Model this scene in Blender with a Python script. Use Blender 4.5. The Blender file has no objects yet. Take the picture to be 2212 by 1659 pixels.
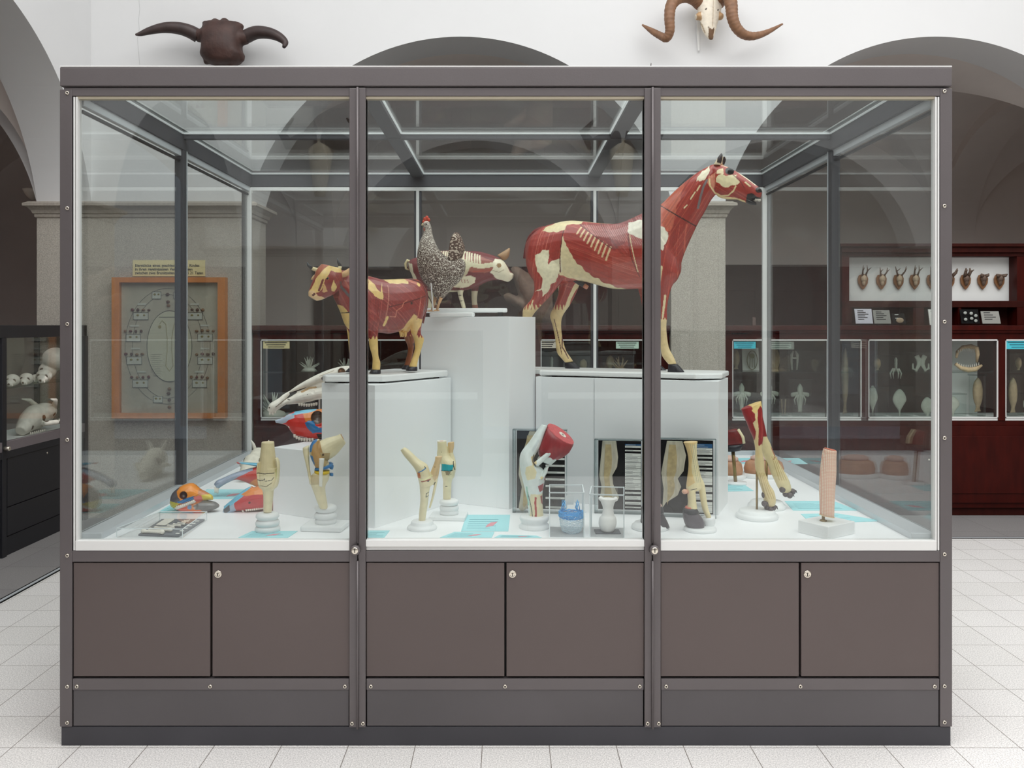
import bpy, bmesh, math, random
import numpy as np
from mathutils import Vector, Matrix
from math import radians, sin, cos, pi, sqrt

S = bpy.context.scene
# ---------------------------------------------------------------- camera, light, exposure
F, CX, CY = 1814.0, 1096.0, 701.0          # focal length and vanishing point, in pixels of a 2212x1659 frame
CAMY, CAMZ = -2.834, 1.4233
cam = bpy.data.cameras.new('camera')
cam.sensor_fit = 'HORIZONTAL'; cam.sensor_width = 36.0
cam.lens = F / 2212 * 36.0
cam.shift_x = (1106 - CX) / 2212
cam.shift_y = (CY - 829.5) / 2212
cam.clip_start = 0.05
camo = bpy.data.objects.new('camera', cam)
S.collection.objects.link(camo)
camo.location = (0, CAMY, CAMZ); camo.rotation_euler = (pi / 2, 0, 0)
S.camera = camo

world = bpy.data.worlds.new('overcast_sky'); S.world = world
world.use_nodes = True
wb = world.node_tree.nodes['Background']
wb.inputs[0].default_value = (0.78, 0.88, 1.0, 1); wb.inputs[1].default_value = 0.5

def area(name, loc, rot, sx, sy, power, col):
    l = bpy.data.lights.new(name, 'AREA'); l.shape = 'RECTANGLE'; l.size = sx; l.size_y = sy
    l.energy = power; l.color = col
    o = bpy.data.objects.new(name, l); S.collection.objects.link(o)
    o.location = loc; o.rotation_euler = rot
    return o
# daylight that falls through the glass roof of the courtyard
area('skylight_daylight', (1.4, -1.75, 5.72), (0, 0, 0), 8.8, 7.4, 715, (1.0, 0.985, 0.965))

S.view_settings.view_transform = 'Standard'
S.view_settings.look = 'None'
S.view_settings.gamma = 1.0
S.view_settings.exposure = 0.0
S.view_settings.use_curve_mapping = False
S.cycles.use_denoising = True
S.cycles.transparent_max_bounces = 28
S.cycles.max_bounces = 12
S.cycles.diffuse_bounces = 8
S.cycles.glossy_bounces = 4
S.cycles.caustics_reflective = False
S.cycles.caustics_refractive = False

# ---------------------------------------------------------------- helpers
def lin(c):
    return tuple(((v / 255) / 12.92 if v / 255 <= 0.04045 else ((v / 255 + 0.055) / 1.055) ** 2.4) for v in c)

MATS = {}
def mat(name, col, rough=0.5, metal=0.0, noise=None, bump=None, coat=0.0, spec=0.5, vcol=False, stretch=None, emit=0.0):
    """Principled material; noise=(scale, amount) varies the colour, bump=(scale, strength), vcol reads the painted colours."""
    if name in MATS: return MATS[name]
    m = bpy.data.materials.new(name); m.use_nodes = True
    nt = m.node_tree; N = nt.nodes; L = nt.links
    b = N['Principled BSDF']
    b.inputs['Roughness'].default_value = rough; b.inputs['Metallic'].default_value = metal
    b.inputs['Coat Weight'].default_value = coat; b.inputs['Coat Roughness'].default_value = 0.12
    b.inputs['Specular IOR Level'].default_value = spec
    tc = N.new('ShaderNodeTexCoord'); vec = tc.outputs['Object']
    if stretch:
        mp = N.new('ShaderNodeMapping'); mp.inputs['Scale'].default_value = stretch
        L.new(vec, mp.inputs['Vector']); vec = mp.outputs['Vector']
    if vcol:
        a = N.new('ShaderNodeAttribute'); a.attribute_name = 'Col'; base = a.outputs['Color']
    else:
        r = N.new('ShaderNodeRGB'); r.outputs[0].default_value = (*lin(col), 1); base = r.outputs[0]
    if noise:
        n = N.new('ShaderNodeTexNoise'); n.inputs['Scale'].default_value = noise[0]; n.inputs['Detail'].default_value = 5
        L.new(vec, n.inputs['Vector'])
        mr = N.new('ShaderNodeMapRange')
        mr.inputs['From Min'].default_value = 0.3; mr.inputs['From Max'].default_value = 0.7
        mr.inputs['To Min'].default_value = 1 - noise[1]; mr.inputs['To Max'].default_value = 1 + noise[1]
        L.new(n.outputs['Fac'], mr.inputs['Value'])
        vm = N.new('ShaderNodeVectorMath'); vm.operation = 'SCALE'
        L.new(base, vm.inputs[0]); L.new(mr.outputs[0], vm.inputs['Scale'])
        base = vm.outputs[0]
    L.new(base, b.inputs['Base Color'])
    if emit:
        L.new(base, b.inputs['Emission Color']); b.inputs['Emission Strength'].default_value = emit
    if bump:
        n2 = N.new('ShaderNodeTexNoise'); n2.inputs['Scale'].default_value = bump[0]; n2.inputs['Detail'].default_value = 4
        L.new(vec, n2.inputs['Vector'])
        bp = N.new('ShaderNodeBump'); bp.inputs['Strength'].default_value = bump[1]; bp.inputs['Distance'].default_value = 0.004
        L.new(n2.outputs['Fac'], bp.inputs['Height']); L.new(bp.outputs['Normal'], b.inputs['Normal'])
    MATS[name] = m
    return m

def glass(name, tint=(0.97, 0.985, 0.98), ior=1.5):
    """Clear sheet glass: straight transmission plus a mirror reflection weighted by Fresnel."""
    if name in MATS: return MATS[name]
    m = bpy.data.materials.new(name); m.use_nodes = True
    nt = m.node_tree; N = nt.nodes; L = nt.links
    for n in list(N): N.remove(n)
    out = N.new('ShaderNodeOutputMaterial'); mix = N.new('ShaderNodeMixShader')
    tr = N.new('ShaderNodeBsdfTransparent'); tr.inputs[0].default_value = (*tint, 1)
    gl = N.new('ShaderNodeBsdfGlossy'); gl.inputs['Roughness'].default_value = 0.0
    fr = N.new('ShaderNodeFresnel'); ge = N.new('ShaderNodeNewGeometry')
    mr = N.new('ShaderNodeMapRange')
    mr.inputs['To Min'].default_value = ior; mr.inputs['To Max'].default_value = 1 / ior
    L.new(ge.outputs['Backfacing'], mr.inputs['Value']); L.new(mr.outputs[0], fr.inputs['IOR'])
    L.new(fr.outputs[0], mix.inputs[0]); L.new(tr.outputs[0], mix.inputs[1]); L.new(gl.outputs[0], mix.inputs[2])
    L.new(mix.outputs[0], out.inputs[0])
    MATS[name] = m
    return m

def translucent(name, col):
    m = bpy.data.materials.new(name); m.use_nodes = True; nt = m.node_tree; N = nt.nodes; L = nt.links
    for n in list(N): N.remove(n)
    out = N.new('ShaderNodeOutputMaterial'); mix = N.new('ShaderNodeMixShader'); mix.inputs[0].default_value = .35
    t = N.new('ShaderNodeBsdfTranslucent'); d = N.new('ShaderNodeBsdfDiffuse')
    for q in (t, d): q.inputs[0].default_value = (*lin(col), 1)
    L.new(t.outputs[0], mix.inputs[1]); L.new(d.outputs[0], mix.inputs[2]); L.new(mix.outputs[0], out.inputs[0])
    return m

def tiles(name, c1, c2, grout, size, off, rough, speck):
    m = bpy.data.materials.new(name); m.use_nodes = True
    nt = m.node_tree; N = nt.nodes; L = nt.links; b = N['Principled BSDF']
    tc = N.new('ShaderNodeTexCoord'); mp = N.new('ShaderNodeMapping')
    mp.inputs['Location'].default_value = off
    L.new(tc.outputs['Object'], mp.inputs['Vector'])
    br = N.new('ShaderNodeTexBrick'); br.offset = 0; br.squash = 1
    br.inputs['Scale'].default_value = 1.0; br.inputs['Brick Width'].default_value = size; br.inputs['Row Height'].default_value = size
    br.inputs['Mortar Size'].default_value = 0.0016; br.inputs['Mortar Smooth'].default_value = 0.3; br.inputs['Bias'].default_value = 0.0
    br.inputs['Color1'].default_value = (*lin(c1), 1); br.inputs['Color2'].default_value = (*lin(c2), 1)
    br.inputs['Mortar'].default_value = (*lin(grout), 1)
    L.new(mp.outputs[0], br.inputs['Vector'])
    n = N.new('ShaderNodeTexNoise'); n.inputs['Scale'].default_value = 210; n.inputs['Detail'].default_value = 3
    L.new(tc.outputs['Object'], n.inputs['Vector'])
    mr = N.new('ShaderNodeMapRange'); mr.inputs['From Min'].default_value = 0.32; mr.inputs['From Max'].default_value = 0.68
    mr.inputs['To Min'].default_value = 1 - speck; mr.inputs['To Max'].default_value = 1 + speck * 0.6
    L.new(n.outputs['Fac'], mr.inputs['Value'])
    n2 = N.new('ShaderNodeTexNoise'); n2.inputs['Scale'].default_value = 2.2
    L.new(tc.outputs['Object'], n2.inputs['Vector'])
    mr2 = N.new('ShaderNodeMapRange'); mr2.inputs['To Min'].default_value = 0.93; mr2.inputs['To Max'].default_value = 1.07
    L.new(n2.outputs['Fac'], mr2.inputs['Value'])
    mu = N.new('ShaderNodeMath'); mu.operation = 'MULTIPLY'; L.new(mr.outputs[0], mu.inputs[0]); L.new(mr2.outputs[0], mu.inputs[1])
    vm = N.new('ShaderNodeVectorMath'); vm.operation = 'SCALE'
    L.new(br.outputs['Color'], vm.inputs[0]); L.new(mu.outputs[0], vm.inputs['Scale'])
    L.new(vm.outputs[0], b.inputs['Base Color']); b.inputs['Roughness'].default_value = rough
    MATS[name] = m
    return m

BASE = {}
def finish(name, me, m, parent=None, smooth=False, loc=None, bevel=0.0):
    """Link mesh me (world coordinates) as ONE object, its origin at the base of the thing it belongs to."""
    if parent is not None:
        Lc = BASE[parent.name]
    elif loc is not None:
        Lc = Vector(loc)
    else:
        co = np.empty(len(me.vertices) * 3); me.vertices.foreach_get('co', co); co = co.reshape(-1, 3)
        mn, mx = co.min(0), co.max(0)
        Lc = Vector(((mn[0] + mx[0]) / 2, (mn[1] + mx[1]) / 2, mn[2]))
    me.transform(Matrix.Translation(-Lc))
    if smooth:
        me.polygons.foreach_set('use_smooth', [True] * len(me.polygons))
    o = bpy.data.objects.new(name, me); S.collection.objects.link(o)
    ms = m if isinstance(m, (list, tuple)) else [m]
    for q in ms: me.materials.append(q)
    if parent is not None:
        o.parent = parent
    else:
        o.location = Lc
    BASE[o.name] = Lc
    if bevel:
        md = o.modifiers.new('bevel', 'BEVEL'); md.width = bevel; md.segments = 2; md.limit_method = 'ANGLE'
    return o

def obj(name, bm, m, parent=None, smooth=False, loc=None, bevel=0.0):
    bmesh.ops.recalc_face_normals(bm, faces=bm.faces)
    me = bpy.data.meshes.new(name); bm.to_mesh(me); bm.free()
    return finish(name, me, m, parent, smooth, loc, bevel)

def tag(o, label, cat, group=None, kind=None):
    if label: o['label'] = label
    if cat: o['category'] = cat
    if group: o['group'] = group
    if kind: o['kind'] = kind
    return o

def thing(name, label, cat, loc, group=None):
    o = bpy.data.objects.new(name, None); S.collection.objects.link(o)
    o.empty_display_size = 0.05
    o.location = loc; BASE[o.name] = Vector(loc)
    return tag(o, label, cat, group)

def struct(name, bm, m, smooth=False, parent=None, bevel=0.0):
    o = obj(name, bm, m, parent, smooth, (0, 0, 0) if parent is None else None, bevel)
    if parent is None: o['kind'] = 'structure'
    return o

def NB(): return bmesh.new()

def box(bm, x0, x1, y0, y1, z0, z1, M=None):
    vs = [bm.verts.new((x, y, z)) for z in (z0, z1) for x, y in ((x0, y0), (x1, y0), (x1, y1), (x0, y1))]
    if M is not None:
        for v in vs: v.co = M @ v.co
    for f in ((0, 3, 2, 1), (4, 5, 6, 7), (0, 1, 5, 4), (1, 2, 6, 5), (2, 3, 7, 6), (3, 0, 4, 7)):
        bm.faces.new([vs[i] for i in f])
    return bm

def obox(bm, o, ex, ey, ez):
    """Box from corner o along three edge vectors."""
    o, ex, ey, ez = Vector(o), Vector(ex), Vector(ey), Vector(ez)
    vs = [bm.verts.new(o + ex * a + ey * b + ez * c) for c in (0, 1) for a, b in ((0, 0), (1, 0), (1, 1), (0, 1))]
    for f in ((0, 3, 2, 1), (4, 5, 6, 7), (0, 1, 5, 4), (1, 2, 6, 5), (2, 3, 7, 6), (3, 0, 4, 7)):
        bm.faces.new([vs[i] for i in f])
    return bm

def prism(bm, pts, d):
    """Extrude the closed polygon pts (3-D points) by the vector d."""
    d = Vector(d)
    a = [bm.verts.new(Vector(p)) for p in pts]; b = [bm.verts.new(Vector(p) + d) for p in pts]
    n = len(pts)
    bm.faces.new(a); bm.faces.new(b[::-1])
    for i in range(n): bm.faces.new((a[i], b[i], b[(i + 1) % n], a[(i + 1) % n]))
    return bm

def rings(bm, rs, caps=True, closed=False):
    """Skin a list of rings (lists of points of equal length)."""
    vr = [[bm.verts.new(p) for p in r] for r in rs]
    n = len(vr[0])
    seq = list(range(len(vr) - 1)) + ([len(vr) - 1] if closed else [])
    for k in seq:
        a, b = vr[k], vr[(k + 1) % len(vr)]
        for i in range(n): bm.faces.new((a[i], a[(i + 1) % n], b[(i + 1) % n], b[i]))
    if caps and not closed:
        bm.faces.new(vr[0][::-1]); bm.faces.new(vr[-1])
    return bm

def lathe(bm, c, prof, seg=28, axis=None, sx=1.0, sy=1.0):
    """Turned shape: prof is a list of (radius, height) above c."""
    c = Vector(c)
    Rm = Vector((0, 0, 1)).rotation_difference(Vector(axis).normalized()).to_matrix() if axis is not None else Matrix.Identity(3)
    rs = [[c + Rm @ Vector((max(r, 1e-4) * cos(2 * pi * i / seg) * sx, max(r, 1e-4) * sin(2 * pi * i / seg) * sy, h)) for i in range(seg)] for r, h in prof]
    return rings(bm, rs)

def tube(bm, pts, rad, seg=10, ref=(0, 1, 0), flat=1.0):
    """Sweep an ellipse (rad, flat*rad towards ref) along pts."""
    pts = [Vector(p) for p in pts]; n = len(pts)
    if not isinstance(rad, (list, tuple)): rad = [rad] * n
    ref = Vector(ref); rs = []
    for i in range(n):
        t = (pts[min(i + 1, n - 1)] - pts[max(i - 1, 0)]).normalized()
        a = ref - t * ref.dot(t)
        if a.length < 1e-3: a = Vector((1, 0, 0)) - t * t.x
        a.normalize(); b = t.cross(a)
        rs.append([pts[i] + a * (cos(2 * pi * k / seg) * rad[i] * flat) + b * (sin(2 * pi * k / seg) * rad[i]) for k in range(seg)])
    return rings(bm, rs)

def ball(bm, c, r, seg=16, rgs=10):
    c = Vector(c)
    if not isinstance(r, (list, tuple, Vector)): r = (r, r, r)
    prof = [(sin(pi * j / rgs), -cos(pi * j / rgs)) for j in range(rgs + 1)]
    rs = [[c + Vector((max(p, 1e-3) * cos(2 * pi * i / seg) * r[0], max(p, 1e-3) * sin(2 * pi * i / seg) * r[1], h * r[2])) for i in range(seg)] for p, h in prof]
    return rings(bm, rs)

def spline(P, n):
    """Catmull-Rom through the rows of P, n samples per span."""
    P = np.array(P, float); out = []
    for i in range(len(P) - 1):
        p0, p1, p2, p3 = P[max(i - 1, 0)], P[i], P[i + 1], P[min(i + 2, len(P) - 1)]
        for k in range(n):
            t = k / n
            out.append(0.5 * (2 * p1 + (p2 - p0) * t + (2 * p0 - 5 * p1 + 4 * p2 - p3) * t * t + (3 * p1 - p0 - 3 * p2 + p3) * t ** 3))
    out.append(P[-1])
    return np.array(out)

class Fr:
    """Upright working plane through (px, z) turned by ang: turns measured outlines into metres on that plane."""
    def __init__(s, px, z, ang=0.0):
        s.z0 = z; s.X0 = (px - CX) * z / F; s.a = radians(ang)
        s.d = Vector((cos(s.a), sin(s.a), 0)); s.n = Vector((-sin(s.a), cos(s.a), 0))
    def p(s, px, py, w=0.0):
        r = (px - CX) / F; c, si = cos(s.a), sin(s.a)
        X0, z0 = s.X0 - w * si, s.z0 + w * c
        u = (r * z0 - X0) / (c - r * si)
        X, z = X0 + u * c, z0 + u * si
        return Vector((X, z + CAMY, CAMZ + (CY - py) * z / F))
    def uv(s, co):
        """orthogonal coordinates (along, up) of an N x 3 array on the plane"""
        return np.stack([(co[:, 0] - s.X0) * s.d.x + (co[:, 1] - CAMY - s.z0) * s.d.y, co[:, 2]], 1)
    def pt(s, px, py):
        q = s.p(px, py); return ((q.x - s.X0) * s.d.x + (q.y - CAMY - s.z0) * s.d.y, q.z)
    def m(s, px): return px * s.z0 / F

def loft(bm, fr, pairs, wid, w=0.0, seg=16, n=4, ex=2.0):
    """Body or limb from its outline: pairs = (x1, y1, x2, y2) on both edges, wid = half widths across in metres,
    w = sideways offset of the axis (number or list)."""
    k = len(pairs)
    if not isinstance(wid, (list, tuple)): wid = [wid] * k
    if not isinstance(w, (list, tuple)): w = [w] * k
    rows = [(*q, wi, ww) for q, wi, ww in zip(pairs, wid, w)]
    sm = spline(rows, n) if n > 1 else np.array(rows)
    rs = []
    for x1, y1, x2, y2, wi, ww in sm:
        a, b = fr.p(x1, y1, ww), fr.p(x2, y2, ww)
        c = (a + b) / 2; h = (a - b) / 2
        ring = []
        for i in range(seg):
            t = 2 * pi * i / seg; ct, st = cos(t), sin(t)
            ct = math.copysign(abs(ct) ** (2 / ex), ct); st = math.copysign(abs(st) ** (2 / ex), st)
            ring.append(c + h * ct + fr.n * (max(wi, 1e-4) * st))
        rs.append(ring)
    return rings(bm, rs)

def fuse(bm, voxel, smooth=4, fac=0.5):
    """Union everything in bm into one continuous skin."""
    bmesh.ops.recalc_face_normals(bm, faces=bm.faces)
    me = bpy.data.meshes.new('tmp'); bm.to_mesh(me); bm.free()
    o = bpy.data.objects.new('tmp', me); S.collection.objects.link(o)
    r = o.modifiers.new('r', 'REMESH'); r.mode = 'VOXEL'; r.voxel_size = voxel
    if smooth:
        q = o.modifiers.new('s', 'SMOOTH'); q.factor = fac; q.iterations = smooth
    dg = bpy.context.evaluated_depsgraph_get(); dg.update()
    out = bpy.data.meshes.new_from_object(o.evaluated_get(dg))
    bpy.data.objects.remove(o); bpy.data.meshes.remove(me)
    out.materials.clear()
    return out

def coords(me):
    co = np.empty(len(me.vertices) * 3, np.float64); me.vertices.foreach_get('co', co)
    return co.reshape(-1, 3)
def normals(me):
    co = np.empty(len(me.vertices) * 3, np.float32); me.vertices.foreach_get('normal', co)
    return co.reshape(-1, 3)

def inpoly(uv, poly):
    x, y = uv[:, 0], uv[:, 1]; r = np.zeros(len(uv), bool); n = len(poly)
    for i in range(n):
        x1, y1 = poly[i]; x2, y2 = poly[(i + 1) % n]
        c = ((y1 > y) != (y2 > y)) & (x < (x2 - x1) * (y - y1) / ((y2 - y1) or 1e-9) + x1)
        r ^= c
    return r

def wob(uv, f, a, seed=0):
    """small wavy displacement so painted borders look brushed"""
    return uv + a * np.stack([np.sin(uv[:, 1] * f + seed) + np.sin(uv[:, 0] * f * 1.7 + 2 * seed), np.sin(uv[:, 0] * f * 1.3 + seed * 3) + np.sin(uv[:, 1] * f * 2.1)], 1)

class Paint:
    """Paint colours onto the vertices of a mesh, patch by patch, on the working plane fr."""
    def __init__(s, me, fr, base, f=90, a=0.002):
        s.me = me; s.fr = fr; co = coords(me); s.co = co
        s.uv0 = fr.uv(co); s.uv = wob(s.uv0, f, a) if a else s.uv0
        s.c = np.tile(np.array(lin(base)), (len(co), 1)); s.w = (co[:, 0] - fr.X0) * fr.n.x + (co[:, 1] - CAMY - fr.z0) * fr.n.y
    def poly(s, pts, col, cond=None, mix=1.0):
        k = inpoly(s.uv, [s.fr.pt(*p) for p in pts])
        if cond is not None: k &= cond
        s.c[k] = s.c[k] * (1 - mix) + np.array(lin(col)) * mix
    minr = 0.0
    def line(s, pts, col, r, cond=None, mix=1.0):
        r = max(r, s.minr)
        q = [s.fr.pt(*p) for p in pts]
        d = np.full(len(s.uv), 9.0)
        for (x1, y1), (x2, y2) in zip(q[:-1], q[1:]):
            vx, vy = x2 - x1, y2 - y1; L2 = vx * vx + vy * vy or 1e-9
            t = np.clip(((s.uv0[:, 0] - x1) * vx + (s.uv0[:, 1] - y1) * vy) / L2, 0, 1)
            d = np.minimum(d, np.hypot(s.uv0[:, 0] - x1 - t * vx, s.uv0[:, 1] - y1 - t * vy))
        k = d < r
        if cond is not None: k &= cond
        s.c[k] = s.c[k] * (1 - mix) + np.array(lin(col)) * mix
    def spot(s, px, py, r, col, cond=None):
        u, v = s.fr.pt(px, py); k = np.hypot(s.uv0[:, 0] - u, s.uv0[:, 1] - v) < r
        if cond is not None: k &= cond
        s.c[k] = lin(col)
    def stripes(s, ang, freq, amt, seed=1):
        a = radians(ang); t = s.uv0[:, 0] * -sin(a) + s.uv0[:, 1] * cos(a); l = s.uv0[:, 0] * cos(a) + s.uv0[:, 1] * sin(a)
        v = np.sin(t * freq + 2.5 * np.sin(l * 23 + seed)) * 0.6 + np.sin(t * freq * 2.3 + 3 * np.sin(l * 31)) * 0.4
        s.c *= (1 + amt * v)[:, None]
    def fib(s, pts, ang, freq, amt, light=(222, 140, 118), seed=0):
        """muscle fibres: streaks running at ang degrees inside the outline pts"""
        k = inpoly(s.uv, [s.fr.pt(*p) for p in pts]); a = radians(ang)
        t = s.uv0[k, 0] * -sin(a) + s.uv0[k, 1] * cos(a); l = s.uv0[k, 0] * cos(a) + s.uv0[k, 1] * sin(a)
        def vn(x):
            i = np.floor(x); f = x - i; h = lambda q: (np.sin(q * 127.1 + seed * 31.7) * 43758.5453) % 1.0
            f = f * f * (3 - 2 * f); return h(i) * (1 - f) + h(i + 1) * f
        x = t * freq + .8 * np.sin(l * 14 + seed)
        n = .55 * vn(x) + .3 * vn(x * 2.3 + 7) + .15 * vn(x * 5 + 3 * np.sin(l * 40)) 
        s.c[k] *= (1 + amt * 2 * (n - .5))[:, None]
        q = np.clip((n - .70) * 5, 0, .55)[:, None]
        s.c[k] = s.c[k] * (1 - q) + np.array(lin(light)) * q
    def dent(s, px, py, r, depth, side=-1, col=None):
        """press a hollow into the skin at a point (eye socket, nostril)"""
        u, v = s.fr.pt(px, py); d = np.hypot(s.uv0[:, 0] - u, s.uv0[:, 1] - v); k = (d < r) & (s.w * side > -.002)
        f = np.clip(1 - (d[k] / r) ** 2, 0, 1) ** .7
        s.co[k] -= np.array(s.fr.n) * (side * depth * f)[:, None]
        s.me.vertices.foreach_set('co', s.co.ravel()); 
        if col is not None:
            kk = k.copy(); kk[k] = f > .25; s.c[kk] = lin(col)
    def where(s, k, col): s.c[k] = lin(col)
    def done(s):
        a = s.me.color_attributes.new('Col', 'FLOAT_COLOR', 'POINT')
        full = np.ones((len(s.c), 4), np.float32); full[:, :3] = np.clip(s.c, 0, 1)
        a.data.foreach_set('color', full.ravel()); s.me.update()
        return s.me

def W(px, py, z):
    return Vector(((px - CX) * z / F, z + CAMY, CAMZ + (CY - py) * z / F))

def copy_tree(o, d=Vector((0, 0, 0)), parent=None):
    """A thing and copies of its parts and sub-parts, moved by d."""
    c = o.copy(); S.collection.objects.link(c)
    c.parent = parent
    if parent is None:
        c.location = o.location + d; BASE[c.name] = BASE[o.name] + d
    for ch in o.children: copy_tree(ch, d, c)
    return c
# ---------------------------------------------------------------- materials
WHITE = mat('wall_plaster', (219, 219, 219), 0.9, noise=(1.1, 0.025), bump=(30, 0.05))
GREYP = mat('gallery_plaster', (234, 225, 219), 0.9, noise=(1.5, 0.04))
STONE = mat('granite', (176, 170, 160), 0.85, noise=(190, 0.3), bump=(120, 0.3))
STONE2 = mat('granite_moulding', (164, 156, 146), 0.85, noise=(60, 0.12), bump=(90, 0.2))
STEEL = mat('brown_grey_steel', (103, 97, 98), 0.42, 0.35, noise=(2.2, 0.06), bump=(160, 0.05))
STEELD = mat('brown_steel_door', (96, 85, 83), 0.5, 0.2, noise=(1.6, 0.05))
STEELB = mat('dark_blue_grey_steel', (66, 65, 70), 0.45, 0.3, noise=(2.5, 0.12))
STEELK = mat('black_steel', (38, 38, 43), 0.5, 0.2, noise=(3, 0.06))
STEELI = mat('dark_beam_steel', (74, 74, 78), 0.5, 0.3)
ALU = mat('aluminium', (205, 210, 214), 0.4, 0.3)
ALUW = mat('white_aluminium', (226, 226, 224), 0.4)
BRASSY = mat('tan_seal', (182, 172, 152), 0.6)
GASK = mat('black_gasket', (22, 22, 24), 0.6)
CHROME = mat('nickel', (222, 214, 200), 0.22, 0.85)
BLACK = mat('black', (14, 13, 14), 0.5, spec=0.12)
DECK = mat('white_laminate', (244, 245, 246), 0.45)
PLIN = mat('pale_grey_paint', (241, 243, 244), 0.5)
BOARD = mat('white_gloss_paint', (240, 241, 240), 0.35)
GLASS = glass('sheet_glass', (0.952, 0.968, 0.962), 1.62)
GLASSR = glass('roof_glass', (0.95, 0.975, 0.972), 1.5)
ACRY = glass('acrylic', (0.985, 0.992, 0.992), 1.3)
WOOD = mat('red_brown_wood', (58, 11, 6), 0.42, noise=(9, 0.25), stretch=(3, 3, 0.6), spec=0.14)
WOODD = mat('dark_brown_wood', (52, 17, 12), 0.5, noise=(9, 0.2), stretch=(3, 3, 0.6), spec=0.12)
PINE = mat('orange_wood', (196, 124, 66), 0.5, noise=(14, 0.15), stretch=(1, 1, 0.3))
CYAN = mat('cyan_card', (168, 226, 232), 0.7)
CYAND = mat('cyan_label', (70, 190, 208), 0.7)
INK = mat('dark_ink', (44, 46, 50), 0.8)
PAPER = mat('white_paper', (228, 228, 222), 0.8)
CREAMP = mat('cream_paper', (222, 210, 160), 0.8)
FLOORM = tiles('court_tiles', (226, 223, 220), (231, 228, 226), (130, 122, 116), 0.2262, (0.084 + 0.0008, 0.009 + 0.0008, 0), 0.55, 0.34)
FLOORG = tiles('gallery_tiles', (134, 131, 131), (139, 136, 135), (95, 92, 92), 0.42, (0, 0, 0), 0.6, 0.25)

# ---------------------------------------------------------------- the courtyard hall
YW, YB, XL, XR, TH, HT = 3.346, -6.80, -3.063, 5.87, 0.40, 5.6
ZC, RA, ZS = 1.944, 1.598, 2.32
SX0, SX1, SY0 = -2.585, 5.4, 2.746       # threshold strip round the court floor

bm = NB(); box(bm, SX0, SX1, -6.4, SY0, -0.08, 0.0)
struct('floor', bm, FLOORM)
bm = NB()
box(bm, -7.2, SX0 - 0.045, -7.6, 7.2, -0.08, 0.0); box(bm, SX1 + 0.045, 8.4, -7.6, 7.2, -0.08, 0.0)
box(bm, SX0 - 0.045, SX1 + 0.045, SY0 + 0.045, 7.2, -0.08, 0.0); box(bm, SX0 - 0.045, SX1 + 0.045, -7.6, -6.445, -0.08, 0.0)
struct('floor_gallery', bm, FLOORG)
bm = NB()
for a, b, mm in ((0.0, 0.045, BLACK), (0.013, 0.032, ALU)):
    top = 0.001 if mm is BLACK else 0.003
    bm = NB()
    box(bm, SX0 - b, SX0 - a, -6.4 - b, SY0 + b, -0.07, top); box(bm, SX1 + a, SX1 + b, -6.4 - b, SY0 + b, -0.07, top)
    box(bm, SX0 - a, SX1 + a, SY0 + a, SY0 + b, -0.07, top); box(bm, SX0 - a, SX1 + a, -6.4 - b, -6.4 - a, -0.07, top)
    if mm is BLACK: t1 = struct('trim_1', bm, mm)
    else: struct('threshold_strip', bm, mm, parent=t1)

def arcade(name, mp, s0, s1, arches, m_wall=WHITE):
    """Plaster wall above its arches; mp(s, t, z) maps along / through / up to the hall."""
    bm = NB(); ns = 72
    def quad(*p): bm.faces.new([bm.verts.new(mp(*q)) for q in p])
    cur = s0
    for a, b in list(arches) + [(s1, s1)]:
        if a > cur:                                   # solid above a pier
            for t in (0, TH): quad((cur, t, ZS), (a, t, ZS), (a, t, HT), (cur, t, HT))
            quad((cur, 0, ZS), (a, 0, ZS), (a, TH, ZS), (cur, TH, ZS))
        if b > a:
            c = (a + b) / 2
            zz = lambda s: ZC + sqrt(max(RA ** 2 - (s - c) ** 2, 0)) if abs(s - a) > 1e-6 and abs(s - b) > 1e-6 else ZS
            ss = [c - (b - a) / 2 * cos(pi * i / ns) for i in range(ns + 1)]
            for u, v in zip(ss[:-1], ss[1:]):
                for t in (0, TH): quad((u, t, zz(u)), (v, t, zz(v)), (v, t, HT), (u, t, HT))
                quad((u, 0, zz(u)), (v, 0, zz(v)), (v, TH, zz(v)), (u, TH, zz(u)))
        cur = b
    bmesh.ops.remove_doubles(bm, verts=bm.verts, dist=1e-4)
    return struct(name, bm, m_wall)

def pier(mp, s0, s1, t0=0.0, t1=None, proj=0.07):
    t1 = TH if t1 is None else t1
    bm = NB(); P = lambda s, t, z: mp(s, t, z)
    rect = lambda e, z: [P(s0 - e, t0 - e, z), P(s1 + e, t0 - e, z), P(s1 + e, t1 + e, z), P(s0 - e, t1 + e, z)]
    rings(bm, [rect(0, 0.0), rect(0, 2.21)])
    o = struct('stone_pillar', bm, STONE)
    bm = NB()
    rings(bm, [rect(0.0, 2.205), rect(0.012, 2.215), rect(0.012, 2.235), rect(0.022, 2.24), rect(0.03, 2.262), rect(proj * .75, 2.285), rect(proj, 2.29), rect(proj, 2.308), rect(proj * 0.6, ZS + 0.004)])
    struct('capital', bm, STONE2, parent=o)
    return o

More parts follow.
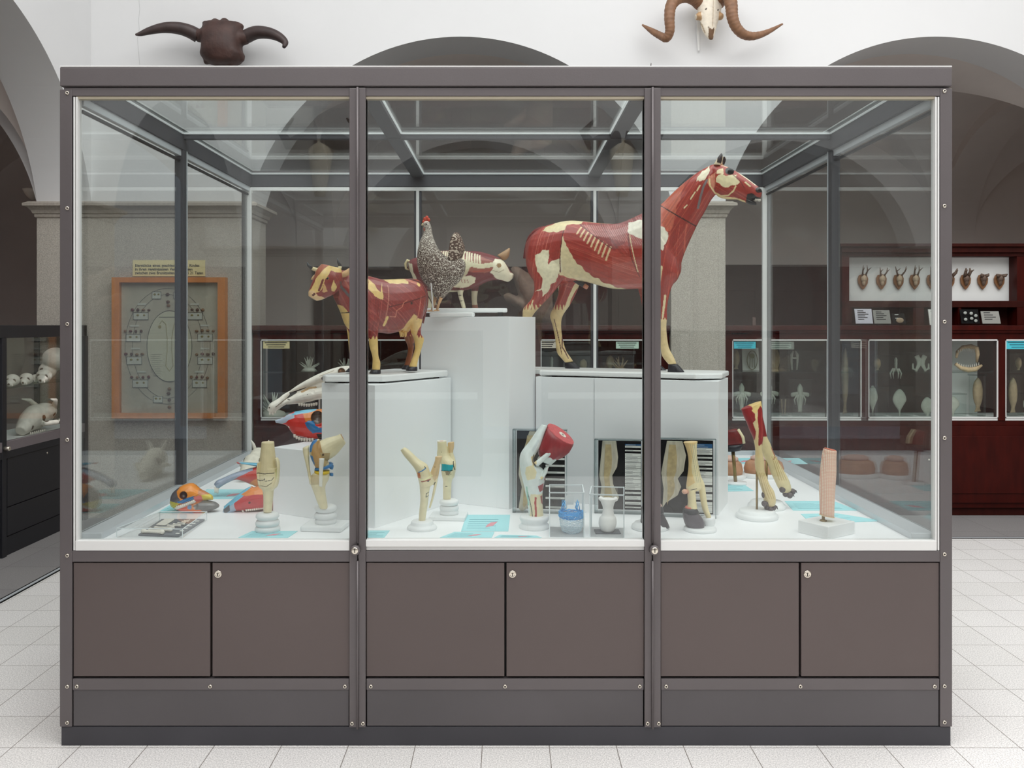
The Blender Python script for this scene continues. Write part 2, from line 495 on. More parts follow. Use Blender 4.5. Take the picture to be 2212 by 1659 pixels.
far = lambda s, t, z: Vector((s, YW + t, z))
lef = lambda s, t, z: Vector((XL - t, s, z))
rig = lambda s, t, z: Vector((XR + t, s, z))
bak = lambda s, t, z: Vector((s, YB - t, z))
FA = [(-6.57, -3.463), (-1.894, 1.206), (1.605, 4.705)]
arcade('wall_back', far, -7.2, 8.4, FA)
pier(far, -3.463, -1.894); pier(far, 1.206, 1.605); pier(far, 4.705, 6.3)
SA = [(-6.78, -3.674), (-3.264, -0.164), (0.246, 3.346)]
arcade('wall_left', lef, YB, YW, SA); arcade('wall_right', rig, YB, YW, SA)
for q in (lef, rig):
    pier(q, -3.674, -3.264); pier(q, -0.164, 0.246)
arcade('wall_front', bak, XL - 0.4, XR + 0.4, [(-1.894, 1.206), (1.605, 4.705)])
pier(bak, -3.463, -1.894); pier(bak, 1.206, 1.605); pier(bak, 4.705, 6.27)
# thin crack in the plaster left of the bison skull
bm = NB(); fw = Fr(300, YW - CAMY - 0.001, 0)
tube(bm, [fw.p(x, y) for x, y in ((300, 0), (302, 20), (299, 45), (301, 62), (297, 85), (299, 110), (302, 140))], 0.0012, 5)
struct('trim_2', bm, mat('crack_grey', (196, 197, 197), 0.9))

# galleries behind the arches: back walls, vaults
GY, GXL, GXR = 6.35, -5.9, 8.2
bm = NB(); box(bm, -7.2, 8.4, GY, GY + 0.15, 0, HT); struct('wall_gallery_back', bm, GREYP)
bm = NB(); box(bm, GXL - 0.15, GXL, -7.4, GY, 0, HT); struct('wall_gallery_left', bm, mat('brown_wall', (124, 82, 66), 0.9))
bm = NB(); box(bm, GXR, GXR + 0.15, -7.4, GY, 0, HT); struct('wall_gallery_right', bm, GREYP)
bm = NB(); box(bm, XL - 1.5, XR + 1.5, YB - 2.2, YB - 2.05, 0, HT); struct('wall_gallery_front', bm, GREYP)

# groin vaults of the far gallery, one bay per arch, with transverse ribs between them
def groin(x0, x1, y0=YW + TH, y1=GY):
    bm = NB(); n = 48; cx, hx, cy, hy = (x0 + x1) / 2, (x1 - x0) / 2, (y0 + y1) / 2, (y1 - y0) / 2
    f = lambda u: sqrt(max(1 - u * u, 0))
    g = [[bm.verts.new((cx + hx * u, cy + hy * v, 2.38 + 1.2 * max(f(u), f(v)))) for v in (-cos(pi * j / n) for j in range(n + 1))] for u in (-cos(pi * i / n) for i in range(n + 1))]
    for i in range(n):
        for j in range(n):                                # split along the diagonal creases
            a, b, c, d = g[i][j], g[i][j + 1], g[i + 1][j + 1], g[i + 1][j]
            if i == j: bm.faces.new((a, b, c)); bm.faces.new((a, c, d))
            elif i + j == n - 1: bm.faces.new((a, b, d)); bm.faces.new((b, c, d))
            else: bm.faces.new((a, b, c, d))
    struct('ceiling_bay', bm, GREYP)
def rib(x0, x1):
    bm = NB(); y0, y1 = YW + TH, GY; c = (y0 + y1) / 2; h = (y1 - y0) / 2
    a = [Vector((x0, c - h * 0.99 * cos(pi * i / 24), 2.3 + 1.17 * sin(pi * i / 24))) for i in range(25)]
    b = [Vector((x0, c - h * cos(pi * i / 24), 2.42 + 1.2 * sin(pi * i / 24))) for i in range(25)]
    prism(bm, a + b[::-1], (x1 - x0, 0, 0)); struct('ceiling_rib', bm, GREYP)
groin(-1.894, 1.206); groin(1.605, 4.705); groin(5.1, 8.2); groin(-5.9, -2.3)
for a, b in SA:
    groin(GXL, XL - TH, a, b); groin(XR + TH, GXR, a, b)
for x0, x1 in ((1.206, 1.605), (-2.3, -1.894), (4.705, 5.1)): rib(x0, x1)

# ceiling: plaster margin round the glass roof, with steel glazing bars
bm = NB()
x0, x1, y0, y1 = XL - 3.0, XR + 2.6, YB - 2.2, 7.0
gx0, gx1, gy0, gy1 = XL + 0.35, XR - 0.35, YB + 0.35, YW - 0.35
box(bm, x0, x1, y0, gy0, HT, HT + 0.2); box(bm, x0, x1, gy1, y1, HT, HT + 0.2)
box(bm, x0, gx0, gy0, gy1, HT, HT + 0.2); box(bm, gx1, x1, gy0, gy1, HT, HT + 0.2)
struct('ceiling', bm, WHITE)
bm = NB(); box(bm, gx0, gx1, gy0, gy1, HT + 0.16, HT + 0.17); sk = struct('window_1', bm, GLASSR)
bm = NB()
for i in range(8):
    x = gx0 + (gx1 - gx0) * i / 7; box(bm, x - 0.02, x + 0.02, gy0, gy1, HT + 0.08, HT + 0.16)
struct('glazing_bar', bm, ALUW, parent=sk)

# wooden doors and wall lamp in the galleries
def wood_door(name, x0, x1, y, h, m=WOODD):
    bm = NB(); box(bm, x0, x1, y - 0.09, y - 0.001, 0, h); d = struct(name, bm, m, bevel=0.004)
    n = max(1, round((x1 - x0) / 0.75)); w = (x1 - x0) / n
    for i in range(n):
        for z0, z1 in ((0.15, 0.95), (1.05, h - 0.28)):
            bm = NB(); a, b = x0 + i * w + 0.1, x0 + (i + 1) * w - 0.1
            box(bm, a, b, y - 0.105, y - 0.088, z0, z1); struct('door_panel', bm, m, parent=d, bevel=0.008)
    return d
wood_door('door_1', 2.02, 3.55, GY, 2.07)
wood_door('door_2', -2.1, 1.9, GY, 2.05)
bm = NB(); box(bm, -4.9, -4.06, GY - 0.06, GY - 0.001, 0, 2.1); struct('door_3', bm, mat('near_black_wood', (26, 8, 8), 0.6))
lp = W(70, 412, 6.55)
bm = NB()
lathe(bm, lp + Vector((0, 0, -0.04)), [(0.012, -0.035), (0.04, -0.01), (0.06, 0.02), (0.07, 0.05), (0.066, 0.05), (0.0, 0.03)], 20)
tube(bm, [lp + Vector((0, 0, -.05)), lp + Vector((0.06, 0.03, -.06)), lp + Vector((0.13, 0.06, -.05))], 0.014, 8)
tag(obj('wall_lamp', bm, mat('lamp_opal', (214, 204, 190), 0.5), smooth=True), 'pale shell-shaped wall lamp above the capital at the left arch', 'lamp')
# ---------------------------------------------------------------- the big display case
ZD = 0.69                                  # top of the white deck inside
X0, X1, YD = -1.5107, 1.5014, 1.95
def px(x): return (x - CX) / 640.1
def pz(y): return CAMZ + (CY - y) / 640.1
MX = [(-0.5327, -0.478), (0.4625, 0.5171)]
case = thing('display_case', 'large brown-grey steel and glass display case filled with anatomical models', 'display case', (0, 0.975, 0))

def part(name, m, *boxes, parent=None, bevel=0.0015, smooth=False):
    bm = NB()
    for b in boxes: box(bm, *b)
    return obj(name, bm, m, parent or case, smooth, None, bevel)

part('plinth', STEELB, (px(131), px(2055), 0.004, YD - 0.004, 0.0, pz(1571)))
SCREW = None
def screw(x, z, y, parent):
    bm = NB(); lathe(bm, (x, y, z), [(0.0066, 0), (0.0066, 0.002), (0.0056, 0.0036), (0.003, 0.0036), (0.0026, 0.0022), (0, 0.0022)], 14, axis=(0, -1, 0))
    s = obj('screw', bm, CHROME, parent, True)
    bm = NB(); lathe(bm, (x, y - 0.0023, z), [(0.0027, 0), (0.0027, 0.0009), (0, 0.0009)], 6, axis=(0, -1, 0))
    obj('socket', bm, BLACK, s)
# corner posts with their screws
for k, (a, b) in enumerate(((X0, px(155)), (px(2031), X1))):
    p_ = part('corner_post', STEEL, (a, b, 0.0, 0.042, pz(1570), pz(193 if k == 0 else 191)))
    for y in ((201, 450, 700, 950, 1200, 1483, 1561), (197, 445, 695, 946, 1197, 1482, 1560))[k]:
        screw(px(145.5 if k == 0 else 2040), pz(y), 0.0, p_)
    part('back_post', STEELI, (a + 0.012 * (k == 0), b - 0.012 * (k == 1), YD - 0.05, YD, pz(1570), 2.2))
# roof frame
hd = part('header', STEEL, (px(131), px(2055), -0.006, 0.05, pz(187), pz(146)), (px(131), px(131) + 0.05, 0.05, YD, 2.226, 2.29),
     (px(2055) - 0.05, px(2055), 0.05, YD, 2.226, 2.29), (px(131), px(2055), YD - 0.05, YD, 2.226, 2.29), bevel=0.003)
part('header_flange', ALUW, (px(131), px(2055), -0.006, 0.09, pz(146) + 0.0005, pz(143)), (px(131), px(131) + 0.07, 0.09, YD, pz(146), pz(143)), (px(2055) - 0.07, px(2055), 0.09, YD, pz(146), pz(143)))
part('top_rail', STEEL, (px(137), px(2050), 0.002, 0.04, pz(207), pz(188.5)))
part('side_beam', STEELI, (-1.49, -1.44, 0.04, YD - 0.03, 2.20, 2.274)); part('side_beam', STEELI, (1.435, 1.485, 0.04, YD - 0.03, 2.20, 2.274))
part('back_beam', STEELI, (-1.44, 1.435, YD - 0.055, YD - 0.005, 2.20, 2.274))
for x in (-0.505, 0.49): part('roof_bar', STEELI, (x - 0.032, x + 0.032, 0.04, YD - 0.05, 2.252, 2.272))
part('roof_bar', STEELI, (-1.44, 1.435, 0.895, 0.925, 2.248, 2.2715))
PANE_EDGE = translucent('lit_edge_white', (246, 248, 248))  # white translucent strips stand in for the light caught in the roof glass edges
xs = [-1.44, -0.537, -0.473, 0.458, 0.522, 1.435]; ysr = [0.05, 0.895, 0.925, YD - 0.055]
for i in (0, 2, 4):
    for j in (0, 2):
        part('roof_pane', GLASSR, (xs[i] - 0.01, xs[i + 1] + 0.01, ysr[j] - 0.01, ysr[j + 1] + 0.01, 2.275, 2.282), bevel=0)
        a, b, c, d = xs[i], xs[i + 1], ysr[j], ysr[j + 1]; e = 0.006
        part('lit_pane_edge', PANE_EDGE, (a, a + e, c, d, 2.268, 2.2748), (b - e, b, c, d, 2.268, 2.2748), (a, b, c, c + e, 2.268, 2.2748), (a, b, d - e, d, 2.268, 2.2748), bevel=0)
# front mullions with hinge strip and lock
for k, (a, b) in enumerate(MX):
    c = (a + b) / 2 - 0.002 * (k == 1)
    m_ = part('mullion', STEEL, (a, c - 0.001, -0.004, 0.04, pz(1570), pz(191)), (c + 0.003, b, -0.004, 0.04, pz(1570), pz(190)), (a, b, 0.006, 0.05, pz(1570), pz(200)))
    bm = NB(); tube(bm, [(c + 0.001, -0.009, pz(z)) for z in (1572, 1400, 1210)], 0.004, 8); tube(bm, [(c + 0.001, -0.009, pz(z)) for z in (1172, 800, 400, 190)], 0.0042, 8)
    obj('hinge_strip', bm, STEEL, m_, True)
    bm = NB(); lathe(bm, (px((769, 1412)[k]), -0.004, pz(1186)), [(0.017, 0), (0.017, 0.016), (0.0155, 0.018), (0, 0.018)], 20, axis=(0, -1, 0))
    lk = obj('lock_boss', bm, STEEL, m_, True)
    bm = NB(); lathe(bm, (px((769, 1412)[k]), -0.0215, pz(1186)), [(0.0115, 0), (0.0115, 0.002), (0.009, 0.003), (0, 0.003)], 20, axis=(0, -1, 0))
    lc = obj('lock_cylinder', bm, CHROME, m_, True)
    part('keyhole', BLACK, (px((769, 1412)[k]) - 0.0012, px((769, 1412)[k]) + 0.0012, -0.0256, -0.024, pz(1190), pz(1182)), parent=m_, bevel=0)
    for sx in ((761, 784.5), (1398.5, 1422.5))[k]: screw(px(sx), pz(1561.5), -0.004, m_)
# rails and sill, three bays
bays = [(px(155), MX[0][0]), (MX[0][1], MX[1][0]), (MX[1][1], px(2031))]
for i, (a, b) in enumerate(bays):
    part('middle_rail', STEEL, (a, b, 0.001, 0.04, pz(1214), pz(1190)))
    sa, sb = a + (0.012 if i == 0 else 0), b - (0.012 if i == 2 else 0)
    if i == 1: part('sill', ALUW, (sa, sb, -0.001, 0.03, pz(1181), pz(1166.5)), (sa, sb, 0.006, 0.03, pz(1189.5), pz(1181)))
    else: part('sill', ALUW, (sa, sb, -0.001, 0.03, pz(1189.5), pz(1168)))
    part('pane_seal', BRASSY, (sa, sb, 0.006, 0.03, pz(212), pz(207)), bevel=0)
    part('front_pane', GLASS, (sa + 0.002, sb - 0.002, 0.016, 0.022, pz(1168), pz(211)), bevel=0)
    kr = part('kick_rail', STEEL, (a + 0.002, b - 0.002, 0.001, 0.03, pz(1491), pz(1467)))
    for sx in ((166, 454, 745), (801, 1091, 1382), (1439, 1729, 2019))[i]: screw(px(sx), pz(1483), 0.001, kr)
    part('kick_panel', mat('grey_steel_panel', (90, 86, 88), 0.42, 0.3, noise=(1.8, 0.1)), (a + 0.003, b - 0.003, 0.004, 0.03, pz(1569.5), pz(1491)))
for x in (px(158), px(163.5)): part('edge_profile', ALUW, (x, x + 0.005, 0.002, 0.03, pz(1189), pz(209)), bevel=0)
for x in (px(2021), px(2026.5)): part('edge_profile', ALUW, (x, x + 0.005, 0.002, 0.03, pz(1189), pz(209)), bevel=0)
# cupboard doors
DX = [(157, 452.5), (457.5, 755), (791, 1089.5), (1094, 1391.5), (1428, 1727), (1732, 2030)]
for i, (a, b) in enumerate(DX):
    d = part('cupboard_door', STEELD, (px(a), px(b), 0.005, 0.028, pz(1462.5), pz(1216.5)))
    if i % 2:
        c = (470, 1107, 1745)[i // 2]
        bm = NB(); lathe(bm, (px(c), 0.005, pz(1241)), [(0.0128, 0), (0.0128, 0.002), (0.0115, 0.0035), (0.0075, 0.0035), (0.007, 0.0028), (0.0055, 0.0034), (0, 0.0034)], 22, axis=(0, -1, 0))
        obj('door_lock', bm, CHROME, d, True)
        part('keyhole', BLACK, (px(c) - 0.0012, px(c) + 0.0012, 0.0008, 0.0018, pz(1245), pz(1238.5)), parent=d, bevel=0)
part('carcass', GASK, (px(157), px(2030), 0.03, YD - 0.02, 0.06, 0.655), bevel=0)
# sides and back below the deck
for x in ((X0 + 0.004, X0 + 0.03), (X1 - 0.03, X1 - 0.004)): part('side_panel', STEELD, (*x, 0.042, YD - 0.04, 0.066, 0.66))
part('back_panel', STEELD, (X0 + 0.04, X1 - 0.04, YD - 0.03, YD - 0.004, 0.066, 0.66))
# deck and aluminium rails round it
part('deck', DECK, (-1.385, 1.378, 0.031, 1.875, 0.656, ZD))
for s, xa, xb in ((-1, -1.47, -1.385), (1, 1.378, 1.465)): part('base_rail', ALU, (xa, xb, 0.031, YD - 0.03, 0.656, 0.712))
part('base_rail', ALU, (-1.385, 1.378, 1.875, YD - 0.03, 0.656, 0.712))
# side and back glazing
for xa in (-1.462, 1.456):
    for ya, yb in ((0.045, 0.905), (0.925, YD - 0.05)):
        part('side_pane', GLASS, (xa, xa + 0.006, ya, yb, 0.712, 2.20), bevel=0)
    part('side_post', STEELI, (xa - 0.016, xa + 0.022, 0.895, 0.935, 0.70, 2.20))
    part('post_edge', ALU, (xa - 0.018, xa + 0.024, 0.936, 0.943, 0.71, 2.20), bevel=0)
    part('side_head', ALU, (xa - 0.008, xa + 0.014, 0.04, YD - 0.04, 2.172, 2.20))
    part('side_seal', GASK, (xa - 0.004, xa + 0.010, 0.04, YD - 0.04, 2.150, 2.158), bevel=0)
for a, b in ((-1.45, -0.525), (-0.485, 0.472), (0.512, 1.444)):
    part('back_pane', GLASS, (a, b, YD - 0.05, YD - 0.044, 0.712, 2.18), bevel=0)
part('back_head', ALUW, (-1.45, 1.444, YD - 0.06, YD - 0.04, 2.176, 2.196))
for x in (-0.505, 0.492):
    part('back_mullion', STEELI, (x - 0.02, x + 0.02, YD - 0.052, YD - 0.01, 0.70, 2.18))
    part('mullion_edge', ALUW, (x - 0.008, x + 0.008, YD - 0.064, YD - 0.052, 0.712, 2.178), bevel=0)
for x in (-1.452, 1.446):
    part('corner_profile', ALUW, (x - 0.012, x + 0.012, YD - 0.07, YD - 0.05, 0.712, 2.19))
# ---------------------------------------------------------------- plinth boxes and boards inside the case
MUS = mat('painted_muscle', (150, 50, 40), 0.34, noise=(70, 0.1), vcol=True, coat=0.3, bump=(140, 0.1))
PNT = mat('painted_model', (200, 180, 140), 0.42, noise=(40, 0.08), vcol=True, coat=0.15)
BONE = mat('bone', (226, 215, 190), 0.6, noise=(35, 0.1), bump=(60, 0.25))
BONEW = mat('white_bone', (236, 230, 218), 0.6, noise=(45, 0.08), bump=(60, 0.3))
HOOF = mat('black_hoof', (40, 40, 46), 0.35, noise=(30, 0.1))
REDC, CREAM, TAN = (162, 48, 36), (232, 214, 168), (214, 178, 118)

def deck(px_, py_, Z=ZD):
    z = (CAMZ - Z) * F / (py_ - CY)
    return W(px_, py_, z)

def plinth_box(o, e1, l1, e2, l2, z1, label, z0=ZD):
    o = Vector((o[0], o[1] + CAMY, z0)); e1 = Vector((*e1, 0)); e2 = Vector((*e2, 0))
    bm = NB(); obox(bm, o, e1 * l1, e2 * l2, (0, 0, z1 - z0))
    return tag(obj('plinth_box', bm, PLIN, bevel=0.0015), label, 'plinth', 'painted plinth boxes inside the display case')
CB, E1, E2 = (-0.4765, 3.022), (-0.866, 0.5), (0.5, 0.866)
plinth_box(CB, E1, 0.254, E2, 0.49, 1.205, 'pale grey plinth box under the red cow model')
plinth_box((CB[0] + E1[0] * 0.256, CB[1] + E1[1] * 0.256), E1, 0.25, E2, 0.62, 0.945, 'lowest grey plinth box, under the two long skulls')
plinth_box((0.007, 3.332), (-0.883, 0.469), 0.42, (0.469, 0.883), 0.238, 1.455, 'tallest grey plinth box, under the pig and the hen')
HB, H1, H2 = Vector((0.811, 3.227)), Vector((-0.92, 0.39)), Vector((0.39, 0.92))
plinth_box(HB, H1, 0.497, H2, 0.25, 1.205, 'grey plinth box under the front hooves of the horse model')
plinth_box(HB + H1 * 0.499, H1, 0.253, H2, 0.25, 1.205, 'grey plinth box under the hind hooves of the horse, beside the tallest plinth')

def board(name, pts, z0, z1, label, feet=()):
    L = Vector((sum(p[0] for p in pts) / len(pts), sum(p[1] for p in pts) / len(pts) + CAMY, z0 - (0.006 if feet else 0)))
    t = thing(name, label, 'base board', L)
    bm = NB(); prism(bm, [(x, z + CAMY, z0) for x, z in pts], (0, 0, z1 - z0)); obj('slab', bm, BOARD, t, bevel=0.005)
    for x, z in feet:
        bm = NB(); lathe(bm, (x, z + CAMY, z0 - 0.0062), [(0.012, 0), (0.014, 0.0065)], 12); obj('foot', bm, GASK, t)
    return t
hb = lambda t, d: tuple(HB + H1 * t + H2 * d)
board('base_board', [hb(.09, 0), hb(.737, 0), hb(.737, .078), hb(1.16, .078), hb(1.16, .275), hb(.0, .275), hb(-.005, .07)], 1.2115, 1.232, 'long white base board that carries the red horse model',
      [hb(.15, .03), hb(.68, .03), hb(.3, .03), hb(.1, .22), hb(.65, .22)])
board('base_board', [(-.672, 3.10), (-.462, 3.10), (-.44, 3.112), (-.243, 3.442), (-.262, 3.456), (-.40, 3.535), (-.45, 3.565), (-.48, 3.565), (-.69, 3.21), (-.69, 3.13)], 1.2115, 1.236, 'white base board that carries the red cow model',
      [(-.62, 3.14), (-.47, 3.15), (-.29, 3.42), (-.45, 3.48)])
board('base_board', [(-.372, 3.56), (-.02, 3.56), (0.0, 3.57), (.0, 3.62), (-.05, 3.70), (-.29, 3.78), (-.372, 3.78)], 1.475, 1.4925, 'white base board under the half skeleton pig model')
board('base_board', [(-.322, 3.46), (-.14, 3.42), (-.135, 3.49), (-.318, 3.50)], 1.4555, 1.473, 'small white block under the stuffed hen')
bpig = [o for o in bpy.data.objects if o.name.startswith('base_board')][2]
for x, z in ((-.30, 3.60), (-.03, 3.58), (-.28, 3.68)):
    bm = NB(); lathe(bm, (x, z + CAMY, 1.4552), [(0.012, 0), (0.012, 0.0201)], 12); obj('foot', bm, GASK, bpig)

def hoof(fr, x0, x1, y0, xb0, xb1, y1, wid, w, parent, m=HOOF):
    bm = NB()
    loft(bm, fr, [(x0, y0, x1, y0), (x0 + (xb0 - x0) * .15, y0 + (y1 - y0) * .2, x1 + (xb1 - x1) * .25, y0 + (y1 - y0) * .2), (xb0, y1 - 1, xb1 - 1, y1 - 1), (xb0 + .6, y1, xb1 - 1.6, y1)], [wid * .9, wid, wid * 1.15, wid * 1.1], w, 16, 2, 2.4)
    return obj('hoof', bm, m, parent, True)

# ---------------------------------------------------------------- the flayed horse model
def build_horse():
    fr = Fr(1563.9, 3.356, -23)
    t = thing('horse_model', 'large red and cream flayed muscle model of a standing horse, head raised', 'animal model', fr.p(1330, 803))
    bm = NB()
    loft(bm, fr, [(1141, 520, 1139, 556), (1160, 500, 1149, 598), (1185, 487, 1180, 622), (1226, 477, 1220, 612), (1259, 478, 1258, 608), (1311, 483, 1314, 622), (1345, 481, 1345, 625),
                  (1392, 460, 1392, 623), (1425, 446, 1428, 622), (1452, 480, 1456, 612), (1468, 535, 1470, 588)],
         [.03, .078, .098, .10, .105, .118, .12, .108, .095, .078, .03], 0, 24, 4, 2.2)
    loft(bm, fr, [(1398, 458, 1466, 596), (1428, 441, 1476, 553), (1457.8, 412.5, 1504.6, 489), (1483.5, 390, 1521, 460), (1510.6, 370, 1535, 434), (1537, 356, 1546, 420)], [.085, .072, .056, .046, .041, .036], 0, 20, 4, 2.0)
    loft(bm, fr, [(1530, 360, 1541, 408), (1546, 354, 1550, 424), (1571, 360, 1566, 430), (1592, 371, 1589, 431), (1612, 383.5, 1603, 432), (1630, 397, 1616, 434), (1642, 406, 1628, 432), (1646.5, 413, 1642, 428)], [.022, .034, .039, .036, .029, .024, .024, .017], 0, 20, 4, 2.3)
    loft(bm, fr, [(1598, 426, 1596, 433), (1612, 428, 1611, 438), (1624, 433, 1621, 442.5), (1634, 437, 1634, 443)], [.02, .019, .018, .011], 0, 14, 3)
    for s, pr in ((-1, [(1408, 480, 1462, 560), (1402, 560, 1466, 592), (1405, 610, 1452, 618), (1411, 641, 1445, 641), (1419, 666, 1441, 666), (1421, 686, 1441, 686), (1423, 711, 1439.5, 711), (1427, 749, 1444.5, 749), (1430.6, 769.6, 1454.7, 769.6), (1445, 788, 1461.5, 786)]),
                  (1, [(1385, 500, 1440, 570), (1378, 580, 1432, 600), (1378, 620, 1420, 625), (1384, 645, 1414, 645), (1388, 668, 1410, 668), (1390, 690, 1409, 690), (1393, 727, 1408, 725), (1388, 760, 1409, 755), (1397, 775, 1418, 771), (1406, 787, 1424, 785)])):
        loft(bm, fr, pr, [.035, .04, .034, .026, .02, .02, .0165, .0155, .018, .0165], [s * v for v in (.06, .064, .062, .06, .058, .056, .055, .055, .055, .055)], 16, 3)
    loft(bm, fr, [(1150, 520, 1225, 560), (1146, 575, 1224, 590), (1155, 612, 1206, 617), (1154, 632, 1187, 641), (1146, 649, 1170, 659), (1131, 666, 1157, 673), (1129, 685, 1149, 685), (1128, 705, 1142, 705), (1127, 750, 1141, 748), (1126, 765, 1143, 762), (1132, 782, 1149, 779)],
         [.05, .06, .05, .036, .024, .021, .019, .016, .015, .018, .016], [-.045, -.05, -.052, -.053, -.053, -.053, -.053, -.053, -.053, -.053, -.053], 16, 3)
    loft(bm, fr, [(1170, 530, 1245, 570), (1178, 590, 1258, 600), (1204, 618, 1252, 612), (1206, 636, 1243, 636), (1198, 659, 1231, 659), (1188.4, 681, 1216.6, 680), (1193, 700, 1212, 698), (1199, 727, 1214, 725), (1203, 760, 1222, 756), (1212, 773, 1231, 770), (1221.5, 784, 1238.5, 781)],
         [.05, .055, .045, .034, .024, .021, .018, .016, .018, .018, .0165], [.04, .046, .05, .05, .05, .05, .05, .05, .05, .05, .05], 16, 3)
    me = fuse(bm, 0.0023, 10)
    P = Paint(me, fr, REDC, 120, 0.0022); P.minr = .0018
    hi = (P.uv0[:, 0] > fr.pt(1428, 500)[0]); P.c[hi] *= 1.0
    O = (204, 104, 78)
    P.poly([(1398, 455), (1428, 439), (1484, 388), (1476, 420), (1466, 470), (1455, 505), (1420, 520), (1400, 490)], O, mix=.75)
    P.poly([(1280, 487), (1345, 484), (1395, 455), (1395, 500), (1366, 488), (1364, 530), (1345, 545), (1300, 510), (1262, 490)], (128, 46, 44), mix=.75)
    P.poly([(1300, 520), (1345, 548), (1385, 560), (1400, 622), (1330, 622), (1290, 590)], (188, 76, 58), mix=.4)
    P.fib([(1140, 480), (1240, 470), (1232, 520), (1226, 600), (1140, 680), (1120, 560)], 78, 330, .26, seed=1)
    P.fib([(1226, 470), (1280, 484), (1340, 545), (1420, 560), (1440, 640), (1220, 640), (1230, 520)], -20, 300, .24, seed=2)
    P.fib([(1262, 470), (1420, 440), (1400, 500), (1366, 560), (1338, 545), (1268, 490)], -50, 260, .34, (214, 150, 140), seed=3)
    P.fib([(1398, 455), (1550, 345), (1560, 420), (1500, 500), (1480, 560), (1420, 530)], 60, 330, .26, (226, 130, 92), seed=4)
    P.fib([(1400, 500), (1520, 480), (1480, 620), (1430, 690), (1395, 640)], 80, 320, .28, (226, 120, 90), seed=5)
    P.fib([(1545, 345), (1660, 400), (1650, 445), (1550, 432)], -35, 420, .25, (226, 140, 110), seed=6)
    P.fib([(1180, 600), (1260, 600), (1240, 680), (1180, 690)], 62, 360, .3, seed=7)
    for i in range(26):
        x = 1272 + i * 4.6; P.line([(x, 489), (x + 20 + i * .4, 512 + i)], (205, 140, 130), .0009, mix=.6)
    C = CREAM
    P.poly([(1181, 501), (1200, 486), (1226, 474), (1264, 476), (1267, 487), (1238, 488), (1232, 501), (1215, 507), (1195, 506)], C)
    P.line([(1226, 476), (1259, 477), (1311, 482), (1341, 481), (1370, 469), (1392, 459)], (236, 216, 160), .0055)
    P.line([(1392, 459), (1428, 440), (1457, 411), (1484, 389), (1512, 368), (1535, 356)], (226, 190, 140), .0035)
    P.poly([(1231, 512), (1238, 530), (1247, 548), (1262, 572), (1290, 598), (1318, 614), (1358, 626), (1350, 634), (1300, 625), (1262, 612), (1224, 596), (1225, 560)], C)
    P.poly([(1171, 557), (1180, 550), (1190, 546), (1203, 544), (1202, 573), (1208, 571), (1216, 564), (1229, 560), (1226, 590), (1204, 622), (1186, 644), (1187, 628), (1168, 634), (1188, 622), (1191, 605), (1180, 588)], (234, 224, 190))
    P.line([(1231, 502), (1226, 560), (1224, 590)], (90, 26, 22), .002)
    for i in range(9):
        x, y = 1267 + i * 8.6, 496 + i * 5.4; k = 13 + i * 1.7
        P.line([(x, y), (x - 2 - k * .28, y + k)], (228, 196, 150), .0042)
    P.line([(1262, 488), (1300, 515), (1338, 542)], (96, 30, 26), .0018)
    P.poly([(1367, 487), (1395, 478), (1428, 484), (1454, 508), (1449, 530), (1441, 546), (1433, 528), (1392, 519), (1370, 508)], (236, 228, 208))
    P.line([(1370, 508), (1378, 560), (1392, 600)], (110, 34, 30), .002); P.line([(1374, 512), (1384, 560), (1390, 590)], C, .0016)
    P.line([(1441, 580), (1436, 610), (1428, 640), (1424, 665)], C, .005); P.line([(1446, 640), (1442, 668), (1440, 686)], C, .004)
    legs = P.co[:, 2]
    z = lambda y, d: CAMZ + (CY - y) * d / F
    fu = P.uv0[:, 0] > fr.pt(1330, 700)[0]
    P.where(fu & (legs < z(688, 3.28) + .004 * np.sin(P.uv0[:, 0] * 700)), (230, 206, 156))
    P.where(~fu & (legs < z(662, 3.5) + .012 * np.sin(P.uv0[:, 0] * 420 + 1)), (228, 202, 148))
    P.line([(1149, 645), (1140, 662)], C, .005); P.line([(1165, 650), (1158, 668)], C, .003)
    nearhind = P.w < 0
    P.line([(1240, 615), (1225, 645), (1214, 672)], C, .006, P.w > .02)
    P.line([(1214, 690), (1206, 715), (1208, 750), (1222, 775)], (92, 50, 50), .0018, P.w > .02); P.line([(1192, 690), (1204, 745), (1208, 765)], (92, 50, 50), .0016, P.w > .02)
    # neck and head
    P.poly([(1509, 386), (1520, 372), (1536, 359), (1537, 372), (1530, 386), (1517, 396), (1512, 392), (1508, 395)], (238, 226, 196))
    P.line([(1511, 452), (1518, 425), (1524, 405), (1531, 392)], (122, 112, 112), .0042)
    for a, b in (((1516, 404), (1510, 415)), ((1506, 418), (1497, 433)), ((1489, 447), (1484, 453))): P.line([a, b], C, .0028)
    P.line([(1420, 439), (1430, 446), (1465, 467), (1504, 489)], (14, 10, 10), .0022)
    P.poly([(1537, 380), (1548, 372), (1549, 395), (1541, 413), (1532, 400)], (214, 140, 112), mix=.9)
    P.line([(1548, 362), (1537, 381)], (150, 44, 36), .004)
    P.poly([(1551, 372), (1564, 366), (1566, 380), (1551, 378)], (236, 214, 170))
    P.poly([(1552, 386), (1560, 379), (1576, 384), (1592, 380), (1594, 390), (1601, 397), (1584, 403), (1575, 409), (1560, 405), (1551, 396)], (236, 222, 178))
    P.line([(1536, 390), (1537, 404), (1546, 418), (1560, 425), (1575, 424), (1587, 415), (1592, 405)], (238, 216, 160), .0028)
    P.line([(1548, 424), (1562, 429), (1590, 431), (1608, 437)], (236, 210, 150), .005)
    P.line([(1590, 366), (1606, 378), (1622, 389), (1634, 398)], (240, 226, 196), .0065)
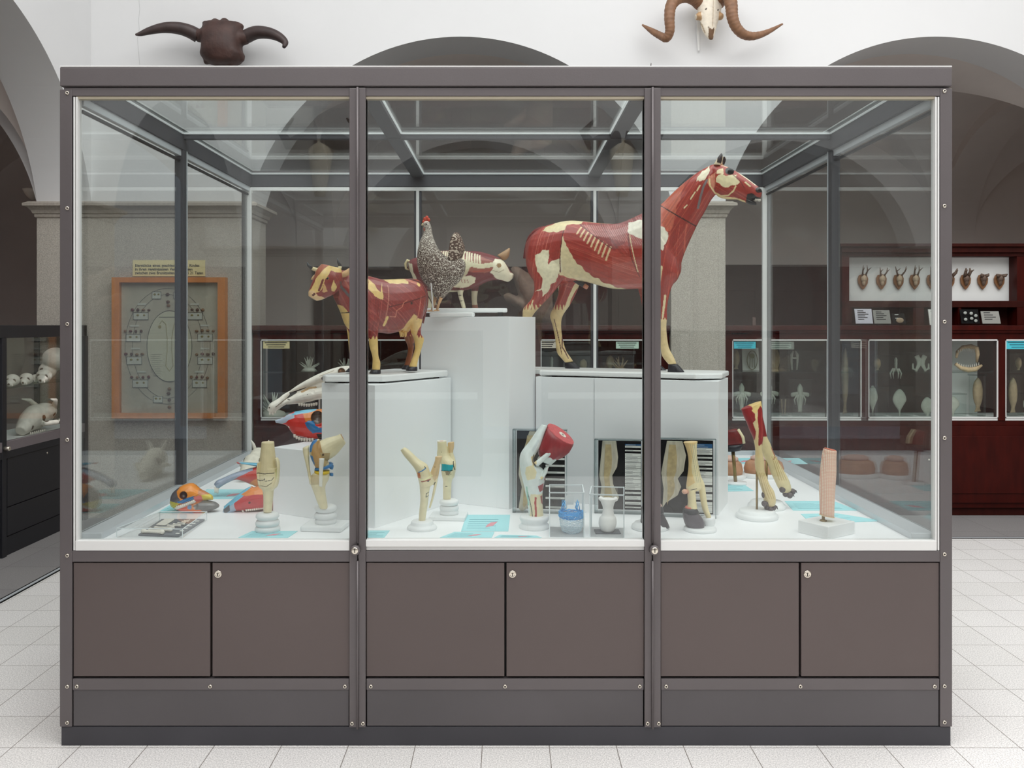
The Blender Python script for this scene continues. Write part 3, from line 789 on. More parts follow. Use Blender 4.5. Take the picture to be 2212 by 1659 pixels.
    P.line([(1560, 357), (1573, 362)], (232, 190, 160), .004); P.line([(1583, 378), (1600, 392), (1610, 408)], (110, 34, 30), .0012)
    P.line([(1612, 396), (1622, 404)], C, .003)
    P.spot(1578, 371.5, .0195, (168, 52, 40)); P.spot(1578, 371, .0165, (20, 18, 18)); P.spot(1578.5, 371.5, .005, (96, 66, 44))
    P.spot(1640.5, 411.5, .0125, (20, 16, 16)); P.spot(1641, 412, .004, (110, 34, 30))
    P.poly([(1611, 425), (1617, 420), (1632, 423), (1648, 429), (1643, 440), (1636, 446), (1618, 446), (1612, 436)], (18, 16, 17))
    P.done(); finish('body', me, MUS, t, True)
    for s, x in ((-1, 0), (1, 8)):                       # ears
        bm = NB(); loft(bm, fr, [(1541 + x * 1.6, 356, 1556 + x, 357), (1546 + x * 1.6, 348, 1559 + x, 349), (1552 + x, 338, 1561 + x, 338), (1558 + x * .9, 330.5 + x * 1.9, 1560 + x, 331 + x * 1.9)], [.012, .0135, .010, .002], s * .02, 14, 3)
        me = fuse(bm, .0018, 2); Q = Paint(me, fr, (226, 208, 176), 10, 0)
        Q.poly([(1552 + x, 354), (1552 + x, 345), (1554 + x, 336), (1558 + x, 326), (1566 + x, 326), (1566 + x, 345), (1560 + x, 356)], (40, 22, 22), (Q.w - s * .02) < .004); Q.done()
        finish('ear', me, PNT, t, True)
    bm = NB(); loft(bm, fr, [(1174, 488, 1184, 502), (1156, 495, 1166, 508), (1141, 512, 1151, 520), (1134, 534, 1143, 538), (1130, 558, 1137, 559)], [.018, .02, .018, .014, .007], 0, 14, 3)
    obj('tail', bm, mat('dark_red_muscle', (112, 30, 28), 0.4, noise=(60, 0.2)), t, True)
    for y_, x_, r_, nm in ((371, 1578.5, .0135, 'eye'), (411.5, 1640.5, .0095, 'nostril')):
        for sd in (-1, 1):
            bm = NB(); ball(bm, fr.p(x_, y_, sd * (.0325 if nm == 'eye' else .0160)), (r_ * .95, .0035, r_ * .85), 18, 10); obj(nm, bm, mat('eye_black', (16, 14, 14), .25), t, True)
    bm = NB(); tube(bm, [fr.p(1226, 592, -.005), fr.p(1240, 601, -.005), fr.p(1252, 611, -.005), fr.p(1262, 617, -.005)], [.02, .014, .0105, .0095], 14); ball(bm, fr.p(1229, 598, -.012), .022, 16, 10)
    obj('sheath', bm, HOOF, t, True)
    bm = NB(); tube(bm, [fr.p(1262, 617, -.005), fr.p(1269, 621.5, -.005)], [.010, .009], 12); obj('sheath_tip', bm, mat('pink_tissue', (206, 140, 116), .5), t, True)
    bm = NB()
    for i in range(5): loft(bm, fr, [(1631 + i * 2.6, 429 + i * .4, 1633 + i * 2.6, 429.2 + i * .4), (1630 + i * 2.6, 434 + i * .3, 1632 + i * 2.6, 434 + i * .3)], .004, -.012, 8, 1)
    obj('teeth', bm, BONEW, t, True)
    hoof(fr, 1444, 1463, 787, 1442, 1479, 803.5, .0185, -.055, t); hoof(fr, 1404, 1424, 787, 1404, 1442, 802, .0185, .055, t)
    hoof(fr, 1131, 1150, 782, 1126, 1156, 797.5, .0185, -.053, t); hoof(fr, 1221, 1240, 783, 1221, 1253, 796.5, .0185, .05, t)
build_horse()

# ---------------------------------------------------------------- the cow model
def build_cow():
    fr = Fr(815, 3.235, 35); hf = Fr(700, 3.09, 16)
    t = thing('cow_model', 'small red and cream muscle model of a horned cow on a board', 'animal model', fr.p(840, 803))
    bm = NB()
    loft(bm, fr, [(757, 640, 757, 700), (768, 610, 766, 722), (790, 596, 786, 722), (821, 603, 818, 719), (845, 603, 841, 721), (871, 602, 862, 715), (897, 603, 890, 700), (911, 617, 906, 690), (919, 640, 917, 664)],
         [.035, .062, .074, .088, .092, .088, .07, .05, .02], 0, 22, 4, 2.3)
    loft(bm, fr, [(722, 588, 726, 650), (738, 584, 738, 676), (756, 586, 752, 710), (785, 600, 776, 720)], [.034, .042, .052, .06], 0, 18, 4)
    loft(bm, hf, [(694, 570, 738, 582), (683, 583, 740, 604), (678, 597, 735, 619), (673, 611, 724, 634), (669, 622, 706, 643), (666, 631, 694, 648), (666, 639, 684, 650)], [.028, .042, .045, .04, .034, .032, .024], 0, 20, 4, 2.3)
    loft(bm, fr, [(774, 660, 822, 650), (784, 690, 820, 690), (792, 706, 817, 706), (797, 730, 815.4, 730), (799, 748, 816, 751), (805, 770, 817, 770), (805.5, 782, 821, 783), (804.6, 800, 820, 799)], [.034, .034, .026, .02, .0175, .0135, .016, .0165], [-.038, -.046, -.046, -.044, -.043, -.042, -.042, -.042], 14, 3)
    loft(bm, fr, [(745, 665, 780, 670), (748, 700, 775, 700), (752, 725, 770, 725), (754, 748, 769, 748), (756, 775, 768, 775), (755, 797, 769, 797)], [.03, .028, .02, .017, .014, .016], [.032, .042, .043, .043, .043, .043], 14, 3)
    loft(bm, fr, [(868, 640, 918, 650), (876, 672, 912, 680), (886, 700, 909.5, 698), (889.5, 720, 908, 721), (895, 731.7, 915, 731.7), (897, 753, 910, 753), (889, 778, 902, 780), (884, 793, 900, 793)], [.04, .04, .03, .021, .02, .014, .0145, .016], [-.034, -.042, -.044, -.044, -.044, -.044, -.044, -.044], 14, 3)
    loft(bm, fr, [(860, 660, 905, 665), (866, 700, 898, 700), (873, 728, 895, 728), (882, 752, 893, 752), (877, 778, 888, 778), (874, 790, 886, 790)], [.038, .032, .02, .013, .0135, .015], [.03, .038, .04, .04, .04, .04], 14, 3)
    loft(bm, fr, [(858, 700, 872, 684), (862, 712, 885, 696), (866, 722, 884, 714)], [.03, .034, .02], 0, 14, 3)
    for x, w in ((866, -.018), (876, -.02), (870, .012)): loft(bm, fr, [(x - 4, 716, x + 4, 716), (x - 2.4, 725, x + 2.4, 725), (x - 1, 729, x + 1, 729)], [.007, .005, .002], w, 10, 2)
    me = fuse(bm, 0.0020, 8)
    P = Paint(me, fr, (140, 46, 40), 110, .0018); P.minr = .0015; 
    P.fib([(780, 590), (925, 595), (925, 760), (850, 740), (780, 730)], -42, 330, .22, (196, 110, 96), seed=11)
    P.fib([(700, 560), (790, 580), (780, 740), (720, 680)], -62, 360, .26, (200, 110, 90), seed=12)
    P.fib([(780, 640), (830, 650), (830, 740), (785, 740)], 84, 380, .28, (190, 96, 84), seed=13)
    C = (232, 196, 122)
    P.line([(683, 651), (700, 652), (714, 657), (731, 667), (744, 686), (752, 706), (758, 728)], C, .0125)
    P.poly([(818, 598), (874, 598), (866, 613), (826, 614)], (234, 204, 140))
    P.line([(789, 594), (802, 598), (824, 602)], C, .003)
    P.poly([(786, 605), (805, 634), (809, 612), (806, 650), (790, 640), (780, 622)], C)
    P.line([(816, 686), (813, 702)], C, .005)
    P.poly([(855, 720), (858, 700), (873, 681), (884, 686), (895, 690), (886, 712), (885, 735), (850, 735)], (228, 190, 122), P.w < .06)
    P.line([(870, 606), (889, 615)], (196, 120, 100), .006); P.spot(889.5, 616, .008, C)
    P.line([(878, 603), (898, 612), (906, 630), (908, 660), (896, 690)], (30, 16, 16), .0022)
    P.line([(818, 664), (850, 656), (905, 640)], (70, 22, 20), .0012)
    P.line([(821, 684), (832, 685), (833, 672), (845, 664), (848, 655), (856, 650)], (200, 120, 96), .0012)
    P.line([(891, 640), (880, 690)], (190, 110, 90), .0015); P.line([(821, 618), (816, 660), (812, 690)], (190, 120, 100), .0012)
    P.spot(866, 656, .0055, (40, 26, 20))
    P.line([(722, 612), (748, 646), (760, 680)], (96, 88, 88), .005); P.line([(736, 606), (752, 640)], (176, 90, 66), .003)
    P.line([(738, 676), (756, 674)], (40, 20, 18), .0014)
    z = lambda y, d: CAMZ + (CY - y) * d / F
    fu = P.uv0[:, 0] < fr.pt(840, 700)[0]
    wav = .006 * np.sin(P.uv0[:, 0] * 500)
    P.where(fu & (P.co[:, 2] < z(729, 3.2) + wav), (230, 196, 124)); P.where(~fu & (P.co[:, 2] < z(727, 3.3) + wav) & (P.w < .02), (230, 196, 124))
    P.where(~fu & (P.co[:, 2] < z(727, 3.3)) & (P.w > .02), (146, 86, 54))
    P.spot(901, 744, .006, (90, 50, 40))
    P.fr = hf; P.uv0 = hf.uv(P.co); P.uv = wob(P.uv0, 120, .0014)
    H = P.uv0[:, 0] < hf.pt(742, 600)[0]
    H &= P.co[:, 1] < hf.p(742, 600).y + .02
    P.poly([(688, 566), (742, 574), (744, 590), (722, 590), (712, 586), (698, 612), (690, 632), (676, 634), (668, 630), (680, 606), (690, 590), (694, 576)], C, H)
    P.poly([(692, 572), (712, 566), (716, 572), (700, 580), (690, 592), (676, 606), (674, 596), (684, 582)], (168, 84, 52), H)
    P.poly([(660, 628), (676, 629), (690, 640), (704, 645), (728, 636), (730, 641), (700, 656), (660, 656)], (236, 196, 146), H)
    P.poly([(694, 632), (696, 610), (704, 624), (708, 630), (698, 634)], (220, 170, 110), H); P.poly([(712, 622), (720, 606), (726, 620), (722, 632), (714, 630)], C, H)
    P.line([(696, 606), (688, 628)], (120, 40, 36), .004, H)
    P.spot(678, 636, .0042, (92, 40, 30), H)
    P.spot(706, 602, .0052, (218, 168, 100), H); P.spot(706.4, 602, .0034, (26, 20, 18), H)
    P.done(); finish('body', me, MUS, t, True)
    bm = NB(); ball(bm, hf.p(706.5, 602, -.041), (.0058, .004, .0048), 14, 8); e_ = obj('eye', bm, mat('cow_eye', (206, 160, 96), .3), t, True)
    bm = NB(); ball(bm, hf.p(706.8, 602, -.0445), (.0032, .0016, .0032), 12, 8); obj('pupil', bm, BLACK, e_, True)
    for x_, y_ in ((677, 637),):
        bm = NB(); ball(bm, hf.p(x_, y_, -.028), (.0052, .004, .0046), 12, 8); obj('nostril', bm, mat('nostril_brown', (96, 44, 32), .6), t, True)
    BH = mat('black_horn', (44, 48, 54), 0.35)
    for pts, n in (([(694, 582), (684, 583), (674, 580), (666, 573), (663, 566)], 0), ([(726, 582), (733, 581), (735, 575), (731, 567), (728.5, 558.5)], 1)):
        bm = NB(); w = (.0 if n == 0 else -.01)
        tube(bm, [hf.p(x, y, w) for x, y in pts[:3]], [.0085, .0078, .0066], 12); h = obj('horn', bm, mat('horn_cream', (222, 206, 160), .45), t, True)
        bm = NB(); tube(bm, [hf.p(x, y, w) for x, y in pts[2:]], [.0068, .0046, .0012], 12); obj('horn_tip', bm, BH, h, True)
    bm = NB(); loft(bm, hf, [(730, 593, 734, 600), (744, 585, 748, 598), (758, 577, 760, 589), (766, 575, 767, 577)], [.006, .010, .008, .002], -.006, 14, 3); obj('ear', bm, mat('ear_tan', (206, 166, 120), .5, noise=(60, .2)), t, True)
    bm = NB(); loft(bm, hf, [(684, 594, 686, 600), (678, 594, 680, 603), (672, 602, 672, 605)], [.006, .009, .002], .06, 12, 3); obj('ear', bm, mat('ear_tan', (206, 166, 120), .5), t, True)
    bm = NB(); loft(bm, fr, [(900, 603, 910, 612), (913, 616, 920, 624), (919, 645, 925, 646), (916, 672, 921, 673), (910, 697, 915, 699)], [.010, .010, .008, .007, .004], 0, 12, 3); obj('tail', bm, mat('dark_red_muscle', (112, 30, 28)), t, True)
    hoof(fr, 803, 821, 798.5, 799, 822, 807, .0175, -.042, t); hoof(fr, 753, 770, 796, 747, 771, 804, .0175, .043, t)
    hoof(fr, 882, 900, 792, 878, 901, 801, .0175, -.044, t); hoof(fr, 873, 886, 789, 869, 886, 798, .0165, .04, t)
build_cow()

# ---------------------------------------------------------------- the pig, half skeleton
def build_pig():
    fr = Fr(1000, 3.67, -4)
    t = thing('pig_model', 'pig model cut open to show its cream skeleton on dark red flesh', 'animal model', fr.p(1000, 666))
    bm = NB()
    loft(bm, fr, [(882, 572, 884, 584), (888, 561, 896, 600), (905, 555, 912, 618), (935, 544, 935, 628), (970, 541, 972, 631), (1007, 542, 1002, 628), (1033, 543, 1030, 620), (1054, 548, 1052, 609), (1074, 555, 1072, 605), (1092, 568, 1088, 607), (1102, 584, 1098, 609), (1110, 592, 1107, 602)],
         [.02, .06, .085, .096, .10, .095, .084, .07, .058, .044, .03, .022], 0, 22, 4, 2.2)
    for w, pr in ((-.045, [(990, 610, 1022, 600), (988, 622, 1005, 622), (989, 636, 1000, 636), (993, 650, 1003, 650), (998, 666, 1007, 666)]), (.04, [(1014, 605, 1040, 600), (1018, 624, 1034, 622), (1018, 640, 1031, 640), (1019, 654, 1031, 654), (1020, 666, 1034, 666)]),
                  (-.045, [(888, 590, 925, 600), (900, 622, 921, 622), (912, 640, 923, 638), (918, 652, 930, 650), (924, 666, 936, 666)]), (.04, [(900, 590, 932, 600), (916, 622, 932, 622), (926, 640, 938, 638), (932, 652, 942, 652), (936, 666, 948, 666)])):
        loft(bm, fr, pr, [.03, .022, .0125, .0115, .013], w, 14, 3)
    me = fuse(bm, .0034, 4)
    P = Paint(me, fr, (112, 26, 28), 100, .0012)
    C = (232, 222, 190)
    P.poly([(940, 560), (1040, 555), (1066, 566), (1072, 585), (1050, 592), (1020, 590), (940, 600)], (158, 92, 78))
    P.poly([(955, 566), (1005, 560), (1024, 574), (1014, 596), (996, 605), (960, 604)], (206, 192, 158))
    for i in range(17):
        x = 950 + i * 5.6; P.line([(x, 545 + max(0, i - 10) * 1.6), (x + 1.5, 562 + i * .9)], C, .0036)
    P.line([(1004, 585), (1022, 574), (1042, 578), (1066, 574)], (226, 218, 184), .010); P.line([(1026, 590), (1065, 585)], (172, 74, 56), .003)
    P.poly([(1066, 570), (1072, 560), (1084, 561), (1094, 572), (1103, 588), (1112, 594), (1108, 606), (1096, 611), (1070, 600), (1062, 590), (1068, 582)], (236, 228, 200))
    P.spot(1080, 575, .010, (150, 118, 74)); P.line([(1066, 586), (1080, 590), (1090, 584)], (180, 168, 140), .0016)
    P.poly([(1000, 600), (1020, 598), (1030, 600), (1028, 612), (1016, 620), (998, 625), (986, 622), (984, 606)], C)
    for x in (1002, 1008, 1014): P.line([(x, 606), (x + 1, 612)], (170, 110, 90), .0016)
    P.poly([(884, 568), (896, 572), (900, 590), (908, 610), (902, 614), (892, 596)], C)
    P.where(P.co[:, 2] < CAMZ + (CY - 628) * 3.67 / F, (234, 226, 194))
    P.line([(990, 640), (1004, 638)], (90, 70, 50), .0008); P.line([(992, 652), (1004, 650)], (90, 70, 50), .0008)
    P.where((P.co[:, 2] < CAMZ + (CY - 658) * 3.67 / F) & (P.w > 0), (168, 112, 88))
    P.done(); finish('body', me, PNT, t, True)
    bm = NB(); loft(bm, fr, [(1074, 551, 1086, 562), (1084, 545, 1094, 561), (1094, 539, 1100, 552), (1100, 535.5, 1102, 538)], [.012, .016, .012, .002], .03, 14, 3)
    obj('ear', bm, mat('pig_ear', (176, 140, 104), 0.5), t, True)
    bm = NB(); tube(bm, [fr.p(*q) for q in ((888, 566), (880, 563), (876, 570), (877, 580), (883, 583))], [.007, .007, .0065, .005, .003], 10)
    obj('tail', bm, mat('horn_cream', (222, 206, 160)), t, True)
build_pig()

# ---------------------------------------------------------------- the stuffed hen
def feather(name, dark, light, sc, vc=False):
    m = bpy.data.materials.new(name); m.use_nodes = True; nt = m.node_tree; N = nt.nodes; L = nt.links; b = N['Principled BSDF']
    tc = N.new('ShaderNodeTexCoord'); mp = N.new('ShaderNodeMapping'); mp.inputs['Scale'].default_value = (1, 1, 1.5); mp.inputs['Rotation'].default_value = (0, .5, 0)
    L.new(tc.outputs['Object'], mp.inputs[0])
    v = N.new('ShaderNodeTexVoronoi'); v.feature = 'F1'; v.inputs['Scale'].default_value = sc; L.new(mp.outputs[0], v.inputs['Vector'])
    w = N.new('ShaderNodeMath'); w.operation = 'SINE'
    mu = N.new('ShaderNodeMath'); mu.operation = 'MULTIPLY'; mu.inputs[1].default_value = 9.5; L.new(v.outputs['Distance'], mu.inputs[0]); L.new(mu.outputs[0], w.inputs[0])
    r = N.new('ShaderNodeValToRGB'); r.color_ramp.elements[0].position = .12; r.color_ramp.elements[1].position = .6
    r.color_ramp.elements[0].color = (*lin(dark), 1); r.color_ramp.elements[1].color = (*lin(light), 1)
    if vc:
        r.color_ramp.elements[0].color = (0, 0, 0, 1); r.color_ramp.elements[1].color = (1, 1, 1, 1)
        a = N.new('ShaderNodeAttribute'); a.attribute_name = 'Col'; mx = N.new('ShaderNodeMix'); mx.data_type = 'RGBA'
        L.new(w.outputs[0], r.inputs[0]); L.new(r.outputs[0], mx.inputs[0]); L.new(a.outputs['Color'], mx.inputs[6]); mx.inputs[7].default_value = (*lin(light), 1); L.new(mx.outputs[2], b.inputs['Base Color'])
    else:
        L.new(w.outputs[0], r.inputs[0]); L.new(r.outputs[0], b.inputs['Base Color'])
    bp = N.new('ShaderNodeBump'); bp.inputs['Strength'].default_value = .6; bp.inputs['Distance'].default_value = .004; L.new(v.outputs['Distance'], bp.inputs['Height']); L.new(bp.outputs[0], b.inputs['Normal'])
    b.inputs['Roughness'].default_value = .75
    return m
def build_hen():
    fr = Fr(950, 3.445, 6)
    t = thing('stuffed_hen', 'stuffed hen with barred black and white feathers and a red comb', 'hen', fr.p(946, 673))
    FB = feather('barred_feathers', (84, 64, 52), (230, 222, 208), 128, True); FWG = feather('wing_feathers', (84, 64, 52), (226, 218, 204), 128); FT = feather('tail_feathers', (88, 64, 52), (206, 190, 172), 60)
    bm = NB()
    loft(bm, fr, [(913, 482, 927, 479), (914, 492, 931, 488), (915, 503, 933.5, 501), (908, 518, 938, 518), (902, 540, 949, 540), (900.5, 562, 966, 556), (904, 586, 985, 572), (913, 606, 1000, 584), (926, 621, 990, 606), (938, 636, 966, 636), (945, 647, 955, 647)],
         [.012, .015, .018, .030, .046, .060, .068, .066, .055, .034, .01], 0, 20, 4)
    loft(bm, fr, [(945, 560, 960, 610), (975, 556, 978, 620), (1000, 560, 996, 604), (1006, 572, 1004, 588)], [.05, .06, .05, .02], 0, 16, 3)
    me = fuse(bm, .0024, 4); P = Paint(me, fr, (84, 64, 52), 10, 0)
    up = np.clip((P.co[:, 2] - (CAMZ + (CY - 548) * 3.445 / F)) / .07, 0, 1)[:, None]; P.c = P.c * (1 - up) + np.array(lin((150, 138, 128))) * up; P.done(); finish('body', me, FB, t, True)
    bm = NB()
    for i in range(7):
        k = (i - 3) / 3; wv = k * .03
        loft(bm, fr, [(966 + i, 562, 987 + i, 566), (970 + i * 1.1, 534, 996 + i * 1.4, 540), (973 + i * 1.1, 514 + abs(k) * 3, 994 + i * 1.0, 518 + abs(k) * 4), (976 + i, 505 + abs(k) * 5, 991 + i, 508 + abs(k) * 5), (981 + i, 501.5 + abs(k) * 6, 987 + i, 503 + abs(k) * 6)], [.012, .012, .010, .007, .002], wv, 10, 3)
    obj('tail', bm, FT, t, True)
    bm = NB(); loft(bm, fr, [(928, 566, 934, 600), (950, 564, 952, 604), (975, 574, 974, 604), (990, 588, 988, 598)], [.008, .014, .012, .004], -.054, 14, 3)
    loft(bm, fr, [(928, 566, 934, 600), (950, 564, 952, 604), (975, 574, 974, 604), (990, 588, 988, 598)], [.008, .014, .012, .004], .054, 14, 3); obj('wing', bm, FWG, t, True)
    RC = mat('comb_red', (196, 66, 40), .45, noise=(80, .2))
    bm = NB(); ball(bm, fr.p(921, 484), (.014, .0125, .013), 16, 10); obj('head', bm, mat('hen_face', (206, 190, 176), .7, noise=(80, .2)), t, True)
    bm = NB()
    for x, y, r in ((915, 479, .006), (918, 474, .0075), (922, 471.5, .008), (926, 475, .006)): ball(bm, fr.p(x, y), (r, .004, r * 1.3), 10, 8)
    obj('comb', bm, RC, t, True)
    bm = NB(); ball(bm, fr.p(917.5, 495, -.007), (.0045, .004, .0105), 10, 8); ball(bm, fr.p(917.5, 495, .007), (.0045, .004, .0105), 10, 8); obj('wattle', bm, RC, t, True)
    bm = NB(); tube(bm, [fr.p(916, 484), fr.p(912.5, 485.2), fr.p(909.8, 487)], [.007, .0048, .0008], 10); obj('beak', bm, mat('horn_cream', (222, 206, 160)), t, True)
    bm = NB(); ball(bm, fr.p(921, 485, -.0125), .003, 10, 8); obj('eye', bm, BLACK, t, True)
    LG = mat('hen_leg', (208, 164, 120), .6)
    for s, (a, b, c) in ((-1, ((953, 643), (948, 656), (944, 670))), (1, ((941, 642), (937, 656), (933, 671)))):
        bm = NB(); w = s * .022
        tube(bm, [fr.p(*a, w), fr.p(*b, w), fr.p(*c, w)], [.0075, .0052, .0052], 10)
        for dx, dy in ((-12, 1.5), (-8, 2.2), (5, 1.6)): tube(bm, [fr.p(*c, w), fr.p(c[0] + dx, c[1] + dy - .6, w + (dx % 3 - 1) * .006)], [.004, .0016], 8)
        obj('leg', bm, LG, t, True)
    bm = NB(); tube(bm, [fr.p(931, 612, -.07), fr.p(935.5, 671, -.045)], .003, 8); obj('support_rod', bm, ALUW, t)
build_hen()
# ---------------------------------------------------------------- small models standing on the deck
WB = mat('white_turned_base', (236, 238, 238), 0.4)
IV, IVD, OCH = (228, 216, 178), (190, 166, 118), (186, 146, 92)
BLU, YEL = (70, 130, 186), (232, 196, 50)

def rod_stand(t, c, prof, name='base', seg=32, m=None):
    bm = NB(); lathe(bm, c, prof, seg); return obj(name, bm, m or WB, t, True)
def pr(fr, *r):                                # radii in pixels to metres
    return [(fr.m(a), h) for a, h in r]
def painted(bm, fr, voxel, base, fn, name, t, smooth=6, m=None, wf=90, wa=.0012):
    me = fuse(bm, voxel, smooth); P = Paint(me, fr, base, wf, wa); fn(P); P.done()
    return finish(name, me, m or PNT, t, True)

# 1: knee joint seen from the front, round turned foot
def knee_front():
    fr = Fr(580, 2.98, 0); b = fr.p(578, 1147); b.z = ZD
    t = thing('knee_joint_model', 'straight cream knee joint model on a turned white foot, leftmost of the joint models', 'joint model', b)
    rod_stand(t, b, [(.043, 0), (.044, .012), (.04, .018), (.036, .02), (.041, .024), (.0425, .032), (.039, .039), (.033, .042), (.036, .046), (.041, .052), (.040, .060), (.03, .066), (0, .067)])
    bm = NB()
    loft(bm, fr, [(565, 955, 592, 954), (564, 968, 593, 968), (560, 1000, 597, 1000), (557, 1022, 600, 1020), (556, 1035, 601, 1035)], [.02, .021, .028, .032, .03], 0, 18, 3)
    loft(bm, fr, [(557, 1012, 603, 1010), (556, 1030, 604, 1030), (559, 1050, 600, 1050), (567, 1058, 592, 1058), (569, 1075, 590, 1075), (569, 1105, 587, 1106)], [.03, .034, .03, .022, .018, .018], 0, 18, 3)
    loft(bm, fr, [(594, 990, 599, 988), (598, 1000, 604, 998), (598, 1020, 604, 1022), (592, 1045, 600, 1048), (584, 1055, 590, 1058)], .012, -.018, 10, 3)
    loft(bm, fr, [(556, 1000, 561, 998), (554.5, 1020, 559, 1022), (558, 1045, 564, 1047)], .012, -.016, 10, 3)
    def fn(P):
        P.poly([(560, 956), (598, 956), (600, 1018), (556, 1018)], (212, 194, 150), mix=.6)
        P.line([(560, 1019.5), (578, 1020), (596, 1019)], (60, 52, 48), .0014)
        P.line([(560, 1033), (566, 1035), (577, 1033), (577, 1030)], (52, 50, 48), .0012); P.line([(578, 1036), (592, 1034), (596, 1028)], (52, 50, 48), .0010)
        P.line([(568, 1046), (580, 1048), (592, 1040)], (120, 110, 80), .0012); P.line([(600, 1000), (602, 1030)], (216, 214, 160), .003)
    painted(bm, fr, 0.0014, IV, fn, 'bones', t)
    bm = NB(); loft(bm, fr, [(566, 954.6, 591, 953.6), (567, 955.4, 590, 954.4)], [.018, .017], 0, 18, 1); obj('cut_face', bm, mat('cut_bone', (232, 214, 178), .7), t)
knee_front()

# 2: bent knee with blue cartilage, square foot
def knee_bent():
    fr = Fr(697, 2.99, 12); b = Vector((*fr.p(697, 1146).xy, ZD))
    t = thing('knee_joint_model', 'bent knee joint model with blue cartilage and yellow meniscus on a square white foot', 'joint model', b)
    c = b + Vector((.004, .03, 0)); bm = NB()
    M = Matrix.Translation(c) @ Matrix.Rotation(radians(-6), 4, 'Z')
    box(bm, -.075, .075, -.058, .058, 0, .02, M); obj('foot_block', bm, WB, t, bevel=.006)
    rod_stand(t, c + Vector((0, 0, .02)), [(.038, 0), (.039, .01), (.036, .015), (.034, .017), (.04, .022), (.04, .032), (.036, .037), (.03, .040), (.036, .045), (.040, .052), (.038, .060), (.028, .065), (0, .066)])
    bm = NB()
    loft(bm, fr, [(735, 937, 747, 957), (726, 941, 742, 964), (706, 946, 728, 981), (692, 952, 716, 990), (680, 960, 706, 996)], [.02, .022, .026, .03, .028], 0, 18, 3)
    loft(bm, fr, [(676, 952, 690, 948), (669, 965, 694, 972), (670, 985, 704, 990), (678, 1004, 712, 1002), (684, 1013, 708, 1012)], [.018, .03, .036, .034, .02], 0, 18, 3)
    loft(bm, fr, [(680, 1020, 712, 1020), (672, 1027, 712, 1026), (668, 1038, 710, 1036), (673, 1052, 703, 1050), (679, 1068, 704, 1068), (685, 1085, 707, 1085), (691, 1098, 708, 1098)], [.028, .036, .034, .026, .02, .018, .018], 0, 18, 3)
    painted(bm, fr, 0.0015, IV, lambda P: (P.poly([(672, 955), (690, 950), (697, 975), (700, 1010), (684, 1016), (672, 985)], OCH), P.poly([(690, 975), (712, 975), (710, 996), (700, 1010)], IVD), P.poly([(668, 1026), (690, 1024), (692, 1044), (672, 1046)], IVD, mix=.7),
        P.line([(670, 972), (673, 958), (682, 950)], BLU, .0055), P.line([(673, 985), (677, 1000)], BLU, .005), P.spot(698, 980, .004, (80, 56, 34))), 'bones', t)
    bm = NB(); loft(bm, fr, [(680, 1011, 720, 1000), (679, 1016, 718, 1008)], [.03, .03], 0, 16, 2); loft(bm, fr, [(706, 1000, 716, 998), (710, 1004, 721, 1006), (712, 1012, 719, 1014)], [.014, .016, .01], .012, 12, 2); loft(bm, fr, [(710, 1022, 720, 1022), (712, 1027, 720, 1028)], .012, .01, 10, 1)
    obj('cartilage', bm, mat('blue_cartilage', BLU, .35), t, True)
    bm = NB(); loft(bm, fr, [(679, 1016, 712, 1016), (679, 1022, 712, 1022)], [.034, .034], 0, 18, 1); obj('meniscus', bm, mat('yellow_meniscus', YEL, .4), t, True)
    bm = NB()
    loft(bm, fr, [(654, 968, 668, 962), (655, 980, 668, 984), (661, 1005, 669, 1005), (666, 1030, 672, 1030), (669, 1046, 675, 1044)], [.014, .016, .010, .008, .008], -.008, 14, 3)
    obj('patella_ligament', bm, mat('ivory', IV, .45, noise=(50, .1)), t, True)
    bm = NB(); loft(bm, fr, [(689, 990, 701, 990), (689, 1005, 699, 1005), (689, 1030, 697, 1030), (689, 1050, 696, 1052)], [.008, .007, .006, .003], -.036, 12, 3); obj('side_ligament', bm, mat('white_ligament', (236, 234, 224), .4), t, True)
    bm = NB(); q0, q1 = fr.p(735, 937), fr.p(747, 957); d = (fr.p(741, 947) - fr.p(720, 957)).normalized(); lathe(bm, (q0 + q1) / 2 - d * .0005, [(.0185, 0), (.0185, .001), (.0, .001)], 20, axis=d); obj('cut_face', bm, mat('cut_marrow', (196, 150, 104), .7), t)
knee_bent()

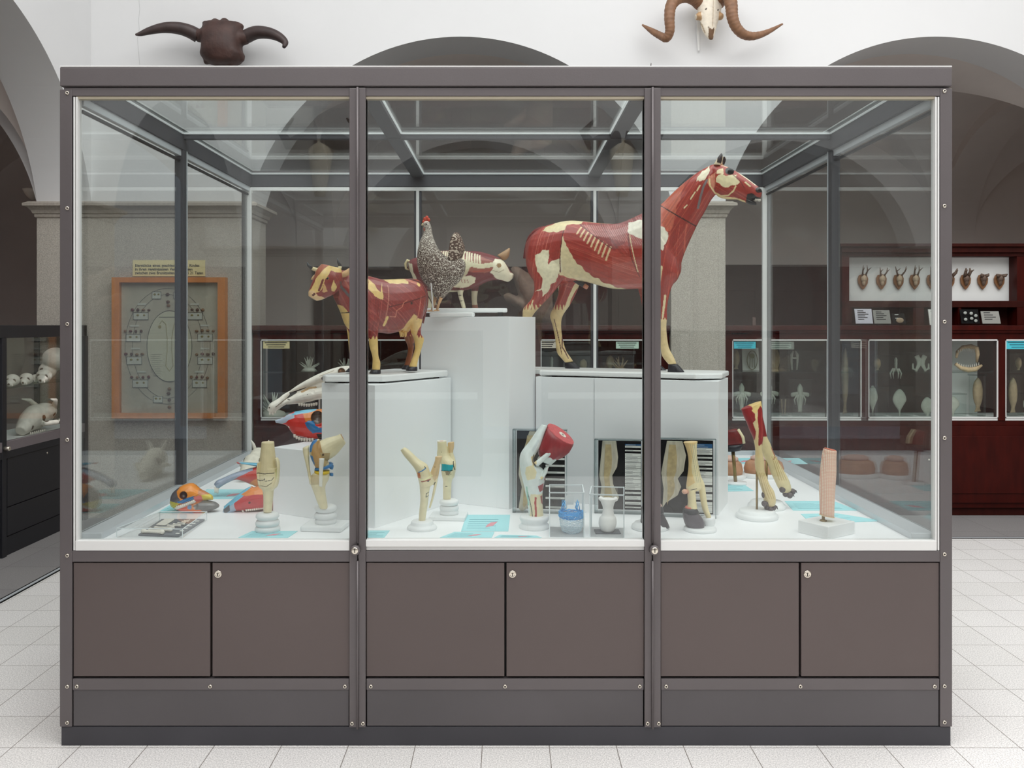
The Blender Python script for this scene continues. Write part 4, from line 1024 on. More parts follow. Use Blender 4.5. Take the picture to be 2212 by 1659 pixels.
# 3: hock joint leaning to the left, round foot
def hock():
    fr = Fr(910, 2.985, 0); b = Vector((*fr.p(910, 1147).xy, ZD)); b.y += .03
    t = thing('hock_joint_model', 'cream hock joint model leaning left on a low round white foot', 'joint model', b)
    rod_stand(t, b, [(.052, 0), (.054, .006), (.05, .012), (.044, .014), (.041, .018), (.0395, .026), (.036, .030), (0, .031)])
    fr = Fr(910, 3.015, 0); bm = NB()
    loft(bm, fr, [(865, 972, 874, 966), (872, 984, 885, 973), (886, 1000, 905, 992), (897, 1015, 922, 1003), (902, 1030, 928, 1018), (905, 1042, 932, 1036), (907, 1052, 934, 1048)], [.012, .015, .02, .026, .027, .026, .026], 0, 18, 3)
    loft(bm, fr, [(940, 986, 956, 985), (939, 996, 952, 1000), (933, 1012, 947, 1014), (928, 1025, 942, 1030), (926, 1040, 938, 1048)], [.014, .014, .014, .014, .014], .006, 14, 3)
    loft(bm, fr, [(906, 1046, 932, 1044), (907, 1060, 928, 1058), (908, 1075, 926, 1074), (907, 1090, 924, 1090), (905, 1110, 921, 1110), (904, 1132, 918, 1132)], [.024, .022, .018, .0155, .0145, .0145], 0, 16, 3)
    loft(bm, fr, [(946, 1005, 951, 1006), (938, 1045, 944, 1046), (932, 1075, 937, 1076), (926, 1097, 930, 1098)], [.008, .008, .007, .004], .008, 10, 3)
    def fn(P):
        P.poly([(938, 984), (957, 984), (952, 1020), (940, 1040), (930, 1022)], (214, 176, 128), mix=.7)
        P.poly([(901, 1020), (907, 1018), (910, 1030), (902, 1032)], (206, 120, 70)); P.line([(906, 1018), (914, 1014), (920, 1010)], BLU, .0018)
        P.spot(926, 1036, .0042, (50, 62, 84)); P.line([(912, 1038), (930, 1034)], (160, 80, 60), .002); P.line([(902, 1032), (918, 1034), (934, 1026)], (236, 230, 180), .0025)
        P.line([(921, 1072), (922, 1064), (928, 1062), (929, 1068), (921, 1072)], (60, 66, 60), .0011); P.line([(907, 1058), (908, 1072)], (90, 80, 60), .0012); P.line([(936, 1050), (940, 1042)], (80, 84, 60), .0018)
        P.line([(918, 1006), (921, 1009)], (40, 40, 40), .001); P.spot(939.5, 1008, .0014, (40, 36, 30))
    painted(bm, fr, 0.0013, IV, fn, 'bones', t)
hock()

# 4: elbow like joint with turquoise cartilage, square foot
def elbow():
    fr = Fr(970, 3.15, -5); b = Vector((*fr.p(972, 1124).xy, ZD)); b.y += .03
    t = thing('elbow_joint_model', 'cream elbow joint model with a turquoise band, standing behind the leaning hock joint', 'joint model', b)
    bm = NB(); M = Matrix.Translation(b) @ Matrix.Rotation(radians(-4), 4, 'Z'); box(bm, -.075, .062, -.05, .05, 0, .016, M); obj('foot_block', bm, WB, t, bevel=.004)
    rod_stand(t, b + Vector((-.005, 0, .016)), [(.035, 0), (.036, .01), (.034, .014), (.033, .016), (.036, .019), (.036, .028), (.033, .032), (.028, .034), (.034, .038), (.037, .045), (.034, .052), (.024, .056), (0, .057)])
    fr = Fr(970, 3.18, -5); bm = NB()
    loft(bm, fr, [(944.5, 954, 964, 952), (945, 968, 966, 968), (944, 984, 970, 984), (951, 1000, 984, 1000), (953, 1016, 983, 1016), (955, 1028, 980, 1030), (957, 1037, 976, 1040), (957, 1055, 975, 1055), (957, 1078, 974, 1078)], [.019, .018, .02, .028, .03, .026, .02, .016, .016], 0, 18, 3)
    loft(bm, fr, [(967, 956, 981, 954), (967, 966, 981, 966), (969, 980, 979, 978), (972, 996, 984, 994), (976, 1012, 985, 1012), (972, 1032, 981, 1032)], [.013, .013, .012, .014, .014, .012], .01, 14, 3)
    def fn(P):
        P.poly([(966, 952), (983, 952), (981, 976), (969, 978)], (214, 178, 130), mix=.8)
        P.poly([(956, 1000), (981, 1002), (979, 1014), (955, 1015)], (40, 160, 170), P.w < .02)
        P.poly([(964, 1016), (977, 1014), (974, 1025), (966, 1024)], (150, 136, 110)); P.spot(976, 1022, .0016, (20, 20, 20)); P.line([(954, 1015), (979, 1014)], (60, 50, 44), .0012)
        P.line([(980, 996), (983, 1014)], (60, 56, 44), .0012); P.line([(964, 1049), (967, 1049)], (30, 30, 30), .0016); P.spot(955, 975, .0013, (50, 44, 40))
    painted(bm, fr, 0.0014, IV, fn, 'bones', t)
    bm = NB(); lathe(bm, (fr.p(944.5, 954) + fr.p(964, 952)) / 2 + Vector((0, 0, -.001)), [(.0185, 0), (.0185, .0022), (.011, .0022), (.010, .001), (0, .001)], 22, sy=.95); obj('cut_face', bm, BONEW, t)
    bm = NB(); lathe(bm, (fr.p(944.5, 954) + fr.p(964, 952)) / 2, [(.0105, 0), (.0105, .0006), (0, .0006)], 18); obj('marrow', bm, mat('marrow_brown', (176, 120, 90), .8), t)
elbow()

# 5: stifle joint with the cut red thigh muscle
def stifle():
    fr = Fr(1155, 3.0, 8); b = Vector((*fr.p(1155, 1143).xy, ZD)); b.y += .03
    t = thing('stifle_joint_model', 'large white knee model with a cut red thigh muscle on a round white foot', 'joint model', b)
    rod_stand(t, b, [(.054, 0), (.056, .008), (.05, .014), (.046, .02), (.05, .026), (.0535, .034), (.0525, .042), (.046, .045), (0, .046)])
    fr = Fr(1155, 3.03, 8); bm = NB()
    loft(bm, fr, [(1170, 917, 1183, 920), (1160, 930, 1176, 938), (1143, 955, 1166, 966), (1128, 974, 1152, 990), (1122.5, 990, 1158, 1004), (1123, 1008, 1172, 1012), (1127, 1030, 1178, 1026), (1132, 1050, 1175, 1046), (1135, 1065, 1172, 1064), (1139, 1080, 1172, 1080), (1141, 1100, 1173, 1100), (1142, 1116, 1174, 1116)],
         [.012, .02, .03, .036, .04, .04, .036, .03, .027, .026, .026, .027], 0, 20, 3)
    loft(bm, fr, [(1160, 992, 1190, 1004), (1172, 975, 1206, 990), (1185, 960, 1212, 980)], [.03, .034, .03], 0, 16, 2)
    loft(bm, fr, [(1152, 1000, 1162, 1008), (1172, 984, 1180, 992), (1187, 973, 1193, 979)], [.008, .008, .005], -.036, 12, 3)
    loft(bm, fr, [(1161, 1036, 1176, 1030), (1166, 1032, 1182, 1020), (1176, 1012, 1186, 1006)], [.014, .018, .012], -.026, 12, 3)
    def fn(P):
        P.poly([(1134, 1005), (1148, 1002), (1155, 1015), (1152, 1030), (1138, 1034), (1131, 1020)], (232, 216, 160), mix=.8)
        P.poly([(1143, 985), (1153, 982), (1156, 998), (1148, 1005)], (220, 200, 150)); P.line([(1154, 1004), (1148, 995), (1150, 980)], (74, 60, 50), .002)
        P.poly([(1143, 1066), (1172, 1064), (1176, 1120), (1143, 1120)], (230, 214, 164), mix=.8)
        P.poly([(1160, 1046), (1173, 1042), (1171, 1058), (1163, 1060)], (150, 40, 46)); P.poly([(1152, 1070), (1157, 1070), (1157, 1120), (1152, 1120)], (176, 50, 46))
        P.poly([(1165, 1068), (1169, 1067), (1172, 1090), (1168, 1084)], (150, 44, 46)); P.poly([(1180, 1008), (1186, 1007), (1180, 1030), (1173, 1040), (1174, 1030)], (150, 40, 44))
        P.spot(1167, 1029, .006, (226, 206, 150)); P.line([(1138, 1060), (1145, 1090), (1149, 1118)], (70, 70, 66), .0012); P.line([(1136, 1050), (1141, 1090)], (150, 200, 180), .002)
        P.line([(1148, 970), (1160, 950)], (206, 214, 214), .004)
    painted(bm, fr, 0.0016, (222, 230, 226), fn, 'joint', t)
    d = (fr.p(1211, 938) - fr.p(1200, 957)).normalized(); c = (fr.p(1183, 919) + fr.p(1239, 957)) / 2
    a = (fr.p(1239, 957) - fr.p(1183, 919)) / 2
    n_ = a.cross(fr.n).normalized(); n_ = n_ if n_.z > 0 else -n_
    tilt = fr.n * .044 + n_ * .017
    def oval(cc, aa, bb, n=30): return [cc + aa * cos(2 * pi * i / n) + bb * sin(2 * pi * i / n) for i in range(n)]
    bm = NB(); R_ = []
    for (x1, y1, x2, y2), w_, q_ in zip([(1183, 919, 1239, 957), (1177, 930, 1238, 963), (1170, 946, 1231, 975), (1163, 964, 1219, 985), (1163, 982, 1207, 991), (1172, 993, 1192, 995)], (.044, .047, .047, .042, .03, .01), (1, .9, .7, .5, .3, .1)):
        A_, B_ = fr.p(x1, y1), fr.p(x2, y2); ring = oval((A_ + B_) / 2, (B_ - A_) / 2, fr.n * w_ + n_ * .017 * q_)
        R_.append([v + (v - (A_ + B_) / 2) * (.05 * sin(i * 1.9)) for i, v in enumerate(ring)])
    R_[0] = oval(c, a, tilt); rings(bm, R_)
    obj('thigh_muscle', bm, mat('dark_red_thigh', (150, 50, 54), .38, noise=(70, .15), stretch=(1, 1, .3), coat=.2), t, True)
    bm = NB(); rings(bm, [oval(c + n_ * h, a * k_, tilt * k_) for k_, h in ((1.0, .0002), (1.0, .0018), (.93, .0024), (.001, .0024))])
    cf = obj('cut_muscle', bm, mat('cut_muscle', (206, 96, 98), .5, noise=(120, .2)), t)
    q = c + a * .12
    bm = NB(); rings(bm, [oval(q + n_ * h, a * .26 * k_, tilt * .26 * k_, 20) for k_, h in ((1, .0024), (1, .0036), (.001, .0036))]); cb = obj('cut_bone', bm, BONEW, t)
    bm = NB(); rings(bm, [oval(q + n_ * h, a * .08 * k_, tilt * .12 * k_, 12) for k_, h in ((1, .0036), (1, .0042), (.001, .0042))]); obj('marrow', bm, mat('marrow_grey', (150, 140, 128), .8), cb)
stifle()

# hoof on a round foot, half hidden by the mullion
def hoof_model():
    fr = Fr(1406, 3.0, 0); b = Vector((*fr.p(1406, 1145).xy, ZD)); b.y += .02
    t = thing('hoof_model', 'black horse hoof model on a round white foot, partly behind the right mullion', 'hoof model', b)
    rod_stand(t, b, [(.064, 0), (.067, .006), (.064, .013), (.058, .016), (.055, .022), (0, .023)], seg=36)
    fr = Fr(1406, 3.02, 0); bm = NB()
    loft(bm, fr, [(1390, 1100, 1429, 1102), (1386, 1112, 1434, 1112), (1384, 1125, 1441, 1125), (1383, 1137, 1446, 1137)], [.034, .04, .046, .05], 0, 22, 3, 2.3)
    obj('hoof_wall', bm, mat('dark_grey_hoof', (58, 55, 60), .4, noise=(30, .1)), t, True)
    bm = NB(); loft(bm, fr, [(1388, 1091, 1428, 1090), (1385, 1098, 1433, 1099), (1385, 1108, 1434, 1108)], [.032, .038, .041], 0, 22, 2); obj('coronet_band', bm, HOOF, t, True)
    bm = NB(); loft(bm, fr, [(1396, 1082, 1422, 1080), (1391, 1088, 1427, 1087), (1389, 1093, 1430, 1092)], [.022, .03, .034], 0, 20, 2); obj('pastern', bm, mat('pale_pink_skin', (226, 190, 176), .6), t, True)
hoof_model()

# foot of a hoofed animal with bare tendons
def fetlock():
    fr = Fr(1515, 2.97, 0); b = Vector((*fr.p(1515, 1148).xy, ZD)); b.y += .02
    t = thing('fetlock_model', 'cream tendon and fetlock model ending in a dark hoof on a round white foot', 'hoof model', b)
    rod_stand(t, b, [(.056, 0), (.058, .006), (.056, .011), (.05, .013), (0, .0135)], seg=36)
    fr = Fr(1515, 3.0, 0); bm = NB()
    loft(bm, fr, [(1476, 955, 1507, 953), (1482, 968, 1505, 968), (1487, 990, 1506, 990), (1487, 1012, 1509, 1012), (1484, 1035, 1514, 1035), (1482, 1054, 1516, 1052), (1485, 1060, 1508, 1060)], [.022, .018, .016, .018, .022, .024, .016], 0, 18, 3)
    loft(bm, fr, [(1486, 1056, 1502, 1056), (1485, 1070, 1503, 1072), (1486, 1085, 1504, 1085), (1484, 1098, 1506, 1098)], [.016, .018, .018, .022], -.006, 16, 3)
    loft(bm, fr, [(1496, 965, 1503, 965), (1501, 1000, 1508, 1000), (1505, 1030, 1514, 1028), (1508, 1050, 1522, 1046), (1512, 1075, 1526, 1075), (1517, 1100, 1530, 1098), (1524, 1115, 1535, 1112), (1528, 1122, 1537, 1120)], [.008, .009, .012, .016, .016, .014, .012, .008], .006, 14, 3)
    ball(bm, fr.p(1479, 1062, -.008), (.011, .010, .009), 14, 10)
    def fn(P):
        P.poly([(1474, 950), (1510, 950), (1496, 962), (1494, 985), (1492, 1020), (1500, 1040), (1484, 1050), (1480, 1040), (1486, 1010)], (232, 196, 130), mix=.8)
        for a in (0, 4, 8): P.line([(1489 + a, 958), (1497 + a, 1000), (1503 + a, 1040)], (180, 176, 150), .0009)
        P.spot(1479, 1062, .012, (228, 176, 150), P.w < .02); P.line([(1503, 1060), (1508, 1085), (1520, 1110)], (206, 150, 96), .0022); P.line([(1490, 1056), (1502, 1053)], (70, 64, 56), .0012)
    painted(bm, fr, 0.0013, (232, 218, 172), fn, 'tendons', t)
    bm = NB(); loft(bm, fr, [(1476, 1104, 1506, 1102), (1475, 1112, 1510, 1110), (1477, 1124, 1516, 1118), (1482, 1136, 1521, 1130), (1490, 1141.5, 1520, 1139)], [.026, .031, .034, .036, .034], -.004, 20, 3, 2.3); h = obj('hoof_wall', bm, mat('grey_horn', (92, 86, 92), .4, noise=(30, .1)), t, True)
    bm = NB(); loft(bm, fr, [(1477, 1098, 1504, 1096), (1475, 1104, 1508, 1102), (1475.5, 1110, 1510, 1107)], [.025, .0295, .0318], -.004, 20, 2); obj('coronet_band', bm, HOOF, t, True)
    bm = NB(); loft(bm, fr, [(1481, 1094, 1503, 1094), (1479, 1099, 1505, 1098)], [.02, .024], -.004, 18, 1); obj('skin_edge', bm, mat('salmon', (216, 122, 100), .5), t, True)
    bm = NB(); loft(bm, fr, [(1513, 1118, 1545, 1114), (1516, 1130, 1545, 1128), (1522, 1138, 1540, 1137)], [.024, .026, .024], .018, 14, 2); obj('sole_block', bm, WB, t, True)
fetlock()

# two standing dog legs on rods
def dog_leg(px0, z, d, lab, hidden=False):
    fr = Fr(1640, 3.175, 4)
    sh = lambda r: [(a + d[0], b + d[1], c + d[0], e + d[1]) for a, b, c, e in r]
    f2 = Fr(1640 + d[0], z, 4)
    b = Vector((*f2.p(1635 + d[0], 1108 + d[1]).xy, ZD))
    t = thing('dog_leg_model', lab, 'leg model', b)
    rod_stand(t, b, [(.077, 0), (.079, .006), (.077, .014), (.071, .018), (.068, .02), (.066, .028), (.06, .031), (0, .0315)], seg=40)
    bm = NB()
    loft(bm, f2, sh([(1601, 884, 1644, 866), (1606, 898, 1646, 886), (1613, 912, 1647, 908), (1620, 930, 1648, 930), (1628, 948, 1647, 948), (1632, 968, 1645, 968), (1632, 985, 1648, 985), (1631, 1000, 1650, 1000), (1633, 1018, 1651, 1016), (1637, 1032, 1655, 1028), (1643, 1050, 1662, 1046), (1648, 1066, 1671, 1060), (1651, 1085, 1675, 1078), (1656, 1095, 1674, 1090)]),
         [.022, .03, .032, .03, .024, .018, .02, .021, .018, .018, .02, .023, .026, .018], 0, 20, 3)
    def fn(P):
        o = lambda L: [(x + d[0], y + d[1]) for x, y in L]
        RD = (150, 28, 30)
        P.where(P.uv0[:, 1] > CAMZ + (CY - 885 - d[1]) * z / F, (226, 192, 122))
        P.poly(o([(1598, 880), (1618, 872), (1624, 890), (1628, 905), (1622, 912), (1632, 950), (1628, 955), (1605, 905)]), RD); P.poly(o([(1630, 884), (1638, 876), (1646, 882), (1648, 930), (1645, 962), (1640, 956), (1635, 963), (1632, 958)]), RD)
        P.line(o([(1640, 890), (1641, 945)]), (196, 70, 60), .0012)
        P.poly(o([(1618, 884), (1640, 868), (1645, 872), (1632, 880), (1628, 892), (1624, 892)]), (232, 202, 130)); P.line(o([(1627, 895), (1630, 930), (1632, 960), (1634, 985)]), (232, 206, 150), .0045)
        for k in range(4): P.line(o([(1638 + k * 3, 1020), (1645 + k * 4, 1050), (1652 + k * 5, 1075)]), (196, 170, 116), .0012)
    painted(bm, f2, 0.0016, (226, 206, 156), fn, 'leg', t)
    PW = mat('dark_paw', (84, 74, 76), .5, noise=(60, .2))
    for i, (x, y) in enumerate(((1651, 1088), (1657, 1096), (1664, 1101), (1671, 1096))):
        bm = NB(); p_ = f2.p(x + d[0], y + d[1], -.016 + .011 * (i % 2)); ball(bm, p_, (.0105, .0125, .0115), 14, 10); pd = obj('toe_pad', bm, PW, t, True)
        bm = NB(); tube(bm, [p_ + Vector((.004, 0, .006)), p_ + Vector((.012, 0, .002)), p_ + Vector((.0165, 0, -.008))], [.0045, .0035, .0008], 8); obj('claw', bm, PW, pd, True)
    bm = NB(); ball(bm, f2.p(1649 + d[0], 1069 + d[1]), (.007, .010, .012), 12, 8); obj('carpal_pad', bm, PW, t, True)
    bm = NB(); tube(bm, [b + Vector((0, 0, .03)), Vector((b.x, b.y, f2.p(1640, 1000 + d[1]).z))], .0042, 10); obj('rod', bm, mat('brass', (150, 128, 86), .35, .8), t, True)
dog_leg(1635, 3.19, (0, 0), 'red and cream dog leg model on a brass rod, in front of its twin')
def dog_leg_back():
    f2 = Fr(1660, 3.36, 0); b = Vector((*f2.p(1656, 1088).xy, ZD))
    t = thing('dog_leg_model', 'cream dog leg model slanting right, behind the other dog leg', 'leg model', b)
    rod_stand(t, b, [(.072, 0), (.074, .006), (.072, .014), (.066, .018), (.062, .026), (.056, .029), (0, .0295)], seg=40)
    bm = NB()
    loft(bm, f2, [(1622, 905, 1645, 890), (1632, 930, 1652, 922), (1640, 950, 1657, 944), (1643, 968, 1664, 958), (1650, 986, 1671, 977), (1658, 1003, 1680, 994), (1664, 1018, 1688, 1008), (1674, 1040, 1698, 1025), (1682, 1056, 1706, 1042), (1692, 1068, 1710, 1058)], [.026, .026, .022, .021, .021, .021, .02, .023, .025, .016], 0, 18, 3)
    painted(bm, f2, 0.0016, (228, 210, 162), lambda P: (P.where(P.uv0[:, 1] > CAMZ + (CY - 942) * 3.36 / F, (140, 26, 28)), P.line([(1655, 928), (1662, 950)], (150, 30, 30), .003), P.line([(1664, 966), (1672, 985), (1668, 990)], (160, 40, 40), .0018),
        [P.line([(1664 + k * 4, 985), (1680 + k * 5, 1035)], (192, 166, 110), .0013) for k in range(4)]), 'leg', t)
    PW = mat('dark_paw', (84, 74, 76))
    for i, (x, y) in enumerate(((1690, 1058), (1697, 1067), (1706, 1070), (1712, 1062))):
        bm = NB(); p_ = f2.p(x, y, -.016 + .011 * (i % 2)); ball(bm, p_, (.012, .013, .0125), 14, 10); pd = obj('toe_pad', bm, PW, t, True)
        bm = NB(); tube(bm, [p_ + Vector((.004, 0, .006)), p_ + Vector((.013, 0, .003)), p_ + Vector((.018, 0, -.006))], [.0045, .0035, .0008], 8); obj('claw', bm, PW, pd, True)
    bm = NB(); tube(bm, [b + Vector((0, 0, .028)), Vector((b.x, b.y, f2.p(1656, 985).z))], .0042, 10); obj('rod', bm, mat('brass', (150, 128, 86)), t, True)
dog_leg_back()

# cut column of muscle fibre on a white block
def fibre():
    fr = Fr(1786, 2.93, 0); b = Vector((*fr.p(1783, 1158).xy, ZD)); b.y += .015
    t = thing('muscle_fibre_model', 'pale pink muscle fibre column on a short rod above a white block', 'fibre model', b)
    bm = NB(); M = Matrix.Translation(b) @ Matrix.Rotation(radians(33), 4, 'Z'); box(bm, -.062, .088, -.062, .06, 0, .044, M); obj('block', bm, WB, t, bevel=.002)
    c = fr.p(1782, 1120); c.y = b.y
    bm = NB(); lathe(bm, Vector((c.x, b.y, ZD + .044)), [(.012, 0), (.013, .002), (.011, .0045), (.0052, .005), (.0052, .045), (0, .045)], 18); obj('rod', bm, mat('brass', (150, 128, 86)), t, True)
    f2 = Fr(1786, b.y - CAMY, 0)
    m = bpy.data.materials.new('fibre_bands'); m.use_nodes = True; nt = m.node_tree; N = nt.nodes; L = nt.links; q = N['Principled BSDF']; q.inputs['Roughness'].default_value = .7
    tc = N.new('ShaderNodeTexCoord'); w1 = N.new('ShaderNodeTexWave'); w1.bands_direction = 'Z'; w1.inputs['Scale'].default_value = 62; w1.inputs['Distortion'].default_value = .6
    w2 = N.new('ShaderNodeTexWave'); w2.bands_direction = 'X'; w2.inputs['Scale'].default_value = 52
    L.new(tc.outputs['Object'], w1.inputs[0]); L.new(tc.outputs['Object'], w2.inputs[0])
    mu = N.new('ShaderNodeMath'); mu.operation = 'MULTIPLY'; L.new(w1.outputs['Fac'], mu.inputs[0]); L.new(w2.outputs['Fac'], mu.inputs[1])
    r = N.new('ShaderNodeValToRGB'); r.color_ramp.elements[0].color = (*lin((226, 172, 150)), 1); r.color_ramp.elements[1].color = (*lin((236, 218, 196)), 1); r.color_ramp.elements[1].position = .5
    L.new(mu.outputs[0], r.inputs[0]); L.new(r.outputs[0], q.inputs['Base Color'])
    bm = NB(); loft(bm, f2, [(1779, 969, 1807, 974), (1775, 990, 1806, 992), (1772, 1020, 1806, 1020), (1770, 1050, 1804, 1050), (1771, 1080, 1802, 1084), (1772, 1112, 1801, 1117)], [.021, .023, .025, .026, .026, .025], 0, 24, 3); obj('column', bm, m, t, True)
    bm = NB(); loft(bm, f2, [(1781, 967.2, 1805, 972.2), (1781.5, 968.6, 1805.5, 973.6)], [.019, .02], 0, 22, 1); obj('cut_end', bm, mat('salmon_speckle', (226, 128, 104), .6, noise=(190, .35)), t)
    bm = NB(); loft(bm, f2, [(1770, 1112, 1802, 1117.5), (1770, 1111, 1802, 1116.5)], [.026, .026], 0, 22, 1); obj('end_ring', bm, mat('ivory', IV), t)
fibre()

# models half hidden behind the right plinth: cut feet on white stands
def cut_foot(px_, z, w, lab):
    fr = Fr(px_, z, 0); b = Vector((*fr.p(px_, 1000).xy, ZD))
    t = thing('cut_foot_model', lab, 'foot model', b)
    bm = NB(); lathe(bm, b, [(.075, 0), (.078, .006), (.075, .018), (.07, .02), (0, .0205)], 32, sx=w); obj('base', bm, WB, t, True)
    bm = NB(); lathe(bm, b + Vector((0, 0, .02)), [(.062, 0), (.064, .02), (.058, .05), (.045, .062), (0, .064)], 28, sx=w); obj('foot', bm, mat('tan_wax', (196, 148, 116), .5, noise=(20, .2)), t, True)
    bm = NB(); lathe(bm, b + Vector((0, -.0, .083)), [(.042, 0), (.043, .012), (.03, .02), (0, .021)], 24, sx=w); obj('cut_top', bm, mat('pale_pink_skin', (226, 190, 176)), t, True)
cut_foot(1575, 4.02, 1.0, 'tan and pink cut foot model on a white stand behind the right plinth')
cut_foot(1650, 4.05, 1.5, 'wider tan foot model on a white stand at the back right of the deck')
fq = Fr(1588, 3.9, 0); bq = Vector((*fq.p(1583, 1000).xy, ZD)); bq.y = 1.02
tq = thing('hoof_leg_model', 'red, cream and black hoof leg model behind the right plinth', 'leg model', bq)
rod_stand(tq, bq, [(.05, 0), (.05, .012), (0, .0125)])
bm = NB(); fq = Fr(1583, bq.y - CAMY, 0); loft(bm, fq, [(1568, 975, 1600, 972), (1570, 962, 1606, 958)], [.03, .03], 0, 16, 2); h_ = obj('hoof_wall', bm, HOOF, tq, True)
bm = NB(); loft(bm, fq, [(1570, 961, 1606, 957), (1568, 945, 1602, 940), (1566, 932, 1592, 926)], [.028, .028, .022], 0, 16, 3); obj('pastern', bm, mat('dark_red_muscle', (112, 30, 28)), tq, True)
bm = NB(); tube(bm, [fq.p(1606, 958, -.01), fq.p(1604, 945, -.01), fq.p(1594, 928, -.01)], [.009, .009, .008], 10); obj('tendon', bm, mat('ivory', IV), tq, True)
bm = NB(); tube(bm, [bq + Vector((0, 0, .012)), fq.p(1583, 970)], .008, 10); obj('rod', bm, mat('brass', (150, 128, 86)), tq, True)

# ---------------------------------------------------------------- clear boxes and framed slices
def slab_case(c, ang, w, h, d, label, slice_pts, wide_text, sparse=False, name='framed_slice'):
    """Clear box with a plastinated slice and a column of label strips on a black back; c = lower left front corner."""
    t = thing(name, label, 'framed specimen', c)
    a = radians(ang); ex = Vector((cos(a), sin(a), 0)); ey = Vector((-sin(a), cos(a), 0)); ez = Vector((0, 0, 1))
    bm = NB(); obox(bm, c, ex * w, ey * d, ez * h); obj('clear_box', bm, ACRY, t)
    bm = NB(); obox(bm, c + ex * .014 + ey * (d - .006) + ez * .012, ex * (w - .024), ey * .004, ez * (h - .02)); obj('black_back', bm, BLACK, t)
    bm = NB()
    for s_ in (0, 1): obox(bm, c + ex * (s_ * (w - .004)) - ey * .0006, ex * .004, ey * .002, ez * h)
    obox(bm, c + ez * (h - .003) - ey * .0006, ex * w, ey * .002, ez * .003); obox(bm, c + ez * (h - .003), ex * w, ey * d, ez * .0034); obox(bm, c, ex * .012, ey * (d - .002), ez * h); obox(bm, c, ex * w, ey * d, ez * .006)
    obj('clear_edge', bm, glass('acrylic_edge', (.80, .84, .84), 1.5), t)
    y0 = d - .014
    bm = NB(); P = [c + ex * (u * w) + ez * (v * h) + ey * y0 for u, v in slice_pts]; prism(bm, P, ey * .008); sl = obj('slice', bm, mat('plastinate', (196, 188, 168), .5, noise=(24, .2), stretch=(3, 3, .7)), t, bevel=.002)
    cx = sum(p[0] for p in slice_pts) / len(slice_pts)
    core = [(cx + (u - cx) * .42 - .02, .05 + v * .9) for u, v in slice_pts]
    bm = NB(); prism(bm, [c + ex * (u * w) + ez * (v * h) + ey * (y0 - .0012) for u, v in core], ey * .0014); obj('bone_core', bm, mat('plastinate_bone', (186, 166, 122), .55, noise=(60, .2)), sl)
    u0, u1 = wide_text; v = .93; k = 0; rnd = random.Random(label)
    while v > .07:
        hh = .022 if sparse else rnd.choice((.018, .026, .034, .05))
        bm = NB(); obox(bm, c + ex * (u0 * w) + ez * ((v - hh) * h) + ey * (y0 + .004), ex * ((u1 - u0) * w), ey * .0018, ez * (hh * h)); st = obj('label_strip', bm, PAPER if k else mat('blue_label', (30, 90, 140), .6), t)
        bm = NB(); n = max(1, int(hh / .018))
        for q in range(n):
            zz = v - hh * (q + .62) / n; obox(bm, c + ex * ((u0 + .02) * w) + ez * (zz * h) + ey * (y0 + .0034), ex * ((u1 - u0) * w * rnd.uniform(.4, .85)), ey * .0008, ez * .0012)
        obj('print_line', bm, mat('print_grey', (120, 122, 124), .8) if k else PAPER, st)
        v -= hh + (rnd.choice((.06, .09, .12)) if sparse else rnd.choice((.004, .006, .03))); k += 1
    return t
c1 = W(1107, 1109, 3.27); c1.z = ZD
slab_case(c1, -7, .212, .325, .035, 'black backed bone slice in a clear box, behind the white knee with red muscle',
          [(.10, .04), (.16, .0), (.30, .06), (.34, .3), (.30, .48), (.36, .6), (.44, .78), (.62, .97), (.30, .97), (.22, .8), (.12, .62), (.10, .45), (.16, .3)], (.60, .95), True)
c2 = W(1284, 1109, 3.26); c2.z = ZD
slab_case(c2, -8, .19, .288, .035, 'black backed joint slice with many label strips, behind the two clear cubes',
          [(.10, .18), (.34, .10), (.50, .2), (.38, .38), (.36, .5), (.46, .62), (.48, .75), (.44, .97), (.16, .97), (.12, .7), (.09, .5), (.14, .35)], (.62, .94))
c3 = W(1418, 1114, 3.205); c3.z = ZD
slab_case(c3, -10, .222, .30, .028, 'black backed hoof slice in a clear box, behind the tendon and hoof model',
          [(.10, .10), (.16, .17), (.36, .27), (.42, .38), (.36, .48), (.46, .58), (.50, .78), (.44, .96), (.18, .96), (.12, .72), (.08, .55), (.12, .35)], (.62, .94))

def clear_cube(c, ang, w, d, h, label):
    t = thing('clear_cube', label, 'acrylic box', c)
    a = radians(ang); ex = Vector((cos(a), sin(a), 0)); ey = Vector((-sin(a), cos(a), 0)); ez = Vector((0, 0, 1)); e = .0035
    bm = NB(); obox(bm, c, ex * w, ey * d, ez * h); obj('cover', bm, ACRY, t)
    bm = NB()
    for u in (0, w - e):
        for v in (0, d - e): obox(bm, c + ex * u + ey * v, ex * e, ey * e, ez * h)
        obox(bm, c + ex * u + ez * (h - e), ex * e, ey * d, ez * (e + .0004))
    for v in (0, d - e): obox(bm, c + ey * v + ez * (h - e), ex * w, ey * e, ez * (e + .0006))
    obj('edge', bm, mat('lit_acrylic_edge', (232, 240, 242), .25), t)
    return t, ex, ey
cA = W(1186, 1166, 2.90); cA.z = ZD
clear_cube(cA, -3, .122, .145, .154, 'clear acrylic cube covering the blue mesh hoof cast')
cB = W(1273, 1166, 2.90); cB.z = ZD
clear_cube(cB, -8, .120, .145, .148, 'clear acrylic cube covering the white vase-shaped bone')
